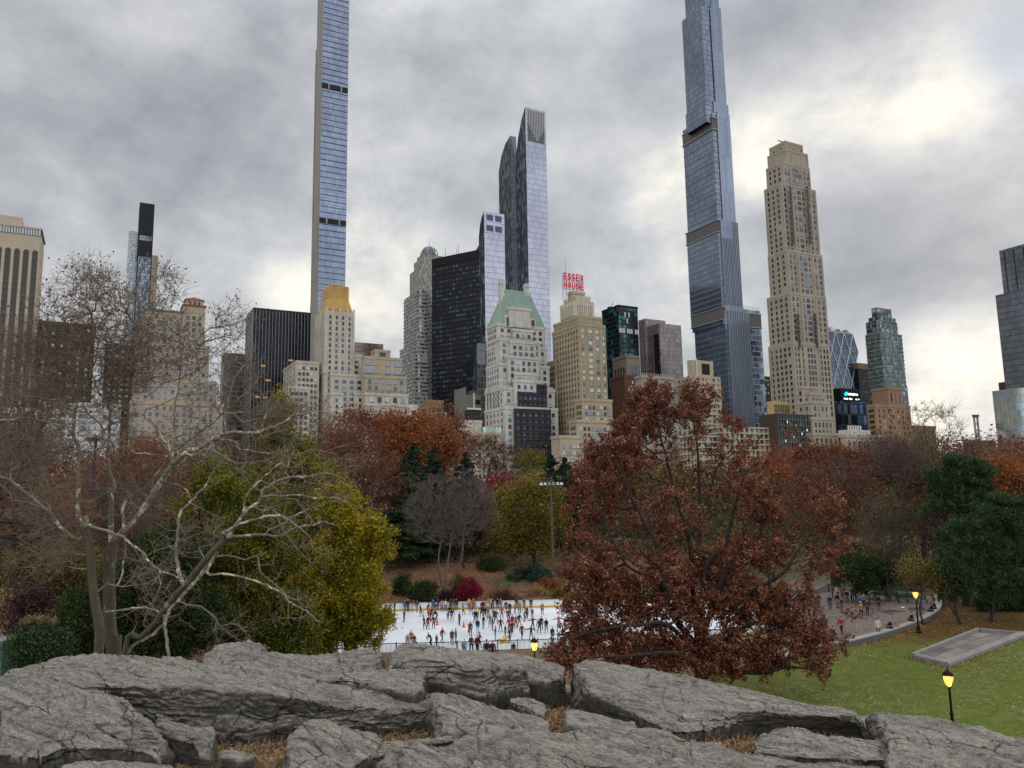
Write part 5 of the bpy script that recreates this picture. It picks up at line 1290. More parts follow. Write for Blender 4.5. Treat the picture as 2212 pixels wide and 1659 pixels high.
def slab(name, label, rows, sub, n=180, amp=1.0, seed=0, cat='rock', structure=False, group=None, back=1.6, skirt=1.2):
    """rows: polylines of (px, py, depth), from the crest at the back to the foot in front; sub: samples between rows"""
    R_ = [_sm(resamp(r, n), 2) for r in rows]
    crest = R_[0].copy(); bk = crest.copy(); bk[:, 1] += back * .45; bk[:, 2] -= .12; bk2 = crest.copy(); bk2[:, 1] += back; bk2[:, 2] -= skirt
    foot = R_[-1].copy(); foot[:, 1] += .1; foot[:, 2] -= .7
    L = [bk2, bk] + R_ + [foot]; subs = [5, 4] + list(sub) + [3]
    G = []
    for i in range(len(L) - 1):
        for k in range(subs[i]): G.append(L[i] + (L[i + 1] - L[i]) * (k / subs[i]))
    G.append(L[-1]); G = np.array(G)
    for _ in range(1): G[1:-1] = (G[:-2] + 2 * G[1:-1] + G[2:]) / 4
    m = G.shape[0]
    # pull the two ends down so the slab closes into the ground
    w = np.minimum(np.arange(n), np.arange(n)[::-1]); G[:, :, 2] -= (np.clip(1 - w / (n * .05 + 3), 0, 1) ** 2 * .6)[None, :]
    du = np.gradient(G, axis=1); dv = np.gradient(G, axis=0); N = np.cross(dv, du); N /= np.linalg.norm(N, axis=-1, keepdims=True) + 1e-9
    if N[..., 2].mean() < 0: N = -N
    Q = G.reshape(-1, 3); Nf = N.reshape(-1, 3)
    ca, sa = math.cos(R(28)), math.sin(R(28))
    S_ = np.stack([(Q[:, 0] * ca - Q[:, 1] * sa) * .5, (Q[:, 0] * sa + Q[:, 1] * ca) * 1.8, Q[:, 2] * 3.0], -1)
    d = .075 * fbm(Q * .55, 3, seed) + .05 * fbm(S_ * .9, 5, seed + 9, .5)
    cr = np.abs(fbm(S_ * .55, 3, seed + 21)); d -= .075 * np.exp(-(cr / .022) ** 2)
    cr = np.abs(fbm(Q * np.array([1.3, 1.0, 1.0]) * .6, 3, seed + 31)); d -= .05 * np.exp(-(cr / .016) ** 2)
    st = fbm(S_ * .8, 2, seed + 41) * 3.2; d += .036 * (np.floor(st) - st); d += .05 * (.4 - np.abs(fbm(S_ * 1.9, 4, seed + 61, .55)))         # little steps where layers broke off
    d += .014 * fbm(Q * 5, 3, seed + 51)
    Q = Q + Nf * (d * amp)[:, None]
    i_ = np.arange(m * n).reshape(m, n); F = np.stack([i_[:-1, :-1], i_[1:, :-1], i_[1:, 1:], i_[:-1, 1:]], -1).reshape(-1, 4)
    nrm = np.cross(Q[F[:, 1]] - Q[F[:, 0]], Q[F[:, 3]] - Q[F[:, 0]])
    if nrm[:, 2].mean() < 0: F = F[:, ::-1]
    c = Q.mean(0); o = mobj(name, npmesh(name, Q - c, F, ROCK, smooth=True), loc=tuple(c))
    if structure: tag(o, kind='structure')
    else: tag(o, label, cat, group)
    return o
Z1 = lambda x, y, Y: (x / 2.880, 1261.6 + y / 2.880, Y)                 # traced in an enlarged left part of the foreground
Z2 = lambda x, y, Y: (713.1 + x / 2.880, 1261.6 + y / 2.880, Y)         # middle part
Z3 = lambda x, y, Y: (1426.2 + x / 2.816, 1261.6 + y / 2.816, Y)        # right part
# bare ground of the knoll between the ledges
xs_ = np.linspace(-16, 20, 300); ys_ = np.linspace(8, 24, 150); A_, B_ = np.meshgrid(xs_, ys_)
q = np.stack([A_.ravel(), B_.ravel(), 0 * A_.ravel()], -1)
kz = 12.08 - .05 * np.maximum(q[:, 0], 0) + .14 * fbm(q * .5, 4, 3) - .12 * ss(0, 6, np.abs(q[:, 1] - 16)) - 7 * ss(0, 1, (q[:, 1] - (21.2 - 4.2 * ss(2, 12, q[:, 0]))) / 4)
q[:, 2] = kz
i_ = np.arange(A_.size).reshape(A_.shape); F = np.stack([i_[:-1, :-1], i_[:-1, 1:], i_[1:, 1:], i_[1:, :-1]], -1).reshape(-1, 4)
SP = [(1010, 1640, 13.6, .3), (430, 1605, 15.3, 1.4), (540, 1600, 15.4, 1.3), (360, 1625, 14.6, 1.0), (600, 1640, 14.2, .9), (395, 1590, 14.9, .9), (470, 1640, 14.2, 1.3), (560, 1620, 14.6, 1.0), (270, 1645, 14.0, .8), (120, 1645, 14.0, .7), (590, 1600, 15.2, .6), (1215, 1478, 18.2, .9), (1190, 1490, 17.8, .6), (1120, 1520, 17, .7), (1270, 1530, 16.9, .9), (1320, 1560, 16.2, .6), (1230, 1600, 15.6, .5), (1500, 1580, 15.9, .9), (1560, 1600, 15.4, .8), (1620, 1620, 15, .5), (1860, 1570, 16.1, .9), (1800, 1590, 15.7, .6), (1900, 1600, 15.4, .4), (1680, 1640, 14.4, .5), (945, 1575, 15.8, .5), (840, 1580, 16.0, .5), (285, 1510, 16.5, .4), (880, 1555, 16.4, .3), (1450, 1560, 16.4, .5), (2040, 1640, 14.6, .4)]
so_ = np.zeros(len(q))
for (px, py, Y, w_) in SP:
    c_ = P(px, py, Y); so_ = np.maximum(so_, 1.1 * np.exp(-(((q[:, 0] - c_.x) / (2.4 * w_ ** .5)) ** 2 + ((q[:, 1] - c_.y) / (1.5 * w_ ** .5)) ** 2)))
ca_, sa_ = math.cos(R(28)), math.sin(R(28)); SQ = np.stack([(q[:, 0] * ca_ - q[:, 1] * sa_) * .5, (q[:, 0] * sa_ + q[:, 1] * ca_) * 1.8, 0 * q[:, 0]], -1)
q[:, 2] += (1 - np.clip(so_ * 1.3, 0, 1)) * (.10 + .14 * fbm(SQ * .9, 5, 77, .55) + .03 * fbm(SQ * 5, 3, 78))
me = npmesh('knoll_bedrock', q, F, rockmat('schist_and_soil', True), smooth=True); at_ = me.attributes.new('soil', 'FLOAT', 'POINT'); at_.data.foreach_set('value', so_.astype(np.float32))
tag(mobj('knoll_bedrock', me), kind='structure')
slab('rock_ledge', 'long pale whaleback ledge with a dark undercut front wall, left of centre', [
    [Z1(-120, 590, 19), Z1(100, 515, 19.3), Z1(350, 455, 19.8), Z1(520, 437, 20), Z1(800, 445, 20), Z1(1150, 475, 19.8), Z1(1400, 500, 19.5), Z1(1780, 545, 19), Z1(2000, 590, 18.6), Z2(200, 640, 18.2), Z2(420, 680, 17.9), Z2(660, 710, 17.6), Z2(770, 765, 17.2)],
    [Z1(-120, 640, 17.4), Z1(250, 580, 17.6), Z1(400, 600, 17.4), Z1(700, 632, 17.0), Z1(1100, 645, 16.8), Z1(1430, 660, 16.7), Z1(1600, 670, 16.6), Z1(1900, 715, 16.5), Z1(2212, 745, 16.5), Z2(250, 765, 16.6), Z2(440, 775, 16.7), Z2(660, 780, 16.8), Z2(772, 785, 16.9)],
    [Z1(-120, 760, 16.9), Z1(300, 690, 17.1), Z1(760, 720, 17.0), Z1(900, 830, 16.8), Z1(1150, 860, 16.7), Z1(1330, 930, 16.6), Z1(1420, 995, 16.5), Z1(1560, 985, 16.5), Z1(1700, 925, 16.5), Z1(2000, 900, 16.5), Z2(100, 900, 16.5), Z2(430, 900, 16.6), Z2(620, 850, 16.8), Z2(765, 810, 16.8)]],
    (40, 34), n=420, seed=1)
slab('rock_ledge', 'broad rippled pale dome of rock in the lower left corner', [
    [Z1(-180, 600, 16.7), Z1(0, 575, 16.8), Z1(250, 575, 16.7), Z1(420, 618, 16.4), Z1(600, 645, 16.2), Z1(700, 690, 15.9), Z1(770, 740, 15.6), Z1(800, 800, 15.3), Z1(890, 850, 15.1), Z1(935, 905, 14.9), Z1(975, 960, 14.7), Z1(1020, 1035, 14.4)],
    [Z1(-180, 800, 15.6), Z1(0, 790, 15.6), Z1(300, 800, 15.5), Z1(500, 820, 15.3), Z1(650, 850, 15.1), Z1(750, 880, 15.0), Z1(850, 930, 14.9), Z1(930, 980, 14.7), Z1(1022, 1050, 14.3)],
    [Z1(-180, 1075, 14.3), Z1(0, 1065, 14.3), Z1(240, 1080, 14.2), Z1(310, 1040, 14.3), Z1(420, 1015, 14.4), Z1(700, 1025, 14.4), Z1(880, 1040, 14.3), Z1(1024, 1100, 14.05)]],
    (40, 40), n=260, seed=4, back=.9, skirt=.7)
slab('rock_slab', 'small dark upright stone standing in the leaf filled hollow', [
    [Z1(935, 880, 15.6), Z1(985, 835, 15.6), Z1(1070, 850, 15.5), Z1(1190, 885, 15.4), Z1(1320, 890, 15.4), Z1(1350, 960, 15.2)],
    [Z1(945, 900, 15.4), Z1(1010, 870, 15.3), Z1(1080, 890, 15.2), Z1(1190, 920, 15.1), Z1(1310, 940, 15.1), Z1(1355, 1000, 15.0)],
    [Z1(960, 930, 15.3), Z1(1060, 960, 15.1), Z1(1130, 980, 15.0), Z1(1200, 1010, 14.9), Z1(1240, 1085, 14.8), Z1(1358, 1092, 14.8)]],
    (8, 18), n=80, amp=.45, seed=7, back=.35, skirt=.8)
slab('boulder', 'dark angular boulder at the bottom edge, left of centre', [
    [Z1(1745, 1040, 14.3), Z1(1800, 960, 14.7), Z1(1880, 880, 14.9), Z1(1950, 838, 15.1), Z1(2020, 842, 15.1), Z1(2120, 885, 15.0), Z2(100, 888, 15.0), Z2(290, 925, 14.9), Z2(310, 960, 14.8), Z2(450, 965, 14.8), Z2(600, 950, 14.9), Z2(820, 930, 15.0)],
    [Z1(1740, 1090, 14.0), Z1(1850, 1000, 14.3), Z1(1950, 940, 14.4), Z1(2060, 960, 14.3), Z1(2200, 975, 14.3), Z2(150, 990, 14.3), Z2(290, 1005, 14.3), Z2(420, 1000, 14.4), Z2(560, 975, 14.6), Z2(825, 950, 14.8)],
    [Z1(1735, 1190, 13.6), Z1(1900, 1180, 13.6), Z1(2100, 1200, 13.5), Z2(60, 1200, 13.5), Z2(160, 1130, 13.7), Z2(250, 1070, 13.9), Z2(430, 1030, 14.2), Z2(600, 990, 14.5), Z2(828, 965, 14.7)]],
    (22, 24), n=230, amp=.8, seed=11, back=.8, skirt=.7)
slab('boulder', 'large humped dark boulder in the middle, hiding the bottom of the ice', [
    [Z2(338, 500, 18.6), Z2(350, 445, 19.2), Z2(390, 400, 19.6), Z2(450, 362, 20.0), Z2(560, 362, 20.1), Z2(700, 382, 20.1), Z2(850, 398, 20.0), Z2(980, 415, 19.8), Z2(1080, 450, 19.5), Z2(1160, 485, 19.2), Z2(1205, 520, 18.9), Z2(1225, 560, 18.7)],
    [Z2(342, 520, 18.3), Z2(420, 470, 18.7), Z2(520, 450, 18.8), Z2(640, 470, 18.5), Z2(760, 490, 18.3), Z2(850, 520, 18.0), Z2(960, 525, 17.9), Z2(1060, 525, 18.0), Z2(1150, 535, 18.1), Z2(1205, 545, 18.3), Z2(1226, 575, 18.4)],
    [Z2(345, 555, 18.4), Z2(430, 570, 18.5), Z2(560, 600, 18.4), Z2(700, 625, 18.2), Z2(810, 655, 18.0), Z2(915, 712, 17.8), Z2(1000, 692, 17.8), Z2(1100, 665, 18.0), Z2(1210, 640, 18.1), Z2(1228, 610, 18.1)]],
    (30, 30), n=260, amp=.9, seed=15, back=1.4)
slab('boulder', 'cracked grey boulder tucked behind the right side of the humped boulder', [
    [Z2(1000, 425, 20.6), Z2(1060, 415, 20.7), Z2(1180, 422, 20.6), Z2(1300, 448, 20.3), Z2(1400, 478, 20.0), Z2(1455, 510, 19.7), Z2(1475, 560, 19.4)],
    [Z2(1010, 480, 19.6), Z2(1200, 490, 19.6), Z2(1300, 500, 19.5), Z2(1400, 530, 19.3), Z2(1450, 550, 19.2), Z2(1475, 580, 19.1)],
    [Z2(1010, 600, 18.9), Z2(1200, 600, 18.9), Z2(1290, 612, 18.8), Z2(1380, 605, 18.9), Z2(1440, 600, 19.0), Z2(1476, 600, 19.0)]],
    (14, 16), n=120, amp=.9, seed=17, back=1.2)
slab('rock_ledge', 'low dark wedge of rock in front of the left end of the humped boulder', [
    [Z2(-110, 575, 18.6), Z2(0, 562, 18.6), Z2(200, 540, 18.6), Z2(420, 533, 18.5), Z2(540, 530, 18.4), Z2(595, 550, 18.2), Z2(602, 590, 18.0)],
    [Z2(-110, 585, 18.2), Z2(100, 580, 18.0), Z2(280, 585, 17.9), Z2(430, 590, 17.8), Z2(520, 590, 17.8), Z2(580, 590, 17.8), Z2(603, 610, 17.8)],
    [Z2(-110, 600, 18.1), Z2(100, 605, 17.9), Z2(250, 625, 17.7), Z2(400, 665, 17.4), Z2(520, 685, 17.3), Z2(570, 660, 17.4), Z2(604, 625, 17.7)]],
    (12, 16), n=180, amp=.6, seed=19, back=.8)
slab('boulder', 'square dark rock top showing just behind the long pale ledge', [
    [Z1(1245, 475, 21.5), Z1(1290, 420, 21.8), Z1(1340, 376, 22), Z1(1450, 372, 22), Z1(1560, 370, 22), Z1(1615, 378, 22), Z1(1640, 420, 21.8)],
    [Z1(1245, 500, 20.6), Z1(1400, 470, 20.8), Z1(1500, 440, 21), Z1(1600, 425, 21.2), Z1(1642, 440, 21.3)],
    [Z1(1245, 540, 20.2), Z1(1400, 540, 20.2), Z1(1640, 520, 20.4)]],
    (10, 10), n=90, amp=.8, seed=23, back=1)
slab('rock_ledge', 'flat grey ledge with dark joints between the long pale ledge and the humped boulder', [
    [Z1(1400, 485, 20.2), Z1(1480, 428, 21), Z1(1620, 418, 21.2), Z1(1800, 413, 21.3), Z1(2050, 425, 21.3), Z1(2180, 432, 21.2), Z2(40, 432, 21.1), Z2(230, 418, 21), Z2(300, 440, 20.6), Z2(342, 478, 20.2)],
    [Z1(1410, 515, 19.9), Z1(1600, 490, 20), Z1(1800, 500, 19.9), Z1(2000, 540, 19.7), Z1(2200, 540, 19.6), Z2(120, 510, 19.6), Z2(280, 500, 19.6), Z2(344, 510, 19.5)],
    [Z1(1420, 540, 19.6), Z1(1600, 560, 19.3), Z1(1850, 590, 19.0), Z1(2010, 610, 18.8), Z1(2212, 610, 18.8), Z2(120, 590, 18.9), Z2(280, 570, 19), Z2(345, 560, 19.1)]],
    (16, 14), n=260, amp=1.0, seed=27, back=1.2)
slab('rock_ledge', 'large smooth rounded ledge sloping down to the right under the red oak', [
    [Z2(1515, 560, 18.6), Z2(1535, 515, 19.0), Z2(1600, 497, 19.3), Z2(1700, 503, 19.4), Z2(1900, 535, 19.3), Z2(2212, 588, 19), Z3(300, 612, 18.7), Z3(500, 660, 18.3), Z3(700, 702, 17.9), Z3(850, 738, 17.5), Z3(1000, 760, 17.2), Z3(1200, 775, 17.0), Z3(1290, 805, 16.8)],
    [Z2(1520, 590, 18.0), Z2(1600, 600, 17.8), Z2(1720, 640, 17.5), Z2(1850, 700, 17.2), Z2(2000, 760, 16.9), Z2(2200, 800, 16.6), Z3(150, 800, 16.5), Z3(300, 800, 16.5), Z3(500, 780, 16.6), Z3(650, 780, 16.6), Z3(900, 795, 16.6), Z3(1100, 810, 16.5), Z3(1285, 830, 16.5)],
    [Z2(1540, 640, 17.8), Z2(1640, 690, 17.4), Z2(1760, 750, 17.0), Z2(1900, 820, 16.6), Z2(2050, 880, 16.2), Z3(0, 870, 16.2), Z3(180, 905, 16.0), Z3(300, 885, 16.1), Z3(450, 850, 16.5), Z3(600, 885, 16.9), Z3(850, 895, 16.9), Z3(1100, 895, 16.8), Z3(1280, 860, 16.6)]],
    (36, 22), n=320, amp=.85, seed=31, back=1.6)
slab('rock_ledge', 'low sloping grey ledge in the bottom centre', [
    [Z2(600, 660, 17.0), Z2(700, 690, 17.0), Z2(850, 725, 16.9), Z2(1000, 775, 16.7), Z2(1200, 815, 16.5), Z2(1350, 850, 16.3), Z2(1395, 880, 16.2)],
    [Z2(650, 800, 16.0), Z2(800, 820, 15.9), Z2(950, 860, 15.7), Z2(1100, 880, 15.6), Z2(1250, 890, 15.6), Z2(1396, 900, 15.7)],
    [Z2(690, 935, 15.2), Z2(850, 945, 15.15), Z2(1000, 962, 15.0), Z2(1100, 935, 15.1), Z2(1200, 925, 15.2), Z2(1397, 925, 15.3)]],
    (22, 22), n=220, amp=1.1, seed=35, back=.7, skirt=.6)
slab('rock_ledge', 'broad furrowed grey ledge along the bottom edge, right of centre', [
    [Z2(180, 1080, 14.3), Z2(350, 1010, 14.6), Z2(520, 968, 14.9), Z2(700, 965, 15), Z2(850, 958, 15), Z2(1000, 968, 15), Z2(1120, 930, 15.2), Z2(1280, 930, 15.2), Z2(1420, 915, 15.4), Z2(1560, 895, 15.6), Z2(1800, 900, 15.6), Z2(2100, 930, 15.5), Z3(100, 935, 15.5), Z3(300, 985, 15.2), Z3(600, 1045, 14.9), Z3(900, 1080, 14.8), Z3(1200, 1100, 14.7), Z3(1500, 1130, 14.6)],
    [Z2(180, 1140, 13.8), Z2(500, 1060, 14.1), Z2(900, 1050, 14.2), Z2(1300, 1030, 14.3), Z2(1700, 1010, 14.5), Z2(2100, 1030, 14.5), Z3(200, 1050, 14.4), Z3(600, 1100, 14.1), Z3(1000, 1150, 14.0), Z3(1500, 1190, 13.9)],
    [Z2(180, 1220, 13.3), Z2(900, 1220, 13.2), Z2(1700, 1220, 13.2), Z3(300, 1220, 13.2), Z3(900, 1220, 13.2), Z3(1500, 1240, 13.2)]],
    (36, 34), n=420, amp=1.35, seed=39, back=.7, skirt=.5)
slab('rock_ledge', 'long ridged outcrop sloping to the lower right corner, the iron lamp rising behind it', [
    [Z3(1270, 800, 17.2), Z3(1380, 795, 17.2), Z3(1500, 802, 17.1), Z3(1650, 822, 16.9), Z3(1790, 868, 16.5), Z3(2000, 908, 16.2), Z3(2212, 952, 15.9), Z3(2420, 1000, 15.6)],
    [Z3(1290, 850, 16.2), Z3(1400, 870, 16.0), Z3(1600, 890, 15.8), Z3(1800, 940, 15.4), Z3(2000, 980, 15.1), Z3(2200, 1020, 14.9), Z3(2420, 1060, 14.7)],
    [Z3(1340, 960, 15.2), Z3(1500, 985, 15.0), Z3(1700, 1020, 14.8), Z3(1900, 1070, 14.5), Z3(2100, 1100, 14.3), Z3(2420, 1160, 14.0)],
    [Z3(1300, 1200, 13.3), Z3(1700, 1220, 13.2), Z3(2420, 1260, 13.2)]],
    (24, 22, 20), n=260, amp=1.25, seed=43, back=1.0)
slab('rock_ledge', 'small ribbed hump between the dry grass patches at lower right', [
    [Z3(520, 960, 15.6), Z3(600, 930, 15.8), Z3(680, 885, 16.0), Z3(790, 868, 16.1), Z3(900, 880, 16.0), Z3(1020, 925, 15.8), Z3(1180, 940, 15.7), Z3(1340, 960, 15.5), Z3(1480, 1010, 15.2)],
    [Z3(525, 990, 15.2), Z3(650, 970, 15.3), Z3(800, 960, 15.3), Z3(1000, 985, 15.1), Z3(1200, 1010, 15.0), Z3(1480, 1040, 14.9)],
    [Z3(530, 1015, 15.0), Z3(700, 1030, 14.8), Z3(900, 1055, 14.6), Z3(1100, 1060, 14.6), Z3(1270, 1060, 14.6), Z3(1480, 1080, 14.5)]],
    (16, 14), n=200, amp=1.1, seed=47, back=.6, skirt=.5)
for (rows, lab, sd) in (
    ([[Z2(1430, 800, 16.9), Z2(1520, 775, 17.0), Z2(1650, 800, 16.8), Z2(1800, 840, 16.5), Z2(1930, 870, 16.3)], [Z2(1435, 840, 16.4), Z2(1600, 860, 16.2), Z2(1800, 885, 16.0), Z2(1930, 890, 16.0)], [Z2(1440, 870, 16.1), Z2(1600, 885, 16.0), Z2(1760, 905, 15.9), Z2(1930, 905, 15.9)]], 'low striped rock strip lying in the dry grass under the rounded ledge', 51),
    ([[Z2(1090, 700, 17.6), Z2(1170, 685, 17.7), Z2(1260, 700, 17.5), Z2(1330, 740, 17.2), Z2(1360, 780, 16.9)], [Z2(1100, 715, 17.3), Z2(1200, 740, 17.0), Z2(1300, 770, 16.8), Z2(1362, 800, 16.6)], [Z2(1110, 730, 17.1), Z2(1200, 770, 16.8), Z2(1290, 805, 16.5), Z2(1363, 812, 16.5)]], 'small rounded grey rock in the dry grass right of the humped boulder', 53),
    ([[Z1(330, 1130, 13.9), Z1(480, 1105, 14.0), Z1(700, 1100, 14.0), Z1(950, 1120, 13.9), Z1(1100, 1140, 13.8)], [Z1(330, 1150, 13.7), Z1(700, 1140, 13.7), Z1(1100, 1160, 13.6)], [Z1(330, 1200, 13.4), Z1(700, 1200, 13.4), Z1(1100, 1200, 13.4)]], 'flat pale stone just showing at the bottom left edge', 55),
    ([[Z1(1365, 1050, 14.9), Z1(1440, 1030, 15.0), Z1(1540, 1040, 15.0), Z1(1590, 1060, 14.8)], [Z1(1367, 1065, 14.7), Z1(1480, 1060, 14.7), Z1(1590, 1075, 14.6)], [Z1(1370, 1085, 14.6), Z1(1480, 1088, 14.5), Z1(1590, 1090, 14.5)]], 'small flat grey stone among the fallen leaves in the hollow', 57),
    ([[Z1(1000, 450, 20.6), Z1(1060, 444, 20.8), Z1(1120, 448, 20.8), Z1(1160, 475, 20.6)], [Z1(1000, 480, 20.3), Z1(1160, 490, 20.3)], [Z1(1000, 500, 20.2), Z1(1160, 500, 20.2)]], 'rounded stone top behind the long pale ledge near the leaning tree', 59)):
    slab('rock_slab', lab, rows, (10, 8), n=100, amp=.6, seed=sd, back=.4, skirt=.5)
# ------------------------------------------------------------------ trees
def leafmat(name, cols, clump=.5, trans=.25, rough=.7):
    m = bpy.data.materials.new(name); m.use_nodes = True; t = NT(m.node_tree); b = m.node_tree.nodes['Principled BSDF']
    at = t.add('ShaderNodeAttribute', attribute_name='rnd', attribute_type='GEOMETRY').outputs['Fac']
    n = t.noise(t.add('ShaderNodeTexCoord').outputs['Object'], clump, 3, .6)
    f = t.math('ADD', t.math('MULTIPLY', at, .55), t.math('MULTIPLY', t.math('SUBTRACT', n, .28), 1.0), clamp=True)
    k = len(cols) - 1
    c = t.ramp(f, [(.1 + .8 * i / k, hexc(x)) for i, x in enumerate(cols)])
    t.put(b.inputs['Base Color'], c); b.inputs['Roughness'].default_value = rough; b.inputs['Specular IOR Level'].default_value = .25
    tr = t.add('ShaderNodeBsdfTranslucent', {'Color': c}); mx = t.add('ShaderNodeMixShader', {0: trans, 1: b, 2: tr})
    t.put(m.node_tree.nodes['Material Output'].inputs[0], mx.outputs[0]); return m
def barkmat(name, cols, sc=(3, 3, .8), patch=None, pz=.5):
    m = bpy.data.materials.new(name); m.use_nodes = True; t = NT(m.node_tree); b = m.node_tree.nodes['Principled BSDF']
    o = t.add('ShaderNodeTexCoord').outputs['Object']; n = t.noise(t.add('ShaderNodeMapping', {'Vector': o, 'Scale': sc}), 1.5, 6, .7)
    c = t.ramp(n, [(.3, hexc(cols[0])), (.7, hexc(cols[1]))])
    if patch:
        pn = t.noise(o, 2.3, 5, .65, .4); c = t.mix(t.ramp(pn, [(pz, (0, 0, 0, 1)), (pz + .03, (1, 1, 1, 1))]), c, hexc(patch))
        pn2 = t.noise(o, 5.0, 5, .65, .4); c = t.mix(t.ramp(pn2, [(.62, (0, 0, 0, 1)), (.64, (.8, .8, .8, 1))]), c, hexc('5b5346'))
    t.put(b.inputs['Base Color'], c); b.inputs['Roughness'].default_value = .9
    t.put(b.inputs['Normal'], t.add('ShaderNodeBump', {'Height': n, 'Strength': .5, 'Distance': .03}).outputs[0]); return m
BARK = barkmat('bark_dark', ['1d1815', '3a312b']); BARKG = barkmat('bark_grey', ['3a332d', '5d534a']); BARKT = barkmat('bark_grey_twig', ['453c37', '655a52']); BARKR = barkmat('bark_reddish', ['46332b', '66493c'])
BARKP = barkmat('bark_plane', ['514b3f', '857d6c'], (2, 2, .6), 'b3ab98', .54); BARKPL = barkmat('bark_plane_lower', ['3b372b', '575040'], (2, 2, .6), '80785f', .62)
TWP = barkmat('twig_plane', ['5e5348', '8b7e6c'])

def quads(c, n, size, aspect=.62, rg=None, up=0.0, droop=None):
    """leaf blades: centre c, random facing; returns V, F"""
    rg = rg or rng; N = len(c); a = rg.normal(size=(N, 3)); a[:, 2] += up
    a /= np.linalg.norm(a, axis=1, keepdims=True) + 1e-9; t = rg.normal(size=(N, 3))
    if droop is not None: t = t * .5 + droop
    t -= a * (t * a).sum(1, keepdims=True); t /= np.linalg.norm(t, axis=1, keepdims=True) + 1e-9; b = np.cross(a, t)
    s = (size * rg.uniform(.6, 1.35, N))[:, None]
    V = np.stack([c - t * s * .5, c + b * s * aspect * .5 + t * s * .05, c + t * s * .5, c - b * s * aspect * .5 + t * s * .05], 1).reshape(-1, 3)
    return V, np.arange(N * 4).reshape(N, 4)
def leafobj(name, V, F, m, parent=None, loc=None):
    me = npmesh(name, V, F, m); at = me.attributes.new('rnd', 'FLOAT', 'FACE'); at.data.foreach_set('value', rng.random(len(F)).astype(np.float32))
    return mobj(name, me, parent, loc)
def tubes(A, B_, ra, rb, k):
    A, B_ = np.asarray(A), np.asarray(B_); ra, rb = np.asarray(ra), np.asarray(rb); N = len(A)
    d = B_ - A; L = np.linalg.norm(d, axis=1, keepdims=True) + 1e-9; d = d / L
    A = A - d * np.minimum(ra[:, None] * .5, L * .3)
    u = np.cross(d, np.where(np.abs(d[:, 2:3]) < .9, np.array([[0, 0, 1.0]]), np.array([[1.0, 0, 0]]))); u /= np.linalg.norm(u, axis=1, keepdims=True) + 1e-9; v = np.cross(d, u)
    th_ = np.arange(k) * 2 * math.pi / k; c, s = np.cos(th_)[None, :, None], np.sin(th_)[None, :, None]
    off = u[:, None] * c + v[:, None] * s
    V = np.concatenate([A[:, None] + off * ra[:, None, None], B_[:, None] + off * rb[:, None, None]], 1).reshape(-1, 3)
    i = np.arange(k); j = (i + 1) % k; f = np.stack([i, j, j + k, i + k], -1); F = (f[None] + (np.arange(N) * 2 * k)[:, None, None]).reshape(-1, 4)
    return V, F
def cat_(*vf):
    V, F, o = [], [], 0
    for v, f in vf:
        if len(v): V.append(v); F.append(f + o); o += len(v)
    return (np.concatenate(V), np.concatenate(F)) if V else (np.zeros((0, 3)), np.zeros((0, 4), int))
class Skel:
    def __init__(s, cap=40000):
        s.p = np.zeros((cap, 3)); s.par = np.full(cap, -1); s.pl = np.zeros(cap); s.rfix = np.zeros(cap); s.n = 0
    def add(s, p, par, r=0.0):
        i = s.n; s.p[i] = p; s.par[i] = par; s.pl[i] = s.pl[par] + np.linalg.norm(s.p[i] - s.p[par]) if par >= 0 else 0; s.rfix[i] = r; s.n += 1; return i
    def limb(s, pts, rs, par=-1, wob=0.0):
        """pts: 3d points; adds a smooth polyline, returns last index"""
        if par == 'near':
            par = int(np.argmin(((s.p[:s.n] - np.array(pts[0])) ** 2).sum(1)))
            pts = [tuple(s.p[par])] + list(pts[1:])
        sp = smoothpath(pts, 4); m = len(sp)
        for i, p in enumerate(sp):
            if i == 0 and par >= 0: continue
            f = i / (m - 1); r = rs[0] + (rs[1] - rs[0]) * f
            q = np.array(p) + (rng.normal(size=3) * wob if 0 < i < m - 1 else 0)
            par = s.add(q, par, r)
        return par
    def grow(s, pts, bf=.35, seg=.8, bow=.12, start=0, wob=.05):
        for p in pts:
            c = s.p[start:s.n]; d = np.linalg.norm(c - p, axis=1) + bf * s.pl[start:s.n]
            j = int(np.argmin(d)) + start; a = s.p[j].copy(); L = np.linalg.norm(p - a)
            if L < 1e-3: continue
            k = max(1, int(L / seg)); par = j
            # leave the parent in its own direction, then bend to the target
            g = a - s.p[s.par[j]] if s.par[j] >= 0 else np.array([0, 0, 1.0]); g = g / (np.linalg.norm(g) + 1e-9)
            for q in range(1, k + 1):
                f = q / k; x = a + (p - a) * f + g * L * bow * math.sin(math.pi * f) * (1 - f * .3)
                if q < k: x = x + rng.normal(size=3) * wob * L / k
                if s.n >= len(s.p) - 2: return
                par = s.add(x, par)
    def radii(s, tip=.012, e=2.3, rmax=None):
        r = np.zeros(s.n); has = np.zeros(s.n, bool); acc = np.zeros(s.n)
        for i in range(s.n - 1, -1, -1):
            r[i] = max(tip, acc[i] ** (1 / e)) if acc[i] > 0 else tip
            if s.rfix[i] > 0: r[i] = max(s.rfix[i], tip)
            elif rmax: r[i] = min(r[i], rmax)
            if s.par[i] >= 0: acc[s.par[i]] += r[i] ** e if s.rfix[i] == 0 else 0
        s.r = r; s.kids = np.bincount(s.par[:s.n][s.par[:s.n] >= 0], minlength=s.n); return r
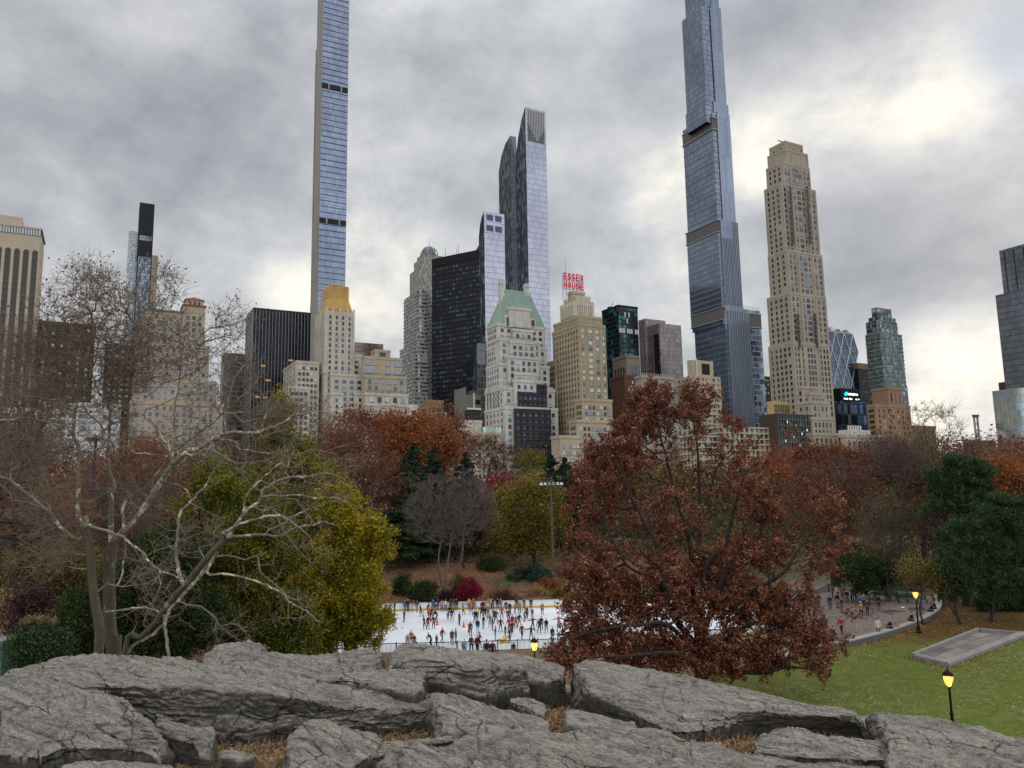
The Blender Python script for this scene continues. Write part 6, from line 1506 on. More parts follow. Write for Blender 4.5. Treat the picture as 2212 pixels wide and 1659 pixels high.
def inellip(E, K, Y, shell=.45, dscale=1.0):
    """random points in a union of ellipsoids given in picture px at depth Y"""
    wt = np.array([e[2] * e[3] * min(e[2], e[3]) ** .5 * (e[5] if len(e) > 5 else 1) for e in E], float); wt /= wt.sum(); out = []
    for i in rng.choice(len(E), K, p=wt):
        e = E[i]; dy = e[4] if len(e) > 4 and e[4] is not None else 0; c = P(e[0], e[1], Y + dy); s_ = (Y + dy) / FPX
        v = rng.normal(size=3); v /= np.linalg.norm(v); v *= rng.uniform(shell, 1) ** .6
        rx, rz = e[2] * s_, e[3] * s_; out.append((c.x + v[0] * rx, c.y + v[1] * min(rx, rz) * .9 * dscale, c.z + v[2] * rz))
    return np.array(out)
def twigs(tips, dirs, n, L, r, up=.3, rg=None, curve=.3):
    """n thin two-piece twigs from every tip"""
    rg = rg or rng; N = len(tips) * n; o = np.repeat(tips, n, 0); d = np.repeat(dirs, n, 0) * .8 + rg.normal(size=(N, 3)) * .75; d[:, 2] += up
    d /= np.linalg.norm(d, axis=1, keepdims=True); l = L * rg.uniform(.4, 1.2, (N, 1)); m = o + d * l * .5; d2 = d + rg.normal(size=(N, 3)) * curve; d2[:, 2] += up * .4
    d2 /= np.linalg.norm(d2, axis=1, keepdims=True); e = m + d2 * l * .5; R_ = np.full(N, r)
    return cat_(tubes(o, m, R_, R_ * .75, 3), tubes(m, e, R_ * .75, R_ * .45, 3)), e, m
def tree(name, label, base, E, Y, K=260, leaves=6000, ls=.28, lm=None, bark=None, twig=None, fork=.35, bf=.35, tip=.02, trunk_r=.3, tw=4, tl=1.2, trr=.012, spread=.6, shell=.4, stems=1,
         group=None, cat='tree', up=.3, aspect=.62, limbs=None, seg=1.0, cut=.09, droop=None, bow=.12, dscale=1.0, trunkmat=None, cover=0.0, along=False):
    b = Vector(base); o = empty(name, b, 0, label, cat, group); bv = np.array(b)
    pts = inellip(E, K, Y, shell, dscale) - bv; pts = pts[np.argsort(np.linalg.norm(pts - pts.mean(0) * np.array([0, 0, 1]) * .2, axis=1))]
    sk = Skel(int(K * 14) + 4000)
    zc = pts[:, 2].min(); ztop = pts[:, 2].max(); cx = pts.mean(0)
    sk.add((0, 0, -.5), -1, trunk_r * 1.3); sk.add((0, 0, .25), 0, trunk_r * 1.12)
    fz = max(.8, zc + (ztop - zc) * fork)
    if limbs:
        for (lp, rs) in limbs:
            q = [np.array(P(*x)) - bv for x in lp]; sk.limb([tuple(x) for x in q], rs, 'near', .02)
    else:
        for k in range(stems):
            t = np.array([cx[0] * .5 + (rng.normal() * fz * .12 if stems > 1 else 0), cx[1] * .4 + (rng.normal() * fz * .1 if stems > 1 else 0), fz])
            sk.limb([(0, 0, .25), tuple(t * .35 + rng.normal(size=3) * .04 * fz * np.array([1, 1, 0])), tuple(t * .7 + rng.normal(size=3) * .05 * fz * np.array([1, 1, 0])), tuple(t)], (trunk_r / max(1, stems ** .5), trunk_r * .6 / max(1, stems ** .5)), 1 if k == 0 else 0)
    st = 2 if sk.n > 6 else 0
    sk.pl[:sk.n] *= .4
    sk.grow(pts, bf, seg, bow, start=st)
    r = sk.radii(tip, 2.3, trunk_r * .8); n = sk.n; par = sk.par[:n]; i = np.where(par >= 0)[0]
    tk = r[:n] > cut
    for k in range(1, n):
        if par[k] > 0 and not tk[par[k]]: tk[k] = False
    tk[1] = True; thick = i[tk[i]]; thin = i[~tk[i]]
    pr = np.minimum(r[par], r * 1.6 + .01)
    k6 = tubes(sk.p[par[thick]], sk.p[thick], pr[thick], r[thick], 7)
    if len(thick): mobj('trunk', npmesh('trunk', *k6, trunkmat or bark or BARK, smooth=True), o)
    tips = np.where(sk.kids == 0)[0] if not along else np.where(r[:n] < tip * 3.5)[0]
    dirs = sk.p[tips] - sk.p[np.maximum(par[tips], 0)]; dirs /= np.linalg.norm(dirs, axis=1, keepdims=True) + 1e-9
    (tv, tf), te, tm = twigs(sk.p[tips], dirs, tw, tl, trr, up) if tw else ((np.zeros((0, 3)), np.zeros((0, 4), int)), sk.p[tips], sk.p[tips])
    V, F = cat_(tubes(sk.p[par[thin]], sk.p[thin], pr[thin], r[thin], 4), (tv, tf))
    tb = mobj('branches', npmesh('branches', V, F, twig or bark or BARK), o) if len(V) else None
    if leaves:
        ends = np.concatenate([te, tm]); c = ends[rng.integers(0, len(ends), leaves)] + rng.normal(size=(leaves, 3)) * spread
        V, F = quads(c, leaves, ls, aspect, None, .4, droop); leafobj('crown', V, F, lm, o)
    return o
def conifer(name, label, base, top, hw, Y, lm, bark=None, layers=16, n=9000, ls=.35, cat='tree', group=None, z0f=.12, taper=.85, rag=.25, dens=1.0):
    """layered conifer: whorls of boughs with flat sprays of needles; top given as a world z"""
    b = Vector(base); H = top - b.z; o = empty(name, b, 0, label, cat, group); A, B_, ra, rb = [], [], [], []; cs, ds = [], []
    k0 = 10; pz = np.linspace(-.3, H, k0 + 1)
    for i in range(k0): A.append((0, 0, pz[i])); B_.append((rng.normal() * .03, 0, pz[i + 1])); r = .028 * H; ra.append(max(.03, r * (1 - i / k0))); rb.append(max(.02, r * (1 - (i + 1) / k0)))
    V, F = tubes(A, B_, ra, rb, 7); mobj('trunk', npmesh('trunk', V, F, bark or BARK, smooth=True), o)
    A, B_, ra, rb = [], [], [], []
    for l in range(layers):
        f = l / (layers - 1); z = H * (z0f + (1 - z0f) * f * .985); R_ = hw * (1 - f) ** taper + hw * .05
        for q in range(int(7 + 4 * (1 - f))):
            an = rng.uniform(0, 2 * math.pi); rr = R_ * rng.uniform(1 - rag * 1.6, 1 + rag * .5); zz = z + rng.normal() * H / layers * .3
            p0 = np.array([0, 0, zz]); d = np.array([math.cos(an), math.sin(an), 0]); mid = p0 + d * rr * .55 + np.array([0, 0, rr * .06]); e = p0 + d * rr + np.array([0, 0, -rr * .06 + rr * .16 * f])
            A += [p0, mid]; B_ += [mid, e]; ra += [.012 * H * .3 + .01, .02]; rb += [.02, .008]
            m = max(4, int(n / layers / 9 * dens * (rr / hw + .25)))
            t = rng.uniform(.25, 1.02, (m, 1)) ** .8; c = p0 + (e - p0) * t + np.array([0, 0, rr * .05]) * np.sin(t * 3.14); side = np.array([-d[1], d[0], 0])
            c = c + side * rng.normal(size=(m, 1)) * rr * .17 * (1.15 - t) + rng.normal(size=(m, 3)) * np.array([.08, .08, .10]) * (H / layers); cs.append(c); ds.append(np.tile(d * .9 + np.array([0, 0, .12]), (m, 1)))
    V, F = tubes(A, B_, ra, rb, 4); mobj('branches', npmesh('branches', V, F, bark or BARK), o)
    c = np.concatenate(cs); V, F = quads(c, len(c), ls, .38, None, .5, np.concatenate(ds)); leafobj('crown', V, F, lm, o); return o
def gz_(px, py, Y): p = P(px, py, Y); return Vector((p.x, p.y, land1(p.x, p.y)))
def gb(px, Y): p = P(px, 1300, Y); return Vector((p.x, Y, land1(p.x, Y)))
L_RUST = leafmat('leaf_rust', ['45291e', '653a2a', '824f38', '986a4c']); L_OAK = leafmat('leaf_red_oak', ['39231a', '563226', '784634', '966048', 'b8906f'], .7)
L_OLIVE = leafmat('leaf_olive_yellow', ['263110', '435018', '6a6c22', '928429', 'b09530'], .35); L_YEL = leafmat('leaf_yellow', ['4b4a16', '7c7120', 'ad8f28', 'c9a532'], .4); L_DKG = leafmat('leaf_dark_green', ['16200f', '25361a', '3a4a20', '56602a'], .5)
L_ORG = leafmat('leaf_orange', ['55301c', '7a4627', '935a32', 'a5703f'], .3); L_RED = leafmat('leaf_crimson', ['5a1220', '7e1a2c', '992238']); L_PINE = leafmat('leaf_pine', ['162113', '273a20', '3b5230', '556c42'], .8, .1)
L_BRN = leafmat('leaf_brown', ['3a2a20', '5a4030', '7a583e']); L_YG = leafmat('leaf_yellow_green', ['3a3018', '5a5022', '7c722a', '9c8c34'], .3); L_BLU = leafmat('leaf_blue_green', ['14211a', '25392c', '3c553f'], .8, .1)
L_TAN = leafmat('leaf_tan', ['6e5a3c', '9a7f56', 'b89c72']); L_PUR = leafmat('leaf_purple_brown', ['2c1f20', '45302f', '5b4240'])
BG = 'trees beyond the ice rink'
# ---- the belt behind the rink
def T(*a, **k): return tree(*a, **k)
T('oak_tree', 'broad rust brown oak on the left of the belt behind the rink', gb(790, 185), [(790, 975, 95, 75), (735, 1010, 60, 70), (830, 935, 70, 42)], 185, K=260, leaves=15000, ls=.55, lm=L_RUST, tw=4, tl=2.4, trr=.03, spread=1.1, trunk_r=.5, cut=.16, seg=2)
T('oak_tree', 'bright orange brown oak in front of the low buildings, left of centre', gb(905, 175), [(905, 975, 85, 70), (870, 950, 60, 50), (955, 990, 45, 50)], 175, K=260, leaves=20000, ls=.55, lm=L_ORG, tw=4, tl=2.2, trr=.03, spread=1.1, trunk_r=.5, cut=.16, seg=2)
T('oak_tree', 'reddish thin topped tree between the orange oak and the cream low building', gb(965, 200), [(955, 930, 45, 38), (985, 975, 35, 45)], 200, K=160, leaves=5000, ls=.55, lm=L_RUST, tw=6, tl=2.4, trr=.03, spread=1.2, trunk_r=.4, cut=.16, seg=2, twig=BARKR)
T('bare_tree', 'half bare brown tree with a dark trunk behind the bright yellow tree', gb(818, 138), [(770, 1010, 85, 80), (800, 1060, 80, 60), (730, 950, 50, 50)], 138, K=600, leaves=7000, ls=.35, lm=L_RUST, tw=12, tl=2.0, trr=.026, spread=.8, trunk_r=.5, cut=.12, seg=1.5, twig=BARKR)
for (px, ptop, hw, Y, lab) in ((893, 962, 30, 150, 'pointed green conifer in front of the orange oak'), (939, 970, 22, 158, 'slimmer green conifer right of the pointed one'), (1008, 981, 21, 160, 'small dark conifer left of the pinkish bare tree'), (1198, 984, 20, 165, 'dark ragged pine at the foot of the big tan hotel'), (1228, 992, 20, 160, 'dark ragged pine just left of the red oak crown')):
    b_ = gb(px, Y); conifer('conifer', lab, b_, P(px, ptop, Y).z, hw * Y / FPX * 2.9, Y, L_BLU, layers=18, n=24000, ls=.8, taper=.75, group=BG)
b_ = gb(868, 140); conifer('pine_tree', 'big dark layered pine behind the left end of the rink boards', b_, P(868, 1010, 140).z, 62 * 140 / FPX * 1.25, 140, L_PINE, layers=14, n=42000, ls=.6, z0f=.16, taper=.5)
T('bare_tree', 'large rounded grey leafless tree in the middle behind the rink', gb(963, 121), [(945, 1078, 62, 48), (1018, 1072, 48, 48), (902, 1115, 32, 44), (985, 1110, 60, 50), (1050, 1120, 26, 40), (970, 1150, 70, 34)], 121, K=900, leaves=0, lm=None, tw=12, tl=1.5, trr=.026, trunk_r=.32, stems=4, cut=.1, fork=.15, seg=1.2, bark=BARKT, twig=BARKT, up=.6, shell=.2)
T('bare_tree', 'pinkish leafless tree in front of the cream low building', gb(1055, 195), [(1050, 985, 52, 42), (1085, 1000, 35, 40)], 195, K=420, leaves=900, ls=.4, lm=L_RUST, tw=12, tl=2.2, trr=.035, trunk_r=.4, cut=.14, seg=2, bark=BARKT, twig=BARKR)
T('bare_tree', 'thin brown tree below the scaffolded stone tower', gb(1145, 190), [(1145, 1015, 38, 38)], 190, K=160, leaves=2600, ls=.5, lm=L_YG, tw=7, tl=2, trr=.03, trunk_r=.35, cut=.14, seg=2, twig=BARKT)
T('maple_tree', 'yellow green tree in the middle distance beside the floodlight pole', gb(1158, 142), [(1125, 1110, 55, 62), (1165, 1090, 40, 50), (1120, 1160, 60, 40), (1185, 1130, 30, 60)], 142, K=360, leaves=26000, ls=.36, lm=L_YG, tw=5, tl=1.6, trr=.02, spread=.9, trunk_r=.4, cut=.12, seg=1.5)
T('maple_tree', 'small reddish tree between the grey leafless tree and the yellow green one', gb(1088, 160), [(1085, 1065, 38, 28), (1060, 1165, 30, 18)], 160, K=120, leaves=3500, ls=.4, lm=L_RED, tw=6, tl=1.6, trr=.02, spread=.9, trunk_r=.2, cut=.12, seg=1.5, twig=BARKR)
T('maple_tree', 'bright yellow tree top behind the floodlights', gb(1185, 175), [(1178, 1058, 28, 24)], 175, K=80, leaves=3000, ls=.5, lm=L_YEL, tw=4, tl=1.6, trr=.02, spread=.9, trunk_r=.25, cut=.12, seg=1.5)
# ---- slope planting
def bush(name, label, px, py, hw, hh, Y, lm, n=4000, ls=.22, K=60, tw=5, twig=None, spread=.3, leaves=True, cat='shrub'):
    b_ = gz_(px, py, Y); e = [(px, py - hh * .85, hw, hh)]
    return tree(name, label, b_, e, Y, K=K, leaves=n if leaves else 0, ls=ls, lm=lm, tw=tw, tl=hw * Y / FPX * .35, trr=.012, spread=spread, trunk_r=.07, fork=.1, stems=3, cut=.04, seg=.6, shell=.1, bark=twig or BARK, cat=cat)
bush('shrub', 'grey green upright shrub by the left end of the boards', 873, 1288, 20, 24, 125, L_DKG, 4500)
bush('shrub', 'wide olive shrub behind the boards left of the boulder', 914, 1296, 32, 17, 121, L_DKG, 5500)
bush('shrub', 'yellow green shrub left of the crimson maple', 992, 1288, 18, 22, 124, L_YG, 4200)
bush('japanese_maple', 'small crimson maple right behind the rink boards', 1012, 1296, 22, 22, 120.5, L_RED, 8000, cat='tree')
bush('shrub', 'dark spreading evergreen on the slope left of the floodlight pole', 1148, 1270, 48, 24, 132, L_BLU, 11000, ls=.26)
bush('shrub', 'green bush under the tall trees on the slope', 1058, 1248, 30, 22, 138, L_DKG, 6500)
bush('shrub', 'clipped brown hedge just behind the boards', 1090, 1303, 30, 11, 120.5, L_BRN, 6500, ls=.16)
bush('shrub', 'orange grassy shrub on the slope at right', 1180, 1282, 30, 13, 127, L_ORG, 4500, ls=.2)
bush('shrub', 'brown grassy shrub below the orange one', 1160, 1292, 22, 9, 124, L_TAN, 2600)
bush('shrub', 'small yellow green shrub at the right end of the slope', 1208, 1290, 14, 9, 123, L_YG, 2200)
bush('shrub', 'low red brown thicket between the boulder and the crimson maple', 968, 1298, 20, 9, 121, L_PUR, 2600)
for i, (px, Y, pt) in enumerate([(885, 140, 1120), (930, 145, 1100), (905, 155, 1090), (985, 150, 1110), (1003, 139, 1120), (1040, 143, 1100)]):
    b_ = gb(px, Y); tree('bare_tree', ['dark bare trunk at the back of the slope, leftmost of the row', 'thin dark tree second in the row on the slope', 'thin tree behind the row of bare trunks, near the pine', 'dark trunk right of the grey tree stems', 'dark forked trunk near the green bush', 'rightmost thin bare trunk at the back of the slope'][i], b_, [(px, pt, 26, 45)], Y, K=60, leaves=500, ls=.3, lm=L_BRN, tw=7, tl=1.5, trr=.018, trunk_r=.2, cut=.08, seg=1.5, fork=.3, bark=BARK, twig=BARKT, group=BG)
# ---- far treeline in front of the park-side buildings
FT = [(20, 985, 70, 60, 'O'), (120, 1010, 70, 60, 'B'), (215, 1040, 60, 60, 'R'), (310, 1020, 60, 65, 'R'), (395, 1040, 60, 50, 'R'), (480, 1010, 60, 50, 'B'), (560, 1020, 60, 55, 'B'), (660, 1010, 50, 50, 'R'), (1255, 1040, 45, 40, 'R'), (1330, 1040, 60, 45, 'B'), (1430, 1050, 60, 45, 'Y'), (1540, 1060, 70, 50, 'B'), (1640, 1040, 60, 40, 'O'), (1700, 1020, 50, 40, 'O'), (1905, 1000, 60, 40, 'B'), (1975, 1010, 60, 50, 'Y'), (2060, 1000, 60, 40, 'R'), (2120, 1010, 50, 40, 'B'), (2180, 1010, 60, 45, 'O')]
FL = {'O': (L_ORG, 'orange brown'), 'B': (L_BRN, 'dull brown'), 'R': (L_RUST, 'rusty red'), 'Y': (L_YG, 'yellowish')}
FN = ['seen through the bare tree at the far left edge', 'low behind the bare tree, second from the left edge', 'behind the tall brown pole at left', 'below the tan hotel with the cupola', 'right of the rusty one below the tan hotel', 'below the grey slab at left', 'behind the tip of the olive conifer', 'just left of the rust oak belt', 'between the ragged pine and the red oak', 'behind the left side of the red oak crown', 'behind the middle left of the red oak crown', 'behind the middle right of the red oak crown', 'behind the right side of the red oak crown', 'right of the red oak, under the grid balconies', 'under the cream low building at right', 'under the brown brick building at right', 'left of the tall leafless tree at right', 'behind the large round pine', 'at the far right edge of the treeline']
for (px, py, hw, hh, k), nn in zip(FT, FN):
    Y = 240 + (px % 7) * 8; tree('park_tree', f'{FL[k][1]} far tree {nn}', gb(px, Y), [(px, py, hw, hh), (px - hw * .5, py + hh * .5, hw * .7, hh * .7), (px + hw * .5, py + hh * .45, hw * .7, hh * .7)], Y, K=150, leaves=5200, ls=.8, lm=FL[k][0], tw=5, tl=3, trr=.045, spread=1.8, trunk_r=.5, cut=.2, seg=3, twig=BARKT, group=BG)
# ---- right side
T('oak_tree', 'big round leafless oak with a thick trunk right of the red oak', gb(1808, 112), [(1800, 1050, 88, 68), (1860, 1090, 50, 55), (1745, 1090, 50, 60), (1800, 1140, 80, 30)], 112, K=900, leaves=5000, ls=.28, lm=L_RUST, tw=14, tl=1.5, trr=.024, trunk_r=.62, cut=.11, seg=1.3, fork=.18, bark=BARK, twig=BARKR, shell=.2)
T('oak_tree', 'low red crown peeping over the big leafless oak', gb(1790, 130), [(1790, 992, 72, 20), (1850, 1005, 40, 16)], 130, K=160, leaves=7500, ls=.35, lm=L_RED if 0 else L_RUST, tw=5, tl=1.4, trr=.02, spread=.6, trunk_r=.3, cut=.12, seg=1.6)
T('bare_tree', 'fan shaped multi stemmed shrub tree behind the green benches', gb(1922, 97), [(1925, 1110, 60, 40), (1885, 1150, 28, 40), (1970, 1150, 26, 40), (1925, 1170, 46, 40), (1923, 1210, 30, 28)], 97, K=520, leaves=2600, ls=.2, lm=L_YG, tw=9, tl=1.8, trr=.017, trunk_r=.26, stems=9, cut=.06, seg=1.2, fork=.12, bark=BARKT, twig=BARKT, up=.7, shell=.3)
T('oak_tree', 'orange brown tree filling the gap above the fan shaped shrub', gb(1935, 125), [(1935, 1040, 70, 60), (1890, 1090, 50, 50), (1990, 1080, 40, 60)], 125, K=400, leaves=20000, ls=.35, lm=L_BRN, tw=10, tl=1.6, trr=.02, spread=.9, trunk_r=.35, cut=.11, seg=1.6, twig=BARKR)
T('bare_tree', 'tall leafless tree standing against the sky at right', gb(2005, 128), [(2015, 925, 62, 58), (1985, 975, 60, 40), (2060, 975, 40, 40), (2120, 985, 40, 30)], 128, K=420, leaves=0, tw=10, tl=2.0, trr=.02, trunk_r=.45, cut=.1, seg=1.6, fork=.1, bark=BARK, twig=BARKT, shell=.3)
T('bare_tree', 'dark leafless tree in front of the brown brick building at right', gb(1935, 118), [(1915, 985, 50, 45), (1950, 1010, 50, 40)], 118, K=420, leaves=600, ls=.3, lm=L_RUST, tw=10, tl=1.8, trr=.022, trunk_r=.4, cut=.1, seg=1.6, fork=.1, bark=BARK, twig=BARKT)
T('oak_tree', 'sparse rusty tree low against the mirror glass block at right edge', gb(2170, 140), [(2150, 975, 60, 35), (2200, 985, 40, 35)], 140, K=130, leaves=800, ls=.4, lm=L_RUST, tw=5, tl=1.8, trr=.02, trunk_r=.3, cut=.12, seg=1.6, bark=BARKR, spread=.5)
T('oak_tree', 'orange tree right of the large round pine', gb(2175, 118), [(2172, 1040, 42, 42), (2205, 1060, 30, 40)], 118, K=160, leaves=9000, ls=.32, lm=L_ORG, tw=5, tl=1.5, trr=.02, spread=.8, trunk_r=.3, cut=.12, seg=1.5)
T('pine_tree', 'large round topped green pine at right', gb(2085, 92), [(2072, 1010, 38, 14), (2060, 1030, 52, 13), (2112, 1022, 26, 14), (2085, 1050, 55, 14), (2035, 1068, 30, 13), (2110, 1075, 34, 14), (2060, 1092, 50, 14), (2022, 1110, 24, 10), (2105, 1108, 40, 14)], 92, K=420, leaves=75000, ls=.26, lm=L_PINE, tw=7, tl=1.0, trr=.015, spread=.22, trunk_r=.35, cut=.08, seg=1.2, aspect=.35, shell=.3)
T('pine_tree', 'nearest dark green pine with low drooping boughs at the right edge', gb(2138, 81), [(2165, 1088, 30, 14), (2195, 1100, 34, 16), (2130, 1112, 34, 12), (2160, 1130, 50, 14), (2085, 1140, 30, 10), (2120, 1152, 44, 13), (2200, 1150, 40, 18), (2050, 1165, 30, 10), (2095, 1176, 44, 12), (2160, 1185, 56, 16), (2060, 1200, 40, 11), (2120, 1212, 52, 14), (2190, 1215, 40, 16), (2045, 1228, 30, 10), (2090, 1240, 50, 13), (2160, 1248, 56, 16), (2050, 1262, 34, 10), (2110, 1272, 56, 13), (2185, 1280, 50, 16), (2070, 1290, 34, 8), (2210, 1300, 40, 12), (2150, 1300, 40, 8)], 81, K=760, leaves=120000, ls=.21, lm=L_PINE, tw=7, tl=.85, trr=.014, spread=.17, trunk_r=.24, stems=2, cut=.06, seg=1.0, aspect=.35, shell=.1)
T('pine_tree', 'dark pine trunk cluster behind the nearest pine', gb(2180, 92), [(2190, 1180, 60, 60), (2150, 1240, 60, 40), (2120, 1290, 60, 20)], 92, K=160, leaves=16000, ls=.24, lm=L_PINE, tw=6, tl=.8, trr=.014, spread=.4, trunk_r=.3, cut=.06, seg=1.0, aspect=.35)
T('bare_tree', 'low crooked many stemmed tree left of the nearest pine trunk', gb(2070, 80), [(2040, 1235, 40, 26), (2070, 1260, 30, 20)], 80, K=120, leaves=2500, ls=.2, lm=L_DKG, tw=5, tl=.8, trr=.012, spread=.3, trunk_r=.16, stems=3, cut=.05, seg=.9, fork=.3)
T('maple_tree', 'small tree with loose yellow leaves above the second lamp', gb(1990, 80), [(1975, 1240, 32, 30), (2005, 1255, 25, 22)], 80, K=140, leaves=2600, ls=.17, lm=L_YG, tw=6, tl=.8, trr=.012, spread=.3, trunk_r=.1, cut=.05, seg=.9, fork=.3, twig=BARKR)
T('shrub', 'purple brown thicket between the fan shaped shrub and the pine', gb(2025, 92), [(2030, 1150, 42, 42)], 92, K=150, leaves=3500, ls=.2, lm=L_PUR, tw=9, tl=1.0, trr=.013, spread=.4, trunk_r=.12, stems=3, cut=.05, seg=.9, fork=.1, cat='shrub')
bush('shrub', 'olive green bush behind the crowd at the back of the plaza', 1855, 1272, 48, 36, 96, L_DKG, 12000, K=120)
bush('shrub', 'dark green bush just left of the fan shaped shrub', 1895, 1268, 40, 25, 98, L_DKG, 8000, K=90)
bush('shrub', 'green ground shrubs at the right edge under the pines', 2165, 1318, 60, 16, 88, L_DKG, 8000, K=90)
# ---- big trees in front of the rink
T('cypress_tree', 'tall olive yellow conical tree left of centre, its tip reaching the cream tower', gb(612, 68), [(608, 885, 18, 40), (615, 940, 36, 45), (628, 1000, 56, 55), (640, 1070, 84, 60), (660, 1140, 100, 60), (600, 1180, 100, 70), (600, 1260, 140, 80), (640, 1350, 150, 60), (520, 1090, 50, 50)], 68, K=620, leaves=125000, ls=.24, lm=L_OLIVE, up=.8, tw=7, tl=1.5, trr=.013, spread=.26, trunk_r=.3, cut=.06, seg=1.0, fork=.45, shell=.3, aspect=.45, bow=.05)
T('cypress_tree', 'bright golden and green bushy tree at the left end of the ice', gb(768, 60), [(735, 1115, 44, 40), (785, 1165, 50, 38), (800, 1225, 44, 44), (735, 1220, 60, 60), (772, 1290, 54, 44), (730, 1340, 76, 50), (786, 1360, 46, 38), (752, 1400, 78, 30), (680, 1330, 60, 70)], 60, K=520, up=.8, leaves=120000, ls=.20, lm=leafmat('leaf_gold_green', ['2c360e', '565f18', '8a8620', 'bc9e26', 'd4ad2c'], .3), tw=7, tl=1.2, trr=.012, spread=.20, trunk_r=.26, cut=.05, seg=1.0, fork=.2, shell=.3, aspect=.45)
T('cypress_tree', 'dark olive green tree right behind the leaning bare tree', gb(500, 55), [(470, 1080, 70, 70), (520, 1180, 110, 90), (470, 1290, 130, 70), (560, 1340, 110, 50), (430, 1370, 140, 40), (580, 1400, 120, 26)], 55, K=560, up=.7, leaves=110000, ls=.20, lm=leafmat('leaf_olive_dark', ['1f2b0f', '3d4c16', '5f681f', '827c28', '9f8b2c'], .32), tw=7, tl=1.2, trr=.012, spread=.22, trunk_r=.24, cut=.05, seg=1.0, fork=.15, shell=.25, aspect=.45)
T('holly_tree', 'dark green bushy tree behind the twin bare trunks', gb(340, 50), [(360, 1210, 70, 60), (300, 1290, 90, 70), (400, 1350, 90, 60), (210, 1330, 70, 50), (160, 1380, 60, 40), (300, 1390, 110, 40)], 50, K=700, leaves=80000, ls=.19, lm=L_DKG, tw=6, tl=.7, trr=.011, spread=.32, trunk_r=.18, cut=.05, seg=.9, fork=.1, shell=.25, aspect=.5)
# ---- left edge
T('oak_tree', 'brown and orange half bare tree at the left edge', gb(20, 75), [(30, 960, 80, 60), (70, 1080, 100, 60), (-20, 1060, 80, 80), (120, 1150, 80, 50)], 75, K=900, leaves=14000, ls=.2, lm=L_ORG, tw=10, tl=1.3, trr=.015, spread=.6, trunk_r=.4, cut=.08, seg=1.2, bark=BARK, twig=BARKT, shell=.15)
T('bare_tree', 'brown haze of bare branches behind the plane trees', gb(180, 92), [(180, 1090, 100, 70), (100, 1190, 110, 60), (260, 1150, 90, 80), (330, 1060, 60, 50)], 92, K=900, leaves=9000, ls=.26, lm=L_BRN, tw=12, tl=1.6, trr=.02, spread=.7, trunk_r=.35, cut=.1, seg=1.4, bark=BARKT, twig=BARKT, shell=.15)
T('oak_tree', 'rust red tree seen through the branches below the tan hotel', gb(330, 110), [(310, 1010, 60, 50), (350, 1060, 40, 50), (250, 1030, 50, 50)], 110, K=260, leaves=8000, ls=.3, lm=L_RUST, tw=6, tl=1.5, trr=.016, spread=.7, trunk_r=.35, cut=.1, seg=1.4, twig=BARKR)
T('maple_tree', 'olive brown tree low at left behind the twin trunks', gb(120, 66), [(110, 1230, 90, 40), (160, 1270, 70, 40)], 66, K=260, leaves=9000, ls=.22, lm=leafmat('leaf_olive_brown', ['2a2814', '46401e', '635828', '7c6a34'], .4), tw=6, tl=1.0, trr=.013, spread=.5, trunk_r=.2, cut=.06, seg=1.0)
T('bare_tree', 'brown leafless tree with dark crooked limbs reaching in from the left edge', gb(-60, 44), [(20, 880, 90, 90), (60, 980, 100, 70), (10, 1080, 90, 80), (110, 1130, 90, 60), (120, 860, 60, 60)], 44, K=900, leaves=3500, ls=.12, lm=L_ORG, tw=8, tl=.9, trr=.008, spread=.2, trunk_r=.3, cut=.05, seg=.8, bark=BARK, twig=BARKT, shell=.1)
bush('shrub', 'dark bare thicket above the hydrangea hedge', 68, 1372, 36, 50, 52, L_PUR, 3000, K=160, tw=9)
bush('shrub', 'pale tan bare bush at the left edge', 12, 1352, 40, 40, 54, L_TAN, 900, K=160, tw=9, twig=BARKR)
ho = bush('hydrangea_hedge', 'dark green hedge topped with cream flower plumes by the black railing', 88, 1440, 50, 40, 44, L_PINE, 15000, ls=.14, K=140)
pts = []
for i in range(26):
    u = rng.random(); c = P(40 + 82 * u, 1342 - 6 * math.sin(u * 3) + rng.normal() * 4, 44 + rng.normal() * .3); pts.append(np.array(c) - np.array(ho.location) + rng.normal(size=(60, 3)) * np.array([.06, .06, .10]))
V, F = quads(np.concatenate(pts), 0, .07); leafobj('flower_plume', V, F, L_TAN, ho)
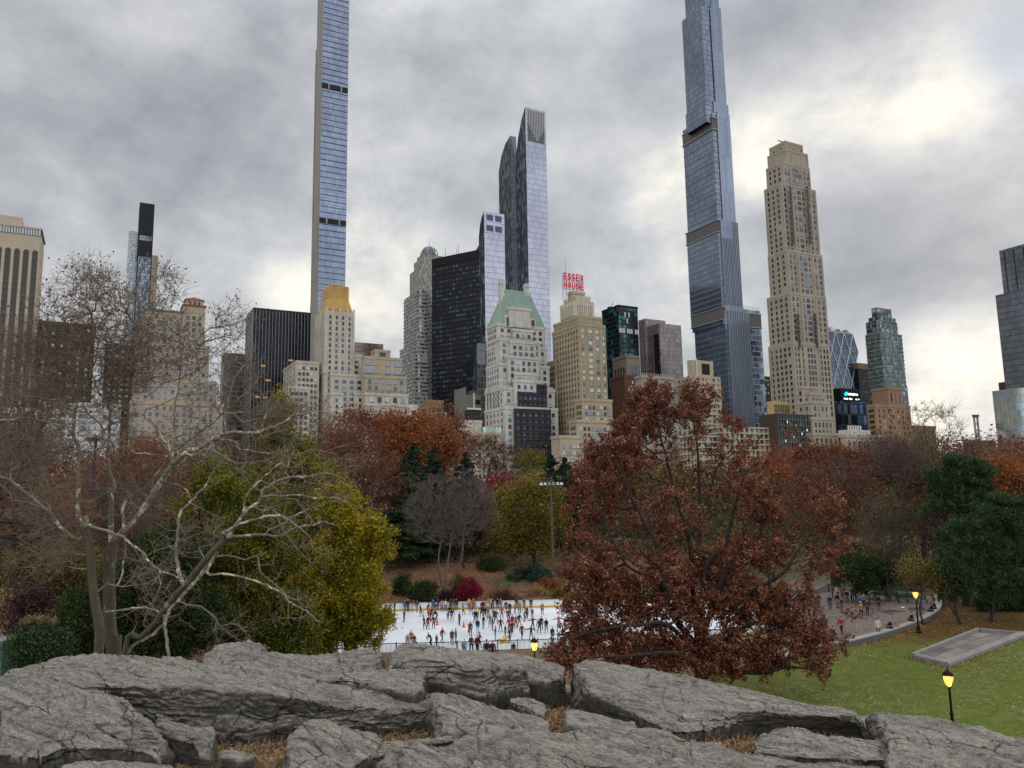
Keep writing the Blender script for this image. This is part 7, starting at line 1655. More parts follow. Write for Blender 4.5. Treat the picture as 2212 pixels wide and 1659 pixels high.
# ---- the red oak in front
OL = lambda x, y, Y: (x / 2.520 + 1152, 822.8 + y / 2.520, Y)
ob = gz_(1515, 1475, 56); ob = Vector((ob.x, ob.y, 3.2))
LB = [([(1515, 1478, 56), (1512, 1430, 56), (1508, 1400, 56)], (.42, .36)),
      ([(1508, 1400, 56), OL(780, 1310, 55), OL(725, 1190, 54.5), OL(700, 1040, 54), OL(680, 910, 54), OL(600, 760, 53.5), OL(520, 600, 53), OL(470, 420, 53)], (.26, .05)),
      ([(1512, 1430, 56), OL(880, 1250, 56.5), OL(858, 1050, 57), OL(850, 880, 57), OL(800, 700, 57), OL(740, 480, 57), OL(690, 300, 57), OL(640, 130, 57)], (.25, .04)),
      ([OL(860, 1000, 57), OL(905, 860, 57.5), OL(912, 700, 58), OL(900, 520, 58), OL(895, 380, 58), OL(870, 200, 58), OL(860, 60, 58)], (.2, .03)),
      ([OL(912, 740, 58), OL(960, 600, 58.5), OL(1000, 480, 58.5), OL(1050, 400, 58.5)], (.12, .04)),
      ([(1510, 1405, 56), OL(940, 1020, 55), OL(1030, 920, 55), OL(1075, 780, 55), OL(1105, 640, 55), OL(1150, 520, 55), OL(1220, 420, 55)], (.22, .04)),
      ([(1512, 1400, 56), OL(1050, 1040, 54), OL(1120, 960, 54), OL(1230, 840, 54), OL(1280, 700, 54), OL(1340, 560, 54)], (.2, .04)),
      ([OL(1230, 1310, 53.5), OL(1270, 1180, 53), OL(1275, 1000, 53), OL(1275, 840, 53), OL(1290, 700, 53)], (.12, .04)),
      ([OL(1100, 1330, 54), OL(1340, 1060, 53), OL(1430, 940, 52.5), OL(1500, 840, 52.5), OL(1560, 720, 52.5)], (.15, .04)),
      ([(1512, 1428, 56), OL(1100, 1370, 54), OL(1240, 1310, 53.5), OL(1400, 1330, 52.5), OL(1600, 1380, 52)], (.2, .04)),
      ([(1514, 1450, 56), OL(1080, 1580, 54), OL(1240, 1590, 53), OL(1400, 1560, 52.5), OL(1560, 1580, 52)], (.2, .04)),
      ([(1512, 1430, 56), OL(740, 1330, 53), OL(560, 1330, 51.5), OL(380, 1350, 51), OL(200, 1400, 50.5)], (.18, .04)),
      ([(1514, 1440, 56), OL(760, 1480, 52), OL(500, 1500, 50), OL(260, 1500, 49)], (.16, .04)),
      ([OL(700, 1060, 54), OL(530, 1020, 53), OL(440, 880, 52.5), OL(360, 700, 52), OL(300, 500, 52)], (.13, .04))]
OE = [(1408, 895, 52, 64, 1, 1.8), (1502, 878, 38, 52, 2, 1.8), (1350, 960, 46, 50, 0, 1.3), (1455, 935, 60, 60, 1, .5), (1570, 950, 44, 60, 1, .35), (1620, 1000, 50, 50, 1, .4), (1330, 1000, 66, 60, -1), (1290, 1090, 66, 80, -2), (1425, 1010, 55, 50, 1, .3), (1445, 1130, 90, 80, 0, .5), (1280, 1230, 62, 90, -3), (1380, 1260, 100, 80, -1, .9), (1540, 1000, 40, 50, 2, .15), (1600, 1080, 80, 50, -1, .3), (1692, 985, 26, 55, -2, .5), (1640, 1100, 56, 60, -2, .6), (1765, 1110, 48, 66, -3, .8), (1640, 1200, 90, 60, -2, .6), (1770, 1210, 50, 56, -3, .6),
      (1520, 1290, 110, 70, 0, .9), (1640, 1320, 100, 60, -2), (1310, 1390, 100, 50, -4, 1.3), (1235, 1420, 52, 30, -5, 1.3), (1450, 1420, 130, 55, -2, 1.3), (1600, 1410, 110, 56, -2, 1.2), (1740, 1395, 85, 42, -4, 1.2), (1765, 1445, 42, 22, -5), (1805, 1340, 34, 20, -5, .5), (1320, 1325, 90, 50, -2, 1.2), (1440, 1345, 100, 50, -2, 1.1), (1560, 1240, 110, 60, 1, .6), (1250, 1330, 40, 50, -4), (1690, 1300, 80, 50, -3, .8)]
T('red_oak', 'large red oak full of withered rust red leaves in front of the rink and plaza', ob, OE, 56, K=2900, leaves=150000, ls=.17, lm=L_OAK, tw=5, tl=.85, trr=.012, spread=.11, trunk_r=.42, cut=.045, seg=.8, limbs=LB, bark=BARK, twig=BARKR, shell=.15, bf=.25, aspect=.7)
# ---- the plane trees at left: limbs traced, twigs grown from them
ZA = lambda x, y, Y: (x / 2.629, 822.8 + y / 2.629, Y)
def plane(name, label, Y, base, limbs, E, K, leaves, dy=0.0, nt=5):
    b0 = Vector(P(*ZA(*base, Y))); b_ = Vector((b0.x, b0.y, land1(b0.x, b0.y))); bv = np.array(b_); o = empty(name, b_, 0, label, 'tree'); sk = Skel(60000); first = True; lr = []
    sk.add((0, 0, -.3), -1, .3)
    for L in limbs:
        pts, r0, r1 = L[0], L[1], L[2]; y0, y1 = (L[3], L[4]) if len(L) > 3 else (0, 0); m = len(pts)
        q = [tuple(np.array(P(*ZA(x, y, Y + y0 + (y1 - y0) * i / (m - 1)))) - bv) for i, (x, y) in enumerate(pts)]
        s_ = Y / FPX / 2.629; n0 = sk.n
        if first: sk.limb([(0, 0, -.3)] + q, (r0 * s_ * .86, r1 * s_ * .86), 0); first = False; n0 = 1
        else: f_ = .7 if r0 < 17 else .84; sk.limb(q, (r0 * s_ * f_, r1 * s_ * f_), 'near', .015)
        lr.append((n0, sk.n))
    nh = sk.n
    pts = inellip(E, K, Y, .1) - bv; d = ((pts[:, None, :] - sk.p[None, 1:nh:3, :]) ** 2).sum(-1).min(1); pts = pts[np.argsort(d)]
    sk.pl[:nh] *= .25
    sk.grow(pts, .22, .35, .14, start=6, wob=.10); r = sk.radii(.0075, 2.2, .05); n = sk.n; par = sk.par[:n]; i = np.where(par >= 0)[0]; pr = np.minimum(r[par], r * 1.5 + .008)
    rest = i[i >= nh]
    for k, (u, v) in enumerate(lr):
        w_ = np.arange(u, v); mobj('limb' if k else 'trunk', npmesh('limb', *tubes(sk.p[par[w_]], sk.p[w_], np.where(w_ == u, r[w_], r[par[w_]]), r[w_], 8 if k else 12), BARKP if k else BARKPL, smooth=True), o)
    tips = np.where(sk.kids[:n] == 0)[0]; tips = np.concatenate([tips, rest[::2]]); dirs = sk.p[tips] - sk.p[np.maximum(par[tips], 0)]; dirs /= np.linalg.norm(dirs, axis=1, keepdims=True) + 1e-9
    (tv, tf), te, tm = twigs(sk.p[tips], dirs, nt, .65, .006, .25)
    V, F = cat_(tubes(sk.p[par[rest]], sk.p[rest], pr[rest], r[rest], 4), (tv, tf)); mobj('branches', npmesh('branches', V, F, TWP), o)
    zt = te[:, 2] + bv[2]; w = np.clip((zt - 19) / 6, .12, 1); w /= w.sum(); c = te[rng.choice(len(te), leaves, p=w)] + rng.normal(size=(leaves, 3)) * .05
    V, F = quads(c, leaves, .085, .8, None, 0, np.array([0, 0, -.6])); leafobj('crown', V, F, leafmat('leaf_plane', ['4a3428', '6b4632', '80563e', '7a6c3a'], .4), o); return o
plane('plane_tree', 'left of the twin pale barked plane trees, crooked trunk with a sawn knob', 27.5, (560, 1600), [
    ([(560, 1560), (562, 1400), (540, 1250), (520, 1110), (510, 960), (492, 880), (470, 830)], 30, 24),
    ([(470, 830), (447, 760), (440, 650), (446, 520), (456, 430), (440, 370), (415, 300), (422, 200), (440, 120), (405, 40), (380, -80), (400, -250)], 18, 4, 0, .5),
    ([(480, 880), (430, 895), (340, 820), (290, 760), (250, 720), (190, 670), (120, 610), (50, 560), (0, 545), (-120, 520)], 15, 10, 0, -2.0),
    ([(478, 850), (485, 775), (495, 790), (490, 830)], 14, 13, -.2, -.2),
    ([(480, 850), (500, 820), (560, 840), (640, 865), (700, 890), (760, 940), (820, 980), (860, 1040), (905, 1075), (990, 1105), (1050, 1140)], 13, 4, -.3, -2.2),
    ([(905, 1075), (900, 1110), (850, 1145), (780, 1160)], 5, 2.5, -1.8, -2.2), ([(900, 1110), (915, 1155), (890, 1220), (850, 1270)], 4, 2, -1.9, -2.3),
    ([(456, 430), (500, 435), (540, 390), (600, 355), (690, 340)], 8, 4, 0, -.6), ([(455, 500), (470, 470), (520, 420), (560, 380), (640, 300), (700, 200)], 7, 3, 0, 1),
    ([(440, 120), (380, 95), (300, 110), (200, 90), (100, 110), (0, 165)], 9, 5, .3, -.5), ([(415, 300), (350, 240), (250, 230), (150, 210), (0, 225), (-100, 230)], 8, 5, 0, -1),
    ([(440, 120), (470, 60), (520, -60), (560, -220), (600, -360)], 8, 3, .3, 1.2), ([(405, 60), (330, -40), (280, -160), (240, -330)], 7, 3, .3, 0), ([(330, -40), (230, -100), (120, -160), (40, -280)], 6, 3, 0, -.5)],
    [(190, 660, 120, 95), (130, 740, 130, 80), (60, 840, 100, 120), (240, 780, 100, 110), (190, 590, 60, 40), (40, 980, 90, 90), (150, 900, 90, 100), (130, 1080, 110, 70), (110, 1190, 90, 60), (250, 950, 60, 80), (320, 1230, 50, 60), (30, 760, 70, 90)], 2300, 1700)
plane('plane_tree', 'right of the twin pale barked plane trees, straight trunk forking into a long slanting limb', 28.5, (640, 1610), [
    ([(645, 1570), (640, 1500), (622, 1400), (622, 1250), (620, 1100), (632, 985), (640, 915)], 46, 31),
    ([(640, 915), (690, 870), (745, 820), (805, 740), (865, 650), (922, 560), (960, 500), (1000, 450), (1060, 405), (1120, 385), (1200, 340), (1260, 310), (1330, 290), (1440, 295), (1540, 270), (1620, 230), (1680, 180), (1740, 130)], 26, 5, 0, -2),
    ([(1180, 350), (1250, 335), (1340, 345), (1350, 380), (1440, 400), (1500, 410), (1600, 400)], 8, 4, -1, -2), ([(1060, 410), (1100, 425), (1180, 390), (1260, 420), (1330, 465), (1400, 465), (1450, 470)], 9, 3, -1, -2.5),
    ([(670, 745), (700, 700), (740, 660), (800, 620), (870, 560), (920, 490), (960, 420), (1020, 380), (1080, 330), (1150, 280), (1210, 240), (1270, 180), (1350, 110), (1400, 60), (1450, 10), (1500, -60)], 13, 5, .5, 1.5),
    ([(632, 985), (630, 880), (632, 760), (626, 640), (645, 600), (620, 500), (613, 400), (625, 300), (625, 180), (612, 120), (640, 40), (690, -40), (740, -160), (800, -300)], 20, 4, .4, 1),
    ([(622, 200), (600, 280), (560, 235), (500, 185), (470, 120), (450, 20)], 8, 3, .6, 0), ([(612, 120), (560, 60), (520, -60), (500, -200)], 8, 3, .8, 1.5),
    ([(985, 440), (955, 360), (930, 340), (880, 260), (820, 200), (840, 160), (920, 135), (1000, 95), (1080, 60)], 8, 4, -.6, -1.2), ([(990, 440), (985, 390), (990, 250), (995, 120), (1015, 20), (1030, -120), (1050, -240)], 10, 4, -.5, .4),
    ([(1000, 435), (940, 425), (850, 415), (760, 402), (720, 370)], 6, 3, -.6, -1.6), ([(650, 1200), (690, 1130), (700, 1040), (715, 950)], 8, 6, -.2, -.4),
    ([(1280, 300), (1275, 200), (1300, 100), (1330, -20)], 6, 3, -1.4, -1), ([(1440, 295), (1500, 230), (1520, 150)], 5, 3, -1.8, -2)],
    [(330, 690, 90, 80), (360, 620, 40, 50), (300, 780, 100, 90), (420, 760, 70, 80), (500, 700, 48, 60), (520, 800, 50, 80), (450, 860, 80, 60), (560, 900, 80, 60), (250, 850, 60, 90), (640, 900, 90, 60), (400, 960, 90, 70), (300, 1080, 60, 60), (230, 640, 60, 60)], 1500, 1500)
plane('plane_tree', 'leaning pale barked plane tree spreading its long low limbs to the right', 26.5, (700, 1590), [
    ([(700, 1575), (800, 1455), (870, 1385), (930, 1300), (1000, 1210), (1060, 1150), (1130, 1062), (1200, 980), (1250, 930), (1290, 890)], 13, 23, 0, -1.2),
    ([(705, 1560), (760, 1505), (850, 1450), (925, 1385), (965, 1300), (1030, 1222), (1100, 1150), (1180, 1045), (1240, 960)], 11, 17, .3, -1.0),
    ([(1290, 890), (1265, 870), (1290, 855), (1350, 820), (1430, 790), (1530, 765), (1600, 770), (1680, 820), (1720, 850), (1760, 890), (1775, 950)], 15, 3, -1.2, -2.5),
    ([(1290, 890), (1350, 805), (1400, 740), (1480, 670), (1490, 620), (1560, 580), (1640, 550), (1740, 545), (1860, 525), (1960, 560)], 15, 4, -1.2, -1.8),
    ([(1480, 665), (1600, 652), (1700, 650), (1790, 665), (1875, 660), (1980, 690)], 9, 3, -1.5, -2), ([(1370, 750), (1385, 690), (1430, 620), (1490, 550), (1560, 490), (1600, 460)], 8, 3, -1.3, -1),
    ([(1290, 900), (1340, 882), (1480, 875), (1600, 880), (1660, 840), (1740, 820), (1790, 820), (1830, 800), (1900, 815)], 11, 4, -1.2, -2.6), ([(1500, 875), (1530, 845), (1600, 812), (1680, 762), (1770, 725), (1900, 680)], 7, 3, -1.8, -2.4),
    ([(1180, 1045), (1180, 1095), (1280, 1100), (1370, 1110), (1450, 1140), (1540, 1170), (1610, 1215), (1660, 1260), (1740, 1310), (1820, 1370)], 10, 4, -1, -3),
    ([(1060, 1150), (1010, 1060), (1000, 960), (1010, 850), (1020, 760), (1060, 710), (1090, 680), (1120, 640), (1170, 590), (1200, 530), (1240, 480), (1290, 420)], 15, 4, -.4, .6),
    ([(1090, 675), (1060, 620), (1010, 590), (950, 580), (945, 555)], 5, 3, 0, 0), ([(1130, 635), (1180, 610), (1250, 570), (1350, 520)], 5, 3, .2, .4), ([(1005, 950), (960, 945), (890, 965), (840, 990)], 4, 2, -.4, -1),
    ([(965, 1300), (880, 1300), (800, 1290), (700, 1300), (600, 1312)], 9, 9, .1, .2), ([(965, 1300), (935, 1380), (940, 1440), (962, 1575)], 10, 12, 0, -.6)],
    [(640, 1000, 70, 60), (700, 1060, 60, 60), (600, 1060, 70, 60), (520, 1000, 60, 60), (440, 1150, 60, 60), (380, 1260, 70, 60), (380, 1180, 50, 50), (620, 1130, 70, 50), (680, 1190, 50, 60), (560, 1230, 60, 50), (650, 1300, 60, 50), (740, 1000, 45, 45), (330, 1330, 60, 40), (500, 1360, 80, 30)], 420, 90, nt=3)

# woodland floor and understorey behind the rink, too dense to count
def thicket(name, x0, x1, y0, y1, n, hmax, lm, ls, sc=.06, seed=3):
    x = rng.uniform(x0, x1, n); y = rng.uniform(y0, y1, n); k = fbm(np.stack([x * sc, y * sc, 0 * x], -1), 3, seed); h = np.clip(k * .9 + .62, .12, 1.3) * hmax; t = rng.uniform(0, 1, n) ** .6
    c = np.c_[x + rng.normal(size=n) * .3, y, land(x, y) + t * h]; V, F = quads(c, n, ls, .6); tag(leafobj(name, V, F, lm), kind='stuff')
thicket('woodland_undergrowth', -150, 130, 172, 250, 70000, 13, leafmat('leaf_thicket', ['1f1a14', '3a2c20', '54402c', '6a4a30', '4c4c28'], .08, .15), .95)
thicket('woodland_undergrowth', 30, 110, 124, 170, 26000, 8, leafmat('leaf_thicket_olive', ['1b1d10', '33351a', '4e4a26', '6a5230'], .1, .15), .6, .08, 5)
thicket('woodland_undergrowth', -110, -34, 88, 168, 46000, 9, leafmat('leaf_thicket_brown', ['241c15', '433325', '5c4632', '6e5636'], .1, .15), .55, .08, 7)
thicket('woodland_undergrowth', -30, 34, 146, 172, 16000, 5, leafmat('leaf_thicket_green', ['141a10', '232c18', '3c3f22', '503c28'], .1, .15), .5, .1, 9)
# ------------------------------------------------------------------ people
def skinmesh(name, verts, edges, rad, m, sub=1, root=0):
    me = bpy.data.meshes.new('s'); me.from_pydata([tuple(v) for v in verts], edges, []); ob = bpy.data.objects.new('s', me); LINK(ob)
    ob.modifiers.new('k', 'SKIN'); sv = me.skin_vertices[0].data
    for i, r in enumerate(rad): sv[i].radius = (r, r) if not isinstance(r, tuple) else r
    sv[root].use_root = True
    if sub: ob.modifiers.new('s', 'SUBSURF').levels = sub
    r = bpy.data.meshes.new_from_object(ob.evaluated_get(bpy.context.evaluated_depsgraph_get())); bpy.data.objects.remove(ob); bpy.data.meshes.remove(me)
    r.materials.clear(); r.materials.append(m); r.name = name; r.polygons.foreach_set('use_smooth', [True] * len(r.polygons)); return r
SKIN = mat('skin', 'a9795f', .6); SKIN2 = mat('skin_deep', '6b4634', .6)
V3 = lambda *a: Vector(a)
def pose(kind):
    """joint positions of a 1.72 m figure facing -Y"""
    lean = {'stand': .0, 'skate': .10, 'bend': .55, 'walk': .03, 'reach': .05, 'sit': .12, 'glide': .16}[kind]
    pz = .93; pv = V3(0, 0, pz)
    if kind == 'sit': pz = .50; pv = V3(0, 0, pz)
    up = V3(0, -math.sin(lean), math.cos(lean)); ch = pv + up * .30; nb = pv + up * .52; hd = nb + up * .17 + V3(0, -.02, .0); tp = nb + up * .24
    J = dict(pv=pv, ch=ch, nb=nb, hd=hd, tp=tp)
    arms = {'stand': [(-.05, -.03, -.29), (.04, -.03, -.29)], 'walk': [(-.06, .10, -.27), (.06, -.13, -.25)], 'skate': [(-.11, -.04, -.26), (.12, .05, -.25)], 'bend': [(-.03, -.2, -.22), (.03, -.2, -.22)],
            'reach': [(-.27, -.05, -.1), (.27, -.05, -.1)], 'sit': [(-.06, -.12, -.24), (.06, -.12, -.24)], 'glide': [(-.12, .12, -.24), (.16, -.12, -.2)]}[kind]
    fore = {'stand': [(0, -.04, -.25), (0, -.04, -.25)], 'walk': [(0, .0, -.25), (0, -.12, -.21)], 'skate': [(-.06, -.1, -.22), (.07, -.08, -.22)], 'bend': [(0, -.05, -.24), (0, -.05, -.24)],
            'reach': [(-.24, -.06, -.02), (.24, -.06, -.04)], 'sit': [(.05, -.22, -.06), (-.05, -.22, -.06)], 'glide': [(-.04, .06, -.24), (.1, -.14, -.18)]}[kind]
    for i, s in enumerate((-1, 1)):
        sh = nb + V3(s * .185, 0, -.06); el = sh + V3(*arms[i]).normalized() * .29; wr = el + V3(*fore[i]).normalized() * .25; ha = wr + V3(*fore[i]).normalized() * .085
        J[f'sh{i}'], J[f'el{i}'], J[f'wr{i}'], J[f'ha{i}'] = sh, el, wr, ha
        J[f'hp{i}'] = pv + V3(s * .10, 0, -.04)
    legs = {'stand': [((-.11, 0, .50), (-.11, .02, .08)), ((.11, 0, .50), (.12, .02, .08))], 'walk': [((-.1, -.14, .52), (-.1, -.20, .08)), ((.1, .02, .50), (.1, .26, .12))],
            'skate': [((-.15, -.06, .50), (-.22, .02, .10)), ((.13, -.05, .50), (.16, .05, .10))], 'bend': [((-.13, -.12, .50), (-.13, 0, .10)), ((.13, -.12, .50), (.13, 0, .10))],
            'reach': [((-.15, -.03, .50), (-.20, .02, .10)), ((.15, -.03, .50), (.2, .03, .10))], 'sit': [((-.12, -.42, .50), (-.12, -.44, .08)), ((.12, -.42, .50), (.13, -.40, .08))],
            'glide': [((-.12, -.12, .50), (-.10, -.04, .10)), ((.15, .05, .50), (.30, .22, .22))]}[kind]
    for i in (0, 1): J[f'kn{i}'], J[f'an{i}'] = V3(*legs[i][0]), V3(*legs[i][1]); J[f'to{i}'] = J[f'an{i}'] + V3(0, -.17, -.045); J[f'he{i}'] = J[f'an{i}'] + V3(0, .05, -.04)
    return J
_pm = {}
def person_meshes(kind):
    if kind in _pm: return _pm[kind]
    J = pose(kind); v, e, r = [], [], []
    def a(p, rad, par=None):
        v.append(p); r.append(rad)
        if par is not None: e.append((par, len(v) - 1))
        return len(v) - 1
    pv = a(J['pv'], .12); ch = a(J['ch'], (.14, .10), pv); nb = a(J['nb'] - V3(0, 0, .02), (.07, .06), ch); nk = a(J['nb'] + (J['hd'] - J['nb']) * .4, .048, nb); hd = a(J['hd'], (.074, .088), nk); a(J['tp'], (.062, .07), hd); a(J['hd'] + V3(0, -.09, -.01), .014, hd)
    for i in (0, 1):
        sh = a(J[f'sh{i}'], .055, nb); el = a(J[f'el{i}'], .040, sh); wr = a(J[f'wr{i}'], .026, el); ha = a(J[f'ha{i}'], (.036, .018), wr)
        d = (J[f'ha{i}'] - J[f'wr{i}']).normalized(); sd = d.cross(V3(0, 1, 0)).normalized() if abs(d.y) < .9 else V3(1, 0, 0)
        for k, (o, l) in enumerate(((-.026, .062), (-.009, .075), (.009, .070), (.026, .055))):
            f1 = a(J[f'ha{i}'] + sd * o + d * l * .5, .0085, ha); a(J[f'ha{i}'] + sd * o * 1.1 + d * l + V3(0, -.012, 0), .0075, f1)
        t1 = a(J[f'wr{i}'] + d * .045 + sd * .04 + V3(0, -.01, 0), .010, wr); a(J[f'wr{i}'] + d * .08 + sd * .058 + V3(0, -.02, 0), .009, t1)
        hp = a(J[f'hp{i}'], .085, pv); kn = a(J[f'kn{i}'], .055, hp); an = a(J[f'an{i}'], .036, kn); a(J[f'to{i}'], (.038, .026), an)
    M = {'body': skinmesh('body', v, e, r, SKIN)}
    v, e, r = [], [], []; low = J['pv'] + V3(0, .0, -.06 if kind != 'sit' else .02)
    pv = a(low, (.165, .13)); c0 = a((J['pv'] + J['ch']) / 2, (.15, .12), pv); ch = a(J['ch'], (.17, .125), c0); nb = a(J['nb'] - V3(0, 0, .03), (.10, .085), ch); a(J['nb'] + V3(0, 0, .035), .066, nb)
    for i in (0, 1):
        sh = a(J[f'sh{i}'], .078, nb); el = a(J[f'el{i}'], .060, sh); a(J[f'wr{i}'], .044, el)
    M['jacket'] = skinmesh('jacket', v, e, r, SKIN)
    v, e, r = [], [], []; low = J['pv'] * .45 + (J['kn0'] + J['kn1']) * .275
    pv = a(low, (.19, .16)); c0 = a(J['pv'], (.165, .135), pv); ch = a(J['ch'], (.17, .125), c0); nb = a(J['nb'] - V3(0, 0, .03), (.10, .085), ch); a(J['nb'] + V3(0, 0, .035), .066, nb)
    for i in (0, 1):
        sh = a(J[f'sh{i}'], .078, nb); el = a(J[f'el{i}'], .060, sh); a(J[f'wr{i}'], .044, el)
    M['coat'] = skinmesh('coat', v, e, r, SKIN)
    v, e, r = [], [], []; pv = a(J['pv'], (.14, .115))
    for i in (0, 1):
        hp = a(J[f'hp{i}'] + V3(0, 0, -.05 if kind != 'sit' else 0), .092, pv); kn = a(J[f'kn{i}'], .066, hp); a(J[f'an{i}'] + V3(0, 0, .06), .05, kn)
    M['trousers'] = skinmesh('trousers', v, e, r, SKIN)
    b = MB()
    for i in (0, 1):
        v, e, r = [], [], []
    vv, ee, rr = [], [], []
    for i in (0, 1):
        o = len(vv); vv += [J[f'an{i}'] + V3(0, 0, .07), J[f'an{i}'] + V3(0, .02, -.02), J[f'to{i}']]; ee += [(o, o + 1), (o + 1, o + 2)]; rr += [.055, .05, (.045, .035)]
    M['boots'] = [skinmesh('boot', vv[k * 3:k * 3 + 3], [(0, 1), (1, 2)], rr[k * 3:k * 3 + 3], SKIN) for k in (0, 1)]
    M['hair'] = skinmesh('hair', [J['hd'] + V3(0, .02, .0), J['hd'] + V3(0, .015, .06), J['tp'] + V3(0, .01, .025)], [(0, 1), (1, 2)], [(.088, .095), (.09, .10), (.06, .065)], SKIN)
    M['long_hair'] = skinmesh('long_hair', [J['hd'] + V3(0, .07, -.2), J['hd'] + V3(0, .05, -.08), J['hd'] + V3(0, .02, .03), J['tp'] + V3(0, .01, .02)], [(0, 1), (1, 2), (2, 3)], [(.08, .03), (.085, .05), (.092, .1), (.06, .065)], SKIN)
    M['hat'] = skinmesh('hat', [J['hd'] + V3(0, .01, .03), J['hd'] + V3(0, .01, .08), J['tp'] + V3(0, .01, .06)], [(0, 1), (1, 2)], [(.098, .105), (.092, .1), (.045, .045)], SKIN)
    _pm[kind] = M; return M
CC = dict(black='17181b', navy='1d2740', blue='2d4f96', jeans='3f5a80', grey='6d6f73', white='c8c8c6', red='a3202a', maroon='4a1c26', brown='4a3529', rust='7d4528', tan='94795a', cream='c2b79e', olive='3f4030', green='27473a', pink='b56a78', salmon='c0533f', yellow='b7a034', purple='4c4272', orange='b5562a', teal='23505a', plaid='7d7266', lightblue='7aa4bd')
CN = dict(salmon='coral', jeans='blue denim', plaid='pale checked', lightblue='light blue')
def cm(c): return mat('cloth_' + c, CC[c], .9, var=.1, vscale=6)
def put(me, name, par, m):
    o = mobj(name, me, par); o.material_slots[0].link = 'OBJECT'; o.material_slots[0].material = m; return o
people = []
PN = {'stand': 'standing', 'walk': 'walking', 'skate': 'skating', 'bend': 'bending', 'reach': 'arms outstretched', 'sit': 'sitting', 'glide': 'gliding'}
def person(x, y, z, top, legs, kind, rz, hat=None, s=1.0, coat=False, where='', grp=None, long=False, skin=None, boots='black', extra=''):
    M = person_meshes(kind); o = mobj('person', M['body'], None, (x, y, z - (.0 if kind != 'sit' else 0)), rz, (s, s, s)); o.material_slots[0].link = 'OBJECT'; o.material_slots[0].material = skin or SKIN
    put(M['coat'] if coat else M['jacket'], 'coat' if coat else 'jacket', o, cm(top)); put(M['trousers'], 'trousers', o, cm(legs))
    for b in M['boots']: put(b, 'boot', o, cm(boots))
    if hat: put(M['hat'], 'hat', o, cm(hat))
    else: put(M['long_hair'] if long else M['hair'], 'hair', o, mat('hair_dark', '1c1512', .7))
    d = ('child' if s < .8 else 'person') + ' in ' + CN.get(top, top) + (' coat' if coat else ' jacket') + (f' and {CN.get(hat, hat)} hat' if hat else '') + (f' and {CN.get(legs, legs)} trousers' if not hat else '') + ' ' + PN[kind] + extra
    people.append((o, d, where, grp, x)); return o
Z4 = lambda X, Y_: (768 + X / 3.666, 1234 + Y_ / 3.666)
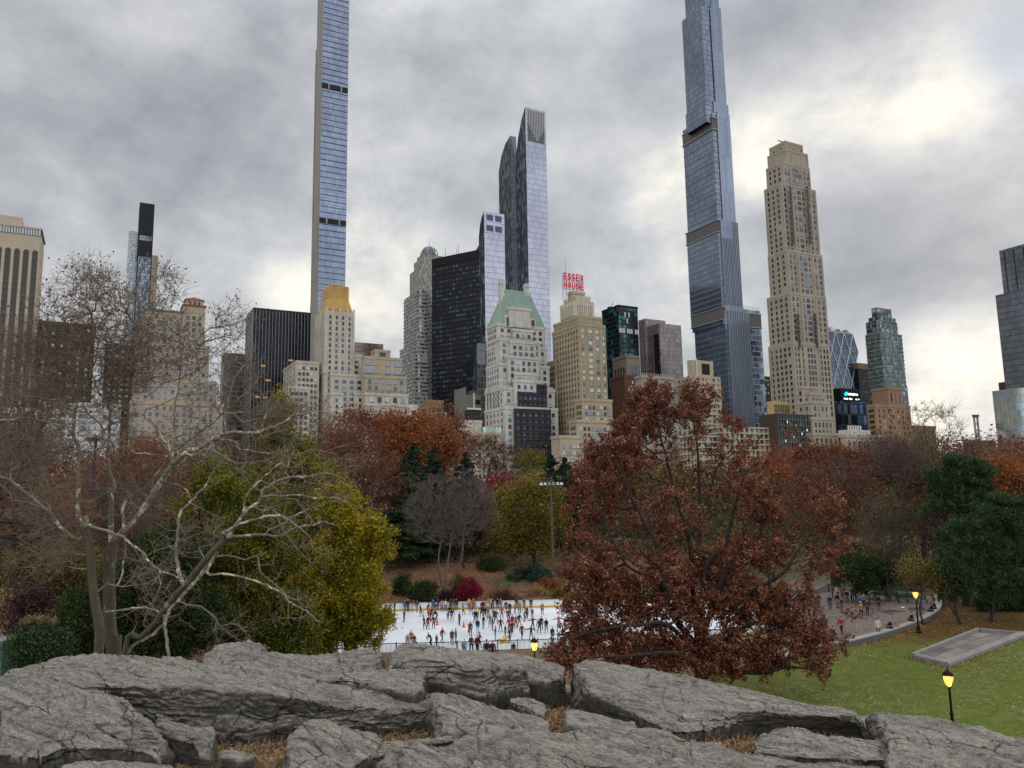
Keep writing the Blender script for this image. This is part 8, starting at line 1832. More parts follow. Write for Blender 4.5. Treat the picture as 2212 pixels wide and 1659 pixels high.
SK = [ # X, feet, top, legs, pose, turn, opts
 (275, 345, 'black', 'black', 'skate', 30, {}), (310, 330, 'black', 'navy', 'stand', -60, {}), (292, 296, 'blue', 'black', 'stand', 0, {}), (326, 296, 'black', 'black', 'stand', 150, dict(hat='white')), (395, 304, 'rust', 'cream', 'bend', 70, {}), (305, 430, 'brown', 'black', 'reach', 60, {}),
 (383, 405, 'black', 'black', 'skate', 80, {}), (487, 325, 'navy', 'grey', 'walk', 20, {}), (518, 360, 'black', 'black', 'glide', -60, {}), (573, 345, 'green', 'black', 'glide', 80, {}), (614, 312, 'blue', 'black', 'stand', 180, {}), (632, 345, 'brown', 'jeans', 'walk', 40, dict(long=True)), (650, 310, 'black', 'black', 'stand', 120, {}),
 (683, 318, 'pink', 'black', 'stand', 0, dict(coat=True)), (700, 300, 'black', 'black', 'stand', 180, {}), (712, 318, 'white', 'grey', 'skate', -20, dict(long=True)), (747, 300, 'navy', 'black', 'stand', 180, {}), (773, 300, 'red', 'black', 'stand', 90, dict(coat=True)), (796, 302, 'black', 'black', 'stand', 20, dict(coat=True)),
 (744, 372, 'black', 'black', 'skate', 200, {}), (732, 388, 'blue', 'black', 'stand', 0, dict(s=.66)), (765, 397, 'black', 'grey', 'skate', 30, {}), (822, 430, 'brown', 'black', 'stand', 120, dict(coat=True)), (855, 350, 'grey', 'black', 'glide', -70, {}), (900, 303, 'yellow', 'black', 'stand', 0, {}), (916, 342, 'salmon', 'jeans', 'skate', 0, {}), (935, 300, 'grey', 'black', 'stand', 180, {}),
 (546, 462, 'black', 'black', 'glide', -60, {}), (574, 460, 'maroon', 'black', 'skate', 40, dict(hat='black')), (620, 457, 'brown', 'black', 'skate', -30, {}), (537, 392, 'white', 'cream', 'walk', 60, dict(s=.75)), (584, 387, 'orange', 'black', 'stand', 200, {}), (601, 385, 'maroon', 'black', 'stand', 160, {}), (647, 398, 'black', 'black', 'bend', -70, {}),
 (910, 512, 'olive', 'black', 'stand', 0, {}), (945, 410, 'black', 'black', 'skate', 150, dict(hat='yellow')), (960, 412, 'black', 'jeans', 'stand', 180, {}), (968, 490, 'black', 'lightblue', 'stand', 20, dict(long=True, coat=True)), (1012, 457, 'black', 'grey', 'skate', 60, {}),
 (1004, 330, 'black', 'black', 'stand', 0, {}), (1018, 320, 'maroon', 'black', 'stand', 90, dict(coat=True)), (1030, 338, 'tan', 'black', 'stand', -60, {}), (1050, 365, 'grey', 'black', 'walk', 0, dict(hat='white')), (997, 372, 'black', 'black', 'skate', 180, dict(coat=True)), (1022, 378, 'black', 'navy', 'glide', 0, {}), (1054, 300, 'tan', 'cream', 'stand', 180, {}), (1073, 303, 'cream', 'black', 'stand', 90, {}), (1086, 304, 'brown', 'black', 'stand', 0, {}),
 (1066, 445, 'grey', 'grey', 'skate', -40, dict(long=True)), (1096, 400, 'olive', 'black', 'walk', 180, {}), (1113, 410, 'black', 'black', 'skate', 20, {}), (1085, 470, 'navy', 'black', 'skate', 90, {}), (1150, 480, 'black', 'black', 'skate', 0, dict(long=True)), (1125, 302, 'black', 'black', 'stand', 180, dict(coat=True)), (1150, 302, 'grey', 'jeans', 'stand', 160, {}), (1192, 330, 'navy', 'navy', 'walk', 30, {}), (1160, 382, 'red', 'jeans', 'skate', 0, {}),
 (1107, 552, 'blue', 'grey', 'reach', 90, dict(s=1.02)), (1186, 512, 'black', 'black', 'stand', 60, dict(s=.75)), (1218, 480, 'red', 'black', 'skate', 200, {}), (1243, 452, 'red', 'black', 'stand', 160, dict(coat=True)), (1238, 508, 'maroon', 'black', 'glide', 40, {}), (1271, 455, 'grey', 'black', 'skate', 0, dict(hat='white')), (1297, 440, 'black', 'orange', 'skate', 30, dict(hat='orange')), (1222, 345, 'black', 'black', 'stand', 0, {}), (1262, 340, 'tan', 'purple', 'glide', 70, {}),
 (1298, 335, 'tan', 'black', 'stand', 0, dict(coat=True)), (1315, 320, 'cream', 'cream', 'stand', 20, dict(coat=True)), (1334, 310, 'maroon', 'black', 'stand', 160, {}), (1276, 300, 'navy', 'black', 'stand', 180, {}), (1336, 397, 'brown', 'jeans', 'bend', 60, {}), (1358, 377, 'maroon', 'black', 'stand', 40, {}), (1390, 305, 'black', 'black', 'stand', 0, {}), (1400, 372, 'maroon', 'black', 'walk', 0, dict(s=.78)), (1480, 348, 'plaid', 'black', 'stand', 180, {}), (1212, 402, 'brown', 'black', 'stand', 10, {}),
 (1318, 538, 'brown', 'black', 'walk', 30, dict(coat=True)), (1392, 552, 'black', 'grey', 'reach', -20, {}), (1220, 570, 'navy', 'maroon', 'reach', 60, {}), (1405, 472, 'black', 'black', 'reach', 20, dict(hat='maroon')), (1455, 490, 'black', 'black', 'skate', 10, {}), (1473, 468, 'black', 'black', 'stand', 180, {}), (1512, 487, 'black', 'black', 'walk', -20, {}), (1610, 462, 'rust', 'jeans', 'reach', 0, dict(long=True)), (1660, 457, 'pink', 'purple', 'stand', 10, dict(hat='salmon', s=.78)),
 (686, 567, 'brown', 'jeans', 'walk', 60, {}), (795, 574, 'black', 'jeans', 'stand', 100, dict(long=True)), (765, 582, 'brown', 'black', 'stand', 20, dict(coat=True, hat='grey')), (600, 600, 'black', 'black', 'bend', -60, {}), (641, 600, 'maroon', 'black', 'stand', 60, dict(s=.8)), (440, 590, 'orange', 'black', 'stand', 0, {}), (412, 600, 'tan', 'black', 'bend', 0, dict(s=.9)), (465, 605, 'brown', 'black', 'stand', 0, dict(s=.85)), (982, 604, 'red', 'black', 'walk', 90, {}),
 (120, 356, 'brown', 'blue', 'stand', 0, {}), (75, 380, 'maroon', 'black', 'skate', 0, {}), (88, 345, 'black', 'black', 'skate', 0, {}), (1560, 560, 'navy', 'black', 'stand', 30, dict(hat='pink')), (1642, 560, 'purple', 'black', 'walk', 60, {}), (1900, 430, 'black', 'black', 'stand', 60, {}), (1780, 470, 'maroon', 'black', 'skate', 0, {})]
for (X, Yf, tp_, lg, kd, rz, op) in SK:
    p = PZ(*Z4(X, Yf), .03)
    far_ = rink_d(p.x, p.y)
    if far_ > .965:      # keep everybody inside the boards
        f = .96 / far_; p = Vector((RC[0] + (p.x - RC[0]) * f, RC[1] + (p.y - RC[1]) * f, p.z))
    wz = 'by far boards' if Yf < 308 else ('far ice' if Yf < 390 else ('mid ice' if Yf < 500 else 'front ice'))
    side = 'at left' if X < 620 else ('at centre' if X < 1130 else 'at right')
    person(p.x, p.y, .035, tp_, lg, kd, R(rz), where=wz + ' ' + side, grp='skaters on the ice', **op)
for (px, ptop, Y, tp_, lg, op, kd) in ((1051, 1380, 66, 'navy', 'black', dict(hat='black'), 'stand'), (1064, 1382, 66.5, 'maroon', 'black', dict(hat='maroon', coat=True), 'stand'), (1018, 1387, 74, 'olive', 'black', {}, 'stand'), (1031, 1390, 74, 'maroon', 'black', dict(hat='black'), 'stand'), (1109, 1385, 78, 'black', 'black', {}, 'stand'), (1193, 1372, 80, 'purple', 'black', dict(hat='purple'), 'stand'), (1003, 1392, 76, 'lightblue', 'grey', dict(hat='lightblue'), 'stand')):
    p = P(px, ptop, Y); g = land1(p.x, p.y); person(p.x, p.y, g, tp_, lg, kd, R(180), where='at near railing', grp='onlookers by the railing', s=min(1.1, max(.9, (p.z - g) / 1.78)), **op)
Z5 = lambda X, Y_: (1645.6 + X / 3.780, 1179.4 + Y_ / 3.780)
for (X, Yf, tp_, lg, kd, rz, op, ex) in [(957, 515, 'navy', 'navy', 'stand', 180, dict(hat='black'), ''), (905, 510, 'teal', 'grey', 'stand', 150, {}, ''), (815, 587, 'tan', 'black', 'stand', 180, dict(hat='white'), ' beside a bicycle'), (866, 560, 'olive', 'black', 'stand', 180, {}, ' holding a bicycle'), (800, 520, 'blue', 'black', 'stand', 30, {}, ''), (840, 500, 'grey', 'black', 'stand', 180, {}, ''), (955, 737, 'cream', 'jeans', 'stand', 0, dict(coat=True, hat='black'), ''), (650, 655, 'red', 'maroon', 'walk', 180, {}, ''), (580, 690, 'brown', 'black', 'walk', 120, {}, ''), (515, 655, 'navy', 'jeans', 'walk', 60, {}, ''),
    (1303, 545, 'grey', 'jeans', 'stand', 100, {}, ''), (430, 560, 'black', 'grey', 'stand', 30, {}, ''), (560, 520, 'navy', 'black', 'stand', 0, {}, ''), (620, 500, 'black', 'grey', 'stand', 180, {}, ''), (345, 505, 'navy', 'black', 'stand', 90, {}, ''), (310, 500, 'black', 'black', 'stand', 0, {}, ''), (270, 505, 'maroon', 'black', 'stand', 30, {}, ''), (240, 510, 'white', 'navy', 'stand', 60, {}, ''), (120, 540, 'blue', 'black', 'stand', 0, {}, ''), (180, 520, 'brown', 'black', 'walk', 0, {}, ''), (385, 520, 'purple', 'black', 'stand', 0, {}, ''), (470, 500, 'black', 'jeans', 'stand', 200, {}, ''), (655, 540, 'maroon', 'jeans', 'stand', 40, {}, ''), (700, 470, 'black', 'black', 'stand', 0, {}, ''), (735, 450, 'teal', 'black', 'stand', 90, {}, ''), (760, 440, 'red', 'black', 'stand', 0, {}, ''), (620, 430, 'white', 'black', 'stand', 10, {}, ''), (580, 420, 'navy', 'black', 'stand', 70, {}, ''), (660, 440, 'salmon', 'black', 'stand', 0, {}, ''), (860, 460, 'black', 'grey', 'stand', 160, {}, ''), (885, 480, 'teal', 'black', 'stand', 100, {}, ''), (780, 425, 'brown', 'black', 'stand', 0, {}, ''), (830, 430, 'rust', 'black', 'stand', 0, {}, ''), (210, 600, 'maroon', 'black', 'walk', 40, {}, ''), (400, 610, 'blue', 'grey', 'walk', 80, {}, ''), (90, 610, 'black', 'jeans', 'walk', 0, {}, ''), (10, 640, 'red', 'black', 'stand', 0, {}, '')]:
    p = PZ(*Z5(X, Yf), 3.28); person(p.x, p.y, land1(p.x, p.y) + .07, tp_, lg, kd, R(rz), where='on plaza ' + ('by benches' if X > 770 else 'behind oak'), grp='people on the plaza', extra=ex, **op)
for (X, Yf, tp_, lg, op) in ((1050, 712, 'black', 'navy', dict(hat='lightblue')), (1232, 652, 'black', 'black', dict(hat='black')), (1383, 575, 'navy', 'black', {}), (1402, 548, 'black', 'navy', dict(hat='navy'))):
    q = PZ(*Z5(X, Yf), 3.2); best = min(sp_, key=lambda w: (w.x - q.x) ** 2); k = sp_.index(best); d = (sp_[min(k + 1, len(sp_) - 1)] - sp_[max(k - 1, 0)]); fa = math.atan2(d.y, d.x) + R(180)
    person(best.x, best.y, 3.2 + .52 - .40, tp_, lg, 'sit', fa, where='on granite wall', grp='people sitting on the seat wall', **op)
for (px, py, tp_) in ((1173, 1200, 'black'), (1179, 1200, 'navy')):
    p = P(px, py, 165); person(p.x, 165, land1(p.x, 165), tp_, 'black', 'walk', 0, where='up the slope', grp='walkers on the slope')
# labels: what they wear and do, where; those still alike are told apart by their order from the left
from collections import defaultdict
gr = defaultdict(list)
for t_ in people: gr[(t_[1], t_[2])].append(t_)
ORD = ['leftmost', 'second from left', 'third from left', 'fourth from left', 'fifth from left', 'sixth from left', 'seventh from left']
for (d, w_), L in gr.items():
    L.sort(key=lambda t_: t_[4] / 1.0)
    for k, t_ in enumerate(L): tag(t_[0], f'{d} {w_}' + ('' if len(L) == 1 else f', {ORD[k]}'), 'person', t_[3])
# ------------------------------------------------------------------ things on the ice
CO = mat('cone_orange', 'd8431f', .5, emit='ff4a20', estr=.0)
cones = []
for (X, Yf), lb in (((647, 425), 'orange cone beside the skaters at left'), ((857, 443), 'orange cone standing alone in the middle of the ice'), ((897, 482), 'orange cone just left of the person in olive jacket')):
    p = PZ(*Z4(X, Yf), .03); o = empty('traffic_cone', (p.x, p.y, .03), 0, lb, 'cone', 'orange cones on the ice'); a = MB(); a.box(-.2, .2, -.2, .2, 0, .04, CO, bottom=True); a.obj('base', o); a = MB(); a.lathe((0, 0, .04), [(.15, 0), (.04, .72), (.0, .74)], 16, CO); a.obj('body', o, True)
YS = mat('plastic_yellow', 'd6a916', .4)
for X, Yf, lb in ((1175, 566, 'yellow plastic skating aid near the front of the ice'), (1915, 440, 'yellow plastic skating aid seen through the red oak')):
    p = PZ(*Z4(X, Yf), .03); o = empty('skating_aid', (p.x, p.y, .03), .3, lb, 'skating aid', 'yellow skating aids')
    mobj('body', skinmesh('body', [(-.5, 0, .28), (-.15, 0, .30), (.2, 0, .36), (.38, 0, .62), (.52, 0, .74), (-.62, 0, .5)], [(0, 1), (1, 2), (2, 3), (3, 4), (0, 5)], [(.16, .16), (.22, .22), (.2, .2), (.13, .13), (.09, .09), (.08, .1)], YS), o)
    for s_ in (-.14, .14): a = MB(); a.box(-.55, .45, s_ - .04, s_ + .04, 0, .1, YS); a.obj('runner', o)
    a = MB(); a.frustum((.0, -.25, .75), (.0, .25, .75), .03, .03, 6, YS); a.frustum((0, -.1, .4), (0, -.22, .75), .03, .03, 6, YS); a.frustum((0, .1, .4), (0, .22, .75), .03, .03, 6, YS); a.obj('handle', o)
# ------------------------------------------------------------------ lamps, poles, benches, bikes
LB_ = mat('lamp_iron', '111214', .45, .6); LG = mat('lamp_globe', 'f2c040', .4, emit='ffd468', estr=1.5)
def lamp(name, label, p, group='iron park lamps', h=3.05):
    o = empty(name, p, 0, label, 'street lamp', group)
    a = MB(); a.lathe((0, 0, -.4), [(.24, 0), (.24, .5), (.20, .62), (.14, .75), (.17, .9), (.12, 1.0)], 16, LB_); a.obj('base', o, True)
    a = MB(); a.lathe((0, 0, .6), [(.085, 0), (.075, h * .4), (.085, h * .42), (.06, h * .45), (.055, h - .62), (.09, h - .6), (.06, h - .55), (.11, h - .42)], 14, LB_); a.obj('post', o, True)
    a = MB(); z = h + .16
    a.lathe((0, 0, z), [(.10, 0), (.17, .14), (.235, .36), (.24, .50), (.20, .60)], 20, LG); a.obj('globe', o, True)
    a = MB()
    for k in range(4):
        an = k * math.pi / 2 + .4; c, s = math.cos(an), math.sin(an)
        pr = [(.12, 0), (.19, .15), (.255, .36), (.262, .50), (.235, .60)]
        for (r0, z0), (r1, z1) in zip(pr, pr[1:]): a.frustum((r0 * c, r0 * s, z + z0), (r1 * c, r1 * s, z + z1), .016, .016, 5, LB_)
        for j in range(6):
            a0, a1 = an + j * math.pi / 12, an + (j + 1) * math.pi / 12; f0, f1 = .5 + .1 * abs(j - 3) / 3, .5 + .1 * abs(j + 1 - 3) / 3
            a.frustum((.25 * math.cos(a0), .25 * math.sin(a0), z + f0), (.25 * math.cos(a1), .25 * math.sin(a1), z + f1), .013, .013, 4, LB_)
    ld = bpy.data.lights.new('lamp_light', 'POINT'); ld.energy = 14; ld.color = (1, .78, .42); ld.shadow_soft_size = .12; lo_ = mobj('lamp_light', ld, o, (0, 0, z - .2))
    a.lathe((0, 0, z - .06), [(.08, 0), (.13, .03), (.11, .08)], 16, LB_); a.obj('cage', o)
    a = MB(); a.lathe((0, 0, z + .58), [(.27, 0), (.27, .05), (.20, .16), (.10, .24), (.045, .27), (.03, .30), (.05, .34), (.02, .38), (.012, .46), (.0, .47)], 20, LB_); a.obj('cap', o, True)
    return o
p = P(2050, 1480, 42.6); lamp('park_lamp', 'iron park lamp with glowing yellow globe standing behind the rocks at lower right', (p.x, p.y, land1(p.x, p.y) + .05))
p = PZ(1985, 1367, 3.25); lamp('park_lamp', 'iron park lamp with glowing yellow globe beside the seat wall', (p.x, p.y, land1(p.x, p.y) + .05))
p = P(1154, 1383, 55.5); g = land1(p.x, p.y); lamp('park_lamp', 'iron park lamp with pale lit globe peeping over the rocks by the rink railing', (p.x, p.y, g), h=3.05 + (p.z - g - 4.2) * .5)
def flood(label, px, ptop, Y, mcol, n, wd, bird=False):
    t_ = P(px, ptop, Y); g = land1(t_.x, t_.y); H = t_.z - g; o = empty('floodlight_pole', (t_.x, t_.y, g), R(8), label, 'floodlight'); m = mat('pole_' + mcol, mcol, .7, .2)
    a = MB(); a.frustum((0, 0, -.4), (0, 0, H), .27, .16, 10, m, True); a.obj('pole', o, True)
    a = MB(); a.box(-wd, wd, -.08, .08, H - .35, H - .2, m, bottom=True); a.box(-wd * .5, wd * .5, -.7, .7, H - .5, H - .36, m, bottom=True); a.obj('crossarm', o)
    for i in range(n):
        u = -wd + 2 * wd * i / (n - 1); a = MB(); a.lathe((u, -.3, H - .55), [(.32, -.12), (.26, .14), (.1, .3), (0, .32)], 12, mat('floodlight_white' if not bird else 'floodlight_brown', 'b9bcc0' if not bird else '3b2d28', .4)); a.obj('floodlight', o)
    return o
flood('tall brown floodlight pole with white lamps at the top, on the slope behind the rink', 1190, 1039, 128, '5a4a42', 6, 1.7)
flood('tall brown pole with a dark lamp cluster seen through the bare plane trees', 208, 940, 88, '43343a', 5, .75, True)
GB = mat('bench_green', '1d4a3c', .6); LGm = mat('bench_iron', '17211e', .6)
for (px, py, ln, lb) in ((1903, 1292, 4.2, 'green slatted bench, leftmost in front of the dark fence'), (1926, 1284, 4.2, 'green slatted bench in the second row in front of the dark fence'), (1948, 1296, 3.8, 'green slatted bench nearest the middle of the plaza edge'), (1972, 1301, 3.4, 'green slatted bench left of the second lamp'), (1935, 1275, 4.2, 'green slatted bench in the back row against the dark fence')):
    p = PZ(px, py, 3.25); z = land1(p.x, p.y) + .06; o = empty('park_bench', (p.x, p.y, z), R(-8), lb, 'bench', 'green benches on the plaza')
    a = MB()
    for k in range(4): a.box(-ln / 2, ln / 2, -.28 + k * .14, -.18 + k * .14, .42, .46, GB, bottom=True)
    a.obj('seat', o); a = MB()
    for k in range(3): a.box(-ln / 2, ln / 2, .30 + k * .03, .33 + k * .03, .52 + k * .14, .62 + k * .14, GB, bottom=True)
    a.obj('backrest', o)
    for k in range(4):
        u = -ln / 2 + .15 + (ln - .3) * k / 3; a = MB(); a.box(u - .03, u + .03, -.26, -.2, -.05, .42, LGm); a.box(u - .03, u + .03, .24, .30, -.05, .9, LGm); a.box(u - .03, u + .03, -.2, .24, .36, .41, LGm); a.obj('leg', o)
fp = [PZ(px, py, 3.2) for px, py in ((1700, 1292), (1831, 1278), (1900, 1276), (1955, 1273), (2010, 1284))]
fp = [Vector((q.x, q.y + 2, land1(q.x, q.y + 2))) for q in fp]
railing('fence', 'dark iron fence behind the green benches', fp, 1.7, 'fence', gap=.16, step=3)
fp = [gb(px, 146) for px in (868, 900, 940, 980, 1030)]
railing('fence', 'thin dark fence at the top of the leaf covered slope', fp, 1.25, 'fence', gap=.3, step=2.4)
fp = [gb(px, 133) for px in (1205, 1225, 1250, 1290)]
railing('fence', 'low wire fence on the slope right of the floodlight pole', fp, 1.0, 'fence', gap=.4, step=2.4)
def bike(label, px, py, rz, m):
    p = PZ(px, py, 3.28); o = empty('bicycle', (p.x, p.y, land1(p.x, p.y) + .07), R(rz), label, 'bicycle', 'parked bicycles'); tm_ = mat('tyre', '141414', .8)
    for x in (-.52, .52):
        a = MB()
        for k in range(20):
            a0, a1 = k * math.pi / 10, (k + 1) * math.pi / 10; a.frustum((x + .33 * math.cos(a0), 0, .34 + .33 * math.sin(a0)), (x + .33 * math.cos(a1), 0, .34 + .33 * math.sin(a1)), .022, .022, 5, tm_)
        for k in range(8): a0 = k * math.pi / 4; a.frustum((x, 0, .34), (x + .32 * math.cos(a0), 0, .34 + .32 * math.sin(a0)), .004, .004, 3, PALE)
        a.obj('wheel', o)
    a = MB(); pt = {'r': (-.52, 0, .34), 'b': (-.08, 0, .30), 's': (-.22, 0, .82), 'h': (.36, 0, .80), 'f': (.52, 0, .34)}
    for u, v_ in ('rb', 'rs', 'bs', 'sh', 'bh', 'hf'): a.frustum(pt[u], pt[v_], .02, .02, 6, m)
    a.frustum((-.22, 0, .82), (-.25, 0, .93), .014, .014, 5, m); a.obj('frame', o)
    a = MB(); a.box(-.38, -.12, -.06, .06, .92, .97, tm_, bottom=True); a.obj('saddle', o)
    a = MB(); a.frustum((.36, 0, .8), (.33, 0, 1.0), .015, .015, 5, m); a.frustum((.33, -.28, 1.0), (.33, .28, 1.0), .014, .014, 5, tm_); a.obj('handlebar', o)
bike('white bicycle held at the front left of the plaza crowd', 1849, 1331, -15, mat('bike_white', 'b8b8b8', .4)); bike('black bicycle in the middle of the plaza', 1879, 1336, -25, mat('bike_black', '17181a', .4))
p = PZ(1950, 1313, 3.28); o = tag(mobj('plastic_bag', skinmesh('plastic_bag', [(-.2, 0, .1), (.05, 0, .14), (.25, .02, .08)], [(0, 1), (1, 2)], [.10, .15, .08], mat('bag_white', 'dcdcdc', .5)), None, (p.x, p.y, land1(p.x, p.y) + .08)), 'white plastic bag lying on the plaza paving', 'bag')
p = PZ(1922, 1360, 3.28); best = min(sp_, key=lambda w: (w.x - PZ(1922, 1362, 3.2).x) ** 2)
a = MB(); a.box(-.18, .18, -.13, .13, .0, .42, mat('paper_bag', '9a7650', .85)); a.box(-.17, .17, -.12, .12, .4, .425, mat('bag_inside', '4a3624', .9)); tag(a.obj('paper_bag', None, loc=(best.x, best.y, 3.2 + .522)), 'brown paper bag on the wall beside the seated person in light blue hat', 'bag')
a = MB(); q = [PZ(*Z5(*k), 3.27) for k in ((1195, 495), (1330, 495), (1350, 515), (1200, 518))]; zz = land1(q[0].x, q[0].y) + .10; a.poly([(k.x, k.y, zz) for k in q[::-1]], mat('pit_soil', '4a3526', .95, var=.2)); tag(a.obj('tree_pit'), kind='structure')
a = MB()
for (X, Y_, w_) in ((1045, 520, 40), (1020, 535, 30), (1090, 530, 26), (1130, 525, 34), (1060, 548, 24), (960, 530, 18)):
    c = PZ(*Z5(X, Y_), 3.27); zz = land1(c.x, c.y) + .085; a.poly([(c.x + w_ * .02 * math.cos(k * .9) * (1 + .3 * math.sin(k * 3)), c.y + w_ * .014 * math.sin(k * .9), zz) for k in range(7)], mat('puddle', '5b5a5b', .15, spec=.8))
tag(a.obj('puddles'), kind='structure')
# ------------------------------------------------------------------ far left corner
q = P(-20, 1430, 52); g = land1(q.x, q.y); o = empty('container', (q.x - 1.5, q.y, g), R(-12), 'green site container at the left edge behind the black railing', 'container'); CG = mat('container_green', '5c7a6c', .6, var=.1)
a = MB(); a.box(-2.8, 2.6, 0, 2.4, 0, 2.5, CG, mat('container_roof', '8c9a94', .6)); a.obj('body', o); a = MB()
for k in range(18): a.box(-2.7 + k * .3, -2.6 + k * .3, -.05, -.001, .1, 2.4, CG)
a.obj('corrugation', o); a = MB(); a.box(1.2, 2.2, -.09, -.06, .1, 2.1, mat('door_pale', '93a89d', .6)); a.obj('door', o)
fp = [P(px, 1430, Y) for px, Y in ((-30, 40), (20, 40.5), (60, 40), (100, 38.5), (135, 36.5))]; fp = [Vector((k.x, k.y, max(land1(k.x, k.y), 4.6))) for k in fp]
railing('railing', 'black iron railing curving down in front of the hydrangea hedge', fp, 1.25)
# ------------------------------------------------------------------ boulders on the slope
def boulder(label, px, py, Y, r):
    c = gz_(px, py, Y); bm = bmesh.new(); bmesh.ops.create_icosphere(bm, subdivisions=4, radius=1)
    co = np.array([v.co for v in bm.verts]); n_ = fbm(co * 1.2 + px, 3, 5) * .28
    for v, k in zip(bm.verts, n_): v.co = Vector((v.co.x * r * (1 + k), v.co.y * r * .7 * (1 + k), v.co.z * r * .75 * (1 + k)))
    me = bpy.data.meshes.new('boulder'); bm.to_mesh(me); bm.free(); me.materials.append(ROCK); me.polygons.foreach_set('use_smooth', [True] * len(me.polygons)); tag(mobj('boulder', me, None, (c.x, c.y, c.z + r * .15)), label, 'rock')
boulder('grey boulder on the slope beside the olive shrub', 948, 1290, 121.5, 1.1)
# ------------------------------------------------------------------ litter, grass
def lobed(c, n, size):
    """oak-like leaf: a lobed outline of ten points as quads round the midrib"""
    N = len(c); a = rng.normal(size=(N, 3)) * .55; a[:, 2] += 1; a /= np.linalg.norm(a, axis=1, keepdims=True); t = rng.normal(size=(N, 3)); t -= a * (t * a).sum(1, keepdims=True); t /= np.linalg.norm(t, axis=1, keepdims=True); b = np.cross(a, t); s = size * rng.uniform(.6, 1.3, (N, 1))
    out = [(-.5, 0), (-.25, .28), (-.1, .10), (.08, .36), (.2, .12), (.36, .22), (.5, 0), (.36, -.22), (.2, -.12), (.08, -.36), (-.1, -.10), (-.25, -.28)]
    V = np.stack([c + t * s * x + b * s * y + a * s * (.25 * abs(y) * rng.choice([-1, 1, 1], (N, 1))) for x, y in out], 1).reshape(-1, 3)
    q = np.array([(0, 1, 2, 10), (0, 10, 11, 0), (2, 3, 4, 8), (2, 8, 9, 10), (4, 5, 6, 7), (4, 7, 8, 4)])
    F = np.array([(0, 1, 2, 10), (2, 3, 4, 8), (10, 2, 8, 9), (4, 5, 6, 7), (8, 4, 7, 7), (11, 0, 10, 10)])[[0, 1, 2, 3]]
    return V, (F[None] + (np.arange(N) * 12)[:, None, None]).reshape(-1, 4)
KL = leafmat('leaf_fallen', ['5a3d2c', '835c42', 'a5805f', 'c2a684'], 2, .1)
def kn(x, y): p = np.stack([x, y, 0 * x], -1); return 12.08 - .05 * np.maximum(x, 0) + .14 * fbm(p * .5, 4, 3) - .12 * ss(0, 6, np.abs(y - 16))
def traced(pxs, n, spread):
    out = []
    for (px, py, Y, w_) in pxs:
        c = P(px, py, Y); m = int(n * w_); out.append(np.stack([c.x + rng.normal(size=m) * spread * w_ ** .5 * 1.6, c.y + rng.normal(size=m) * spread * w_ ** .5 * .7], -1))
    return np.concatenate(out)
xy = traced(SP, 420, .75); z = kn(xy[:, 0], xy[:, 1]) + .03 + rng.random(len(xy)) * .06
V, F = lobed(np.c_[xy, z], 0, .14); tag(leafobj('fallen_leaves', V, F, KL), kind='stuff')
xy = traced(SP, 1300, .8); m = len(xy); cl = xy[rng.integers(0, m, m)] * .0 + xy; z = kn(cl[:, 0], cl[:, 1])
h = rng.uniform(.06, .26, m) * rng.uniform(.5, 1, m); d = rng.normal(size=(m, 2)) * .6; b0 = np.c_[cl, z - .02]; mid = b0 + np.c_[d * h[:, None] * .5, h * .75]; tpp = b0 + np.c_[d * h[:, None] * 1.2, h * .95]
sd = np.c_[-d[:, 1], d[:, 0], 0 * h]; sd /= np.linalg.norm(sd, axis=1, keepdims=True) + 1e-9; w_ = .005
V = np.stack([b0 - sd * w_, b0 + sd * w_, mid + sd * w_, mid - sd * w_, tpp + sd * w_ * .2, tpp - sd * w_ * .2], 1).reshape(-1, 3); i6 = (np.arange(m) * 6)[:, None]
F = np.concatenate([i6 + np.array([[0, 1, 2, 3]]), i6 + np.array([[3, 2, 4, 5]])]); tag(leafobj('dry_grass', V, F, leafmat('grass_dry', ['5c4a34', '87704f', 'ab946c', '5e5c38'], 1.2, .2)), kind='stuff')
SPG = [(830, 1570, 16.1, .6), (870, 1578, 15.9, .4), (640, 1650, 14, .3), (1640, 1600, 15.4, .3), (1760, 1565, 16.3, .3), (1480, 1560, 16.3, .3), (1950, 1610, 15, .3), (240, 1655, 13.9, .3), (1080, 1590, 15.2, .2)]
xy = traced(SPG, 160, .35); z = kn(xy[:, 0], xy[:, 1]) + rng.random(len(xy)) * .16; V, F = quads(np.c_[xy, z], 0, .055, .8, None, 1.0); tag(leafobj('ground_cover', V, F, leafmat('leaf_weed', ['26331a', '3f5a28', '5e7a34'], 2)), kind='stuff')
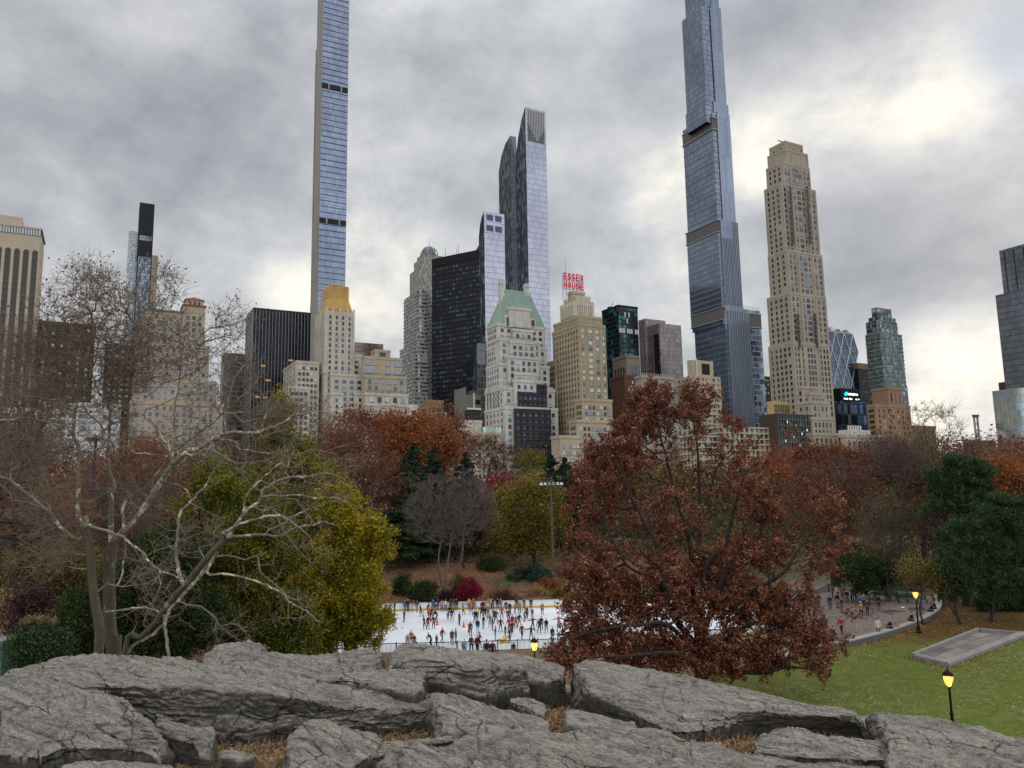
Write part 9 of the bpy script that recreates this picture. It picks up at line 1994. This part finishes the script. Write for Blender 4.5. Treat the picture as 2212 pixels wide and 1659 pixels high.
# pale leaves on the lawn, and drifts along its edges
m = 12000; x = rng.uniform(8, 62, m * 3); y = rng.uniform(30, 80, m * 3); k = (fbm(np.stack([x * .15, y * .15, 0 * x], -1), 3, 8) + rng.normal(size=m * 3) * .4 > .1); x, y = x[k][:m], y[k][:m]
V, F = quads(np.c_[x, y, land(x, y) + .075], 0, .11, .8, None, 4.0); tag(leafobj('fallen_leaves', V, F, leafmat('leaf_pale', ['6e5f3c', '9a8b60', 'c2b68e'], 1, .1)), kind='stuff')
def drift(path, off, n, sp, m_, sz=.12):
    q = []
    for _ in range(n):
        k = rng.integers(0, len(path) - 1); a, b = path[k], path[k + 1]; f = rng.random(); d = Vector(b) - Vector(a); nn = Vector((-d.y, d.x, 0)).normalized(); p = Vector(a) + d * f - nn * (off + abs(rng.normal()) * sp); q.append((p.x, p.y, land1(p.x, p.y) + .08 + rng.random() * .04))
    return quads(np.array(q), 0, sz, .8, None, 2.0)
V, F = cat_(drift([tuple(p) for p in sp_], .4, 1500, .5, KL), drift([tuple(ctr + L4[(k) % 4]) for k in (0, 1, 2, 3, 0)], -.1, 900, .45, KL), drift([tuple(ctr + L4[(k) % 4]) for k in (0, 1, 2, 3, 0)], .1, 300, .3, KL)); tag(leafobj('leaf_drift', V, F, leafmat('leaf_drift', ['5a3f24', '8c6a40', 'b58f5c'], 1, .1)), kind='stuff')
m = 9000; x = rng.uniform(14, 66, m); y = rng.uniform(68, 96, m); k = y + fbm(np.stack([x * .2, y * .2, 0 * x], -1), 2, 6) * 5 > 73 + x * .05; x, y = x[k], y[k]
k = np.array([not any(0 for _ in ()) for _ in x]); V, F = quads(np.c_[x, y, land(x, y) + .08], 0, .13, .8, None, 3.0); tag(leafobj('leaf_litter', V, F, KL), kind='stuff')
m = 16000; x = rng.uniform(-30, 34, m); y = rng.uniform(119, 150, m); V, F = quads(np.c_[x, y, land(x, y) + .05], 0, .22, .8, None, 2.0); tag(leafobj('leaf_litter', V, F, leafmat('leaf_litter_slope', ['4a3020', '6f4a30', '92683f', 'a98758'], .4, .1)), kind='stuff')
m = 5000; x = rng.uniform(-60, 12, m); y = rng.uniform(30, 84, m); k = rink_d(x, y) > 1.1; x, y = x[k], y[k]; V, F = quads(np.c_[x, y, land(x, y) + .05], 0, .16, .8, None, 2.0); tag(leafobj('leaf_litter', V, F, KL), kind='stuff')
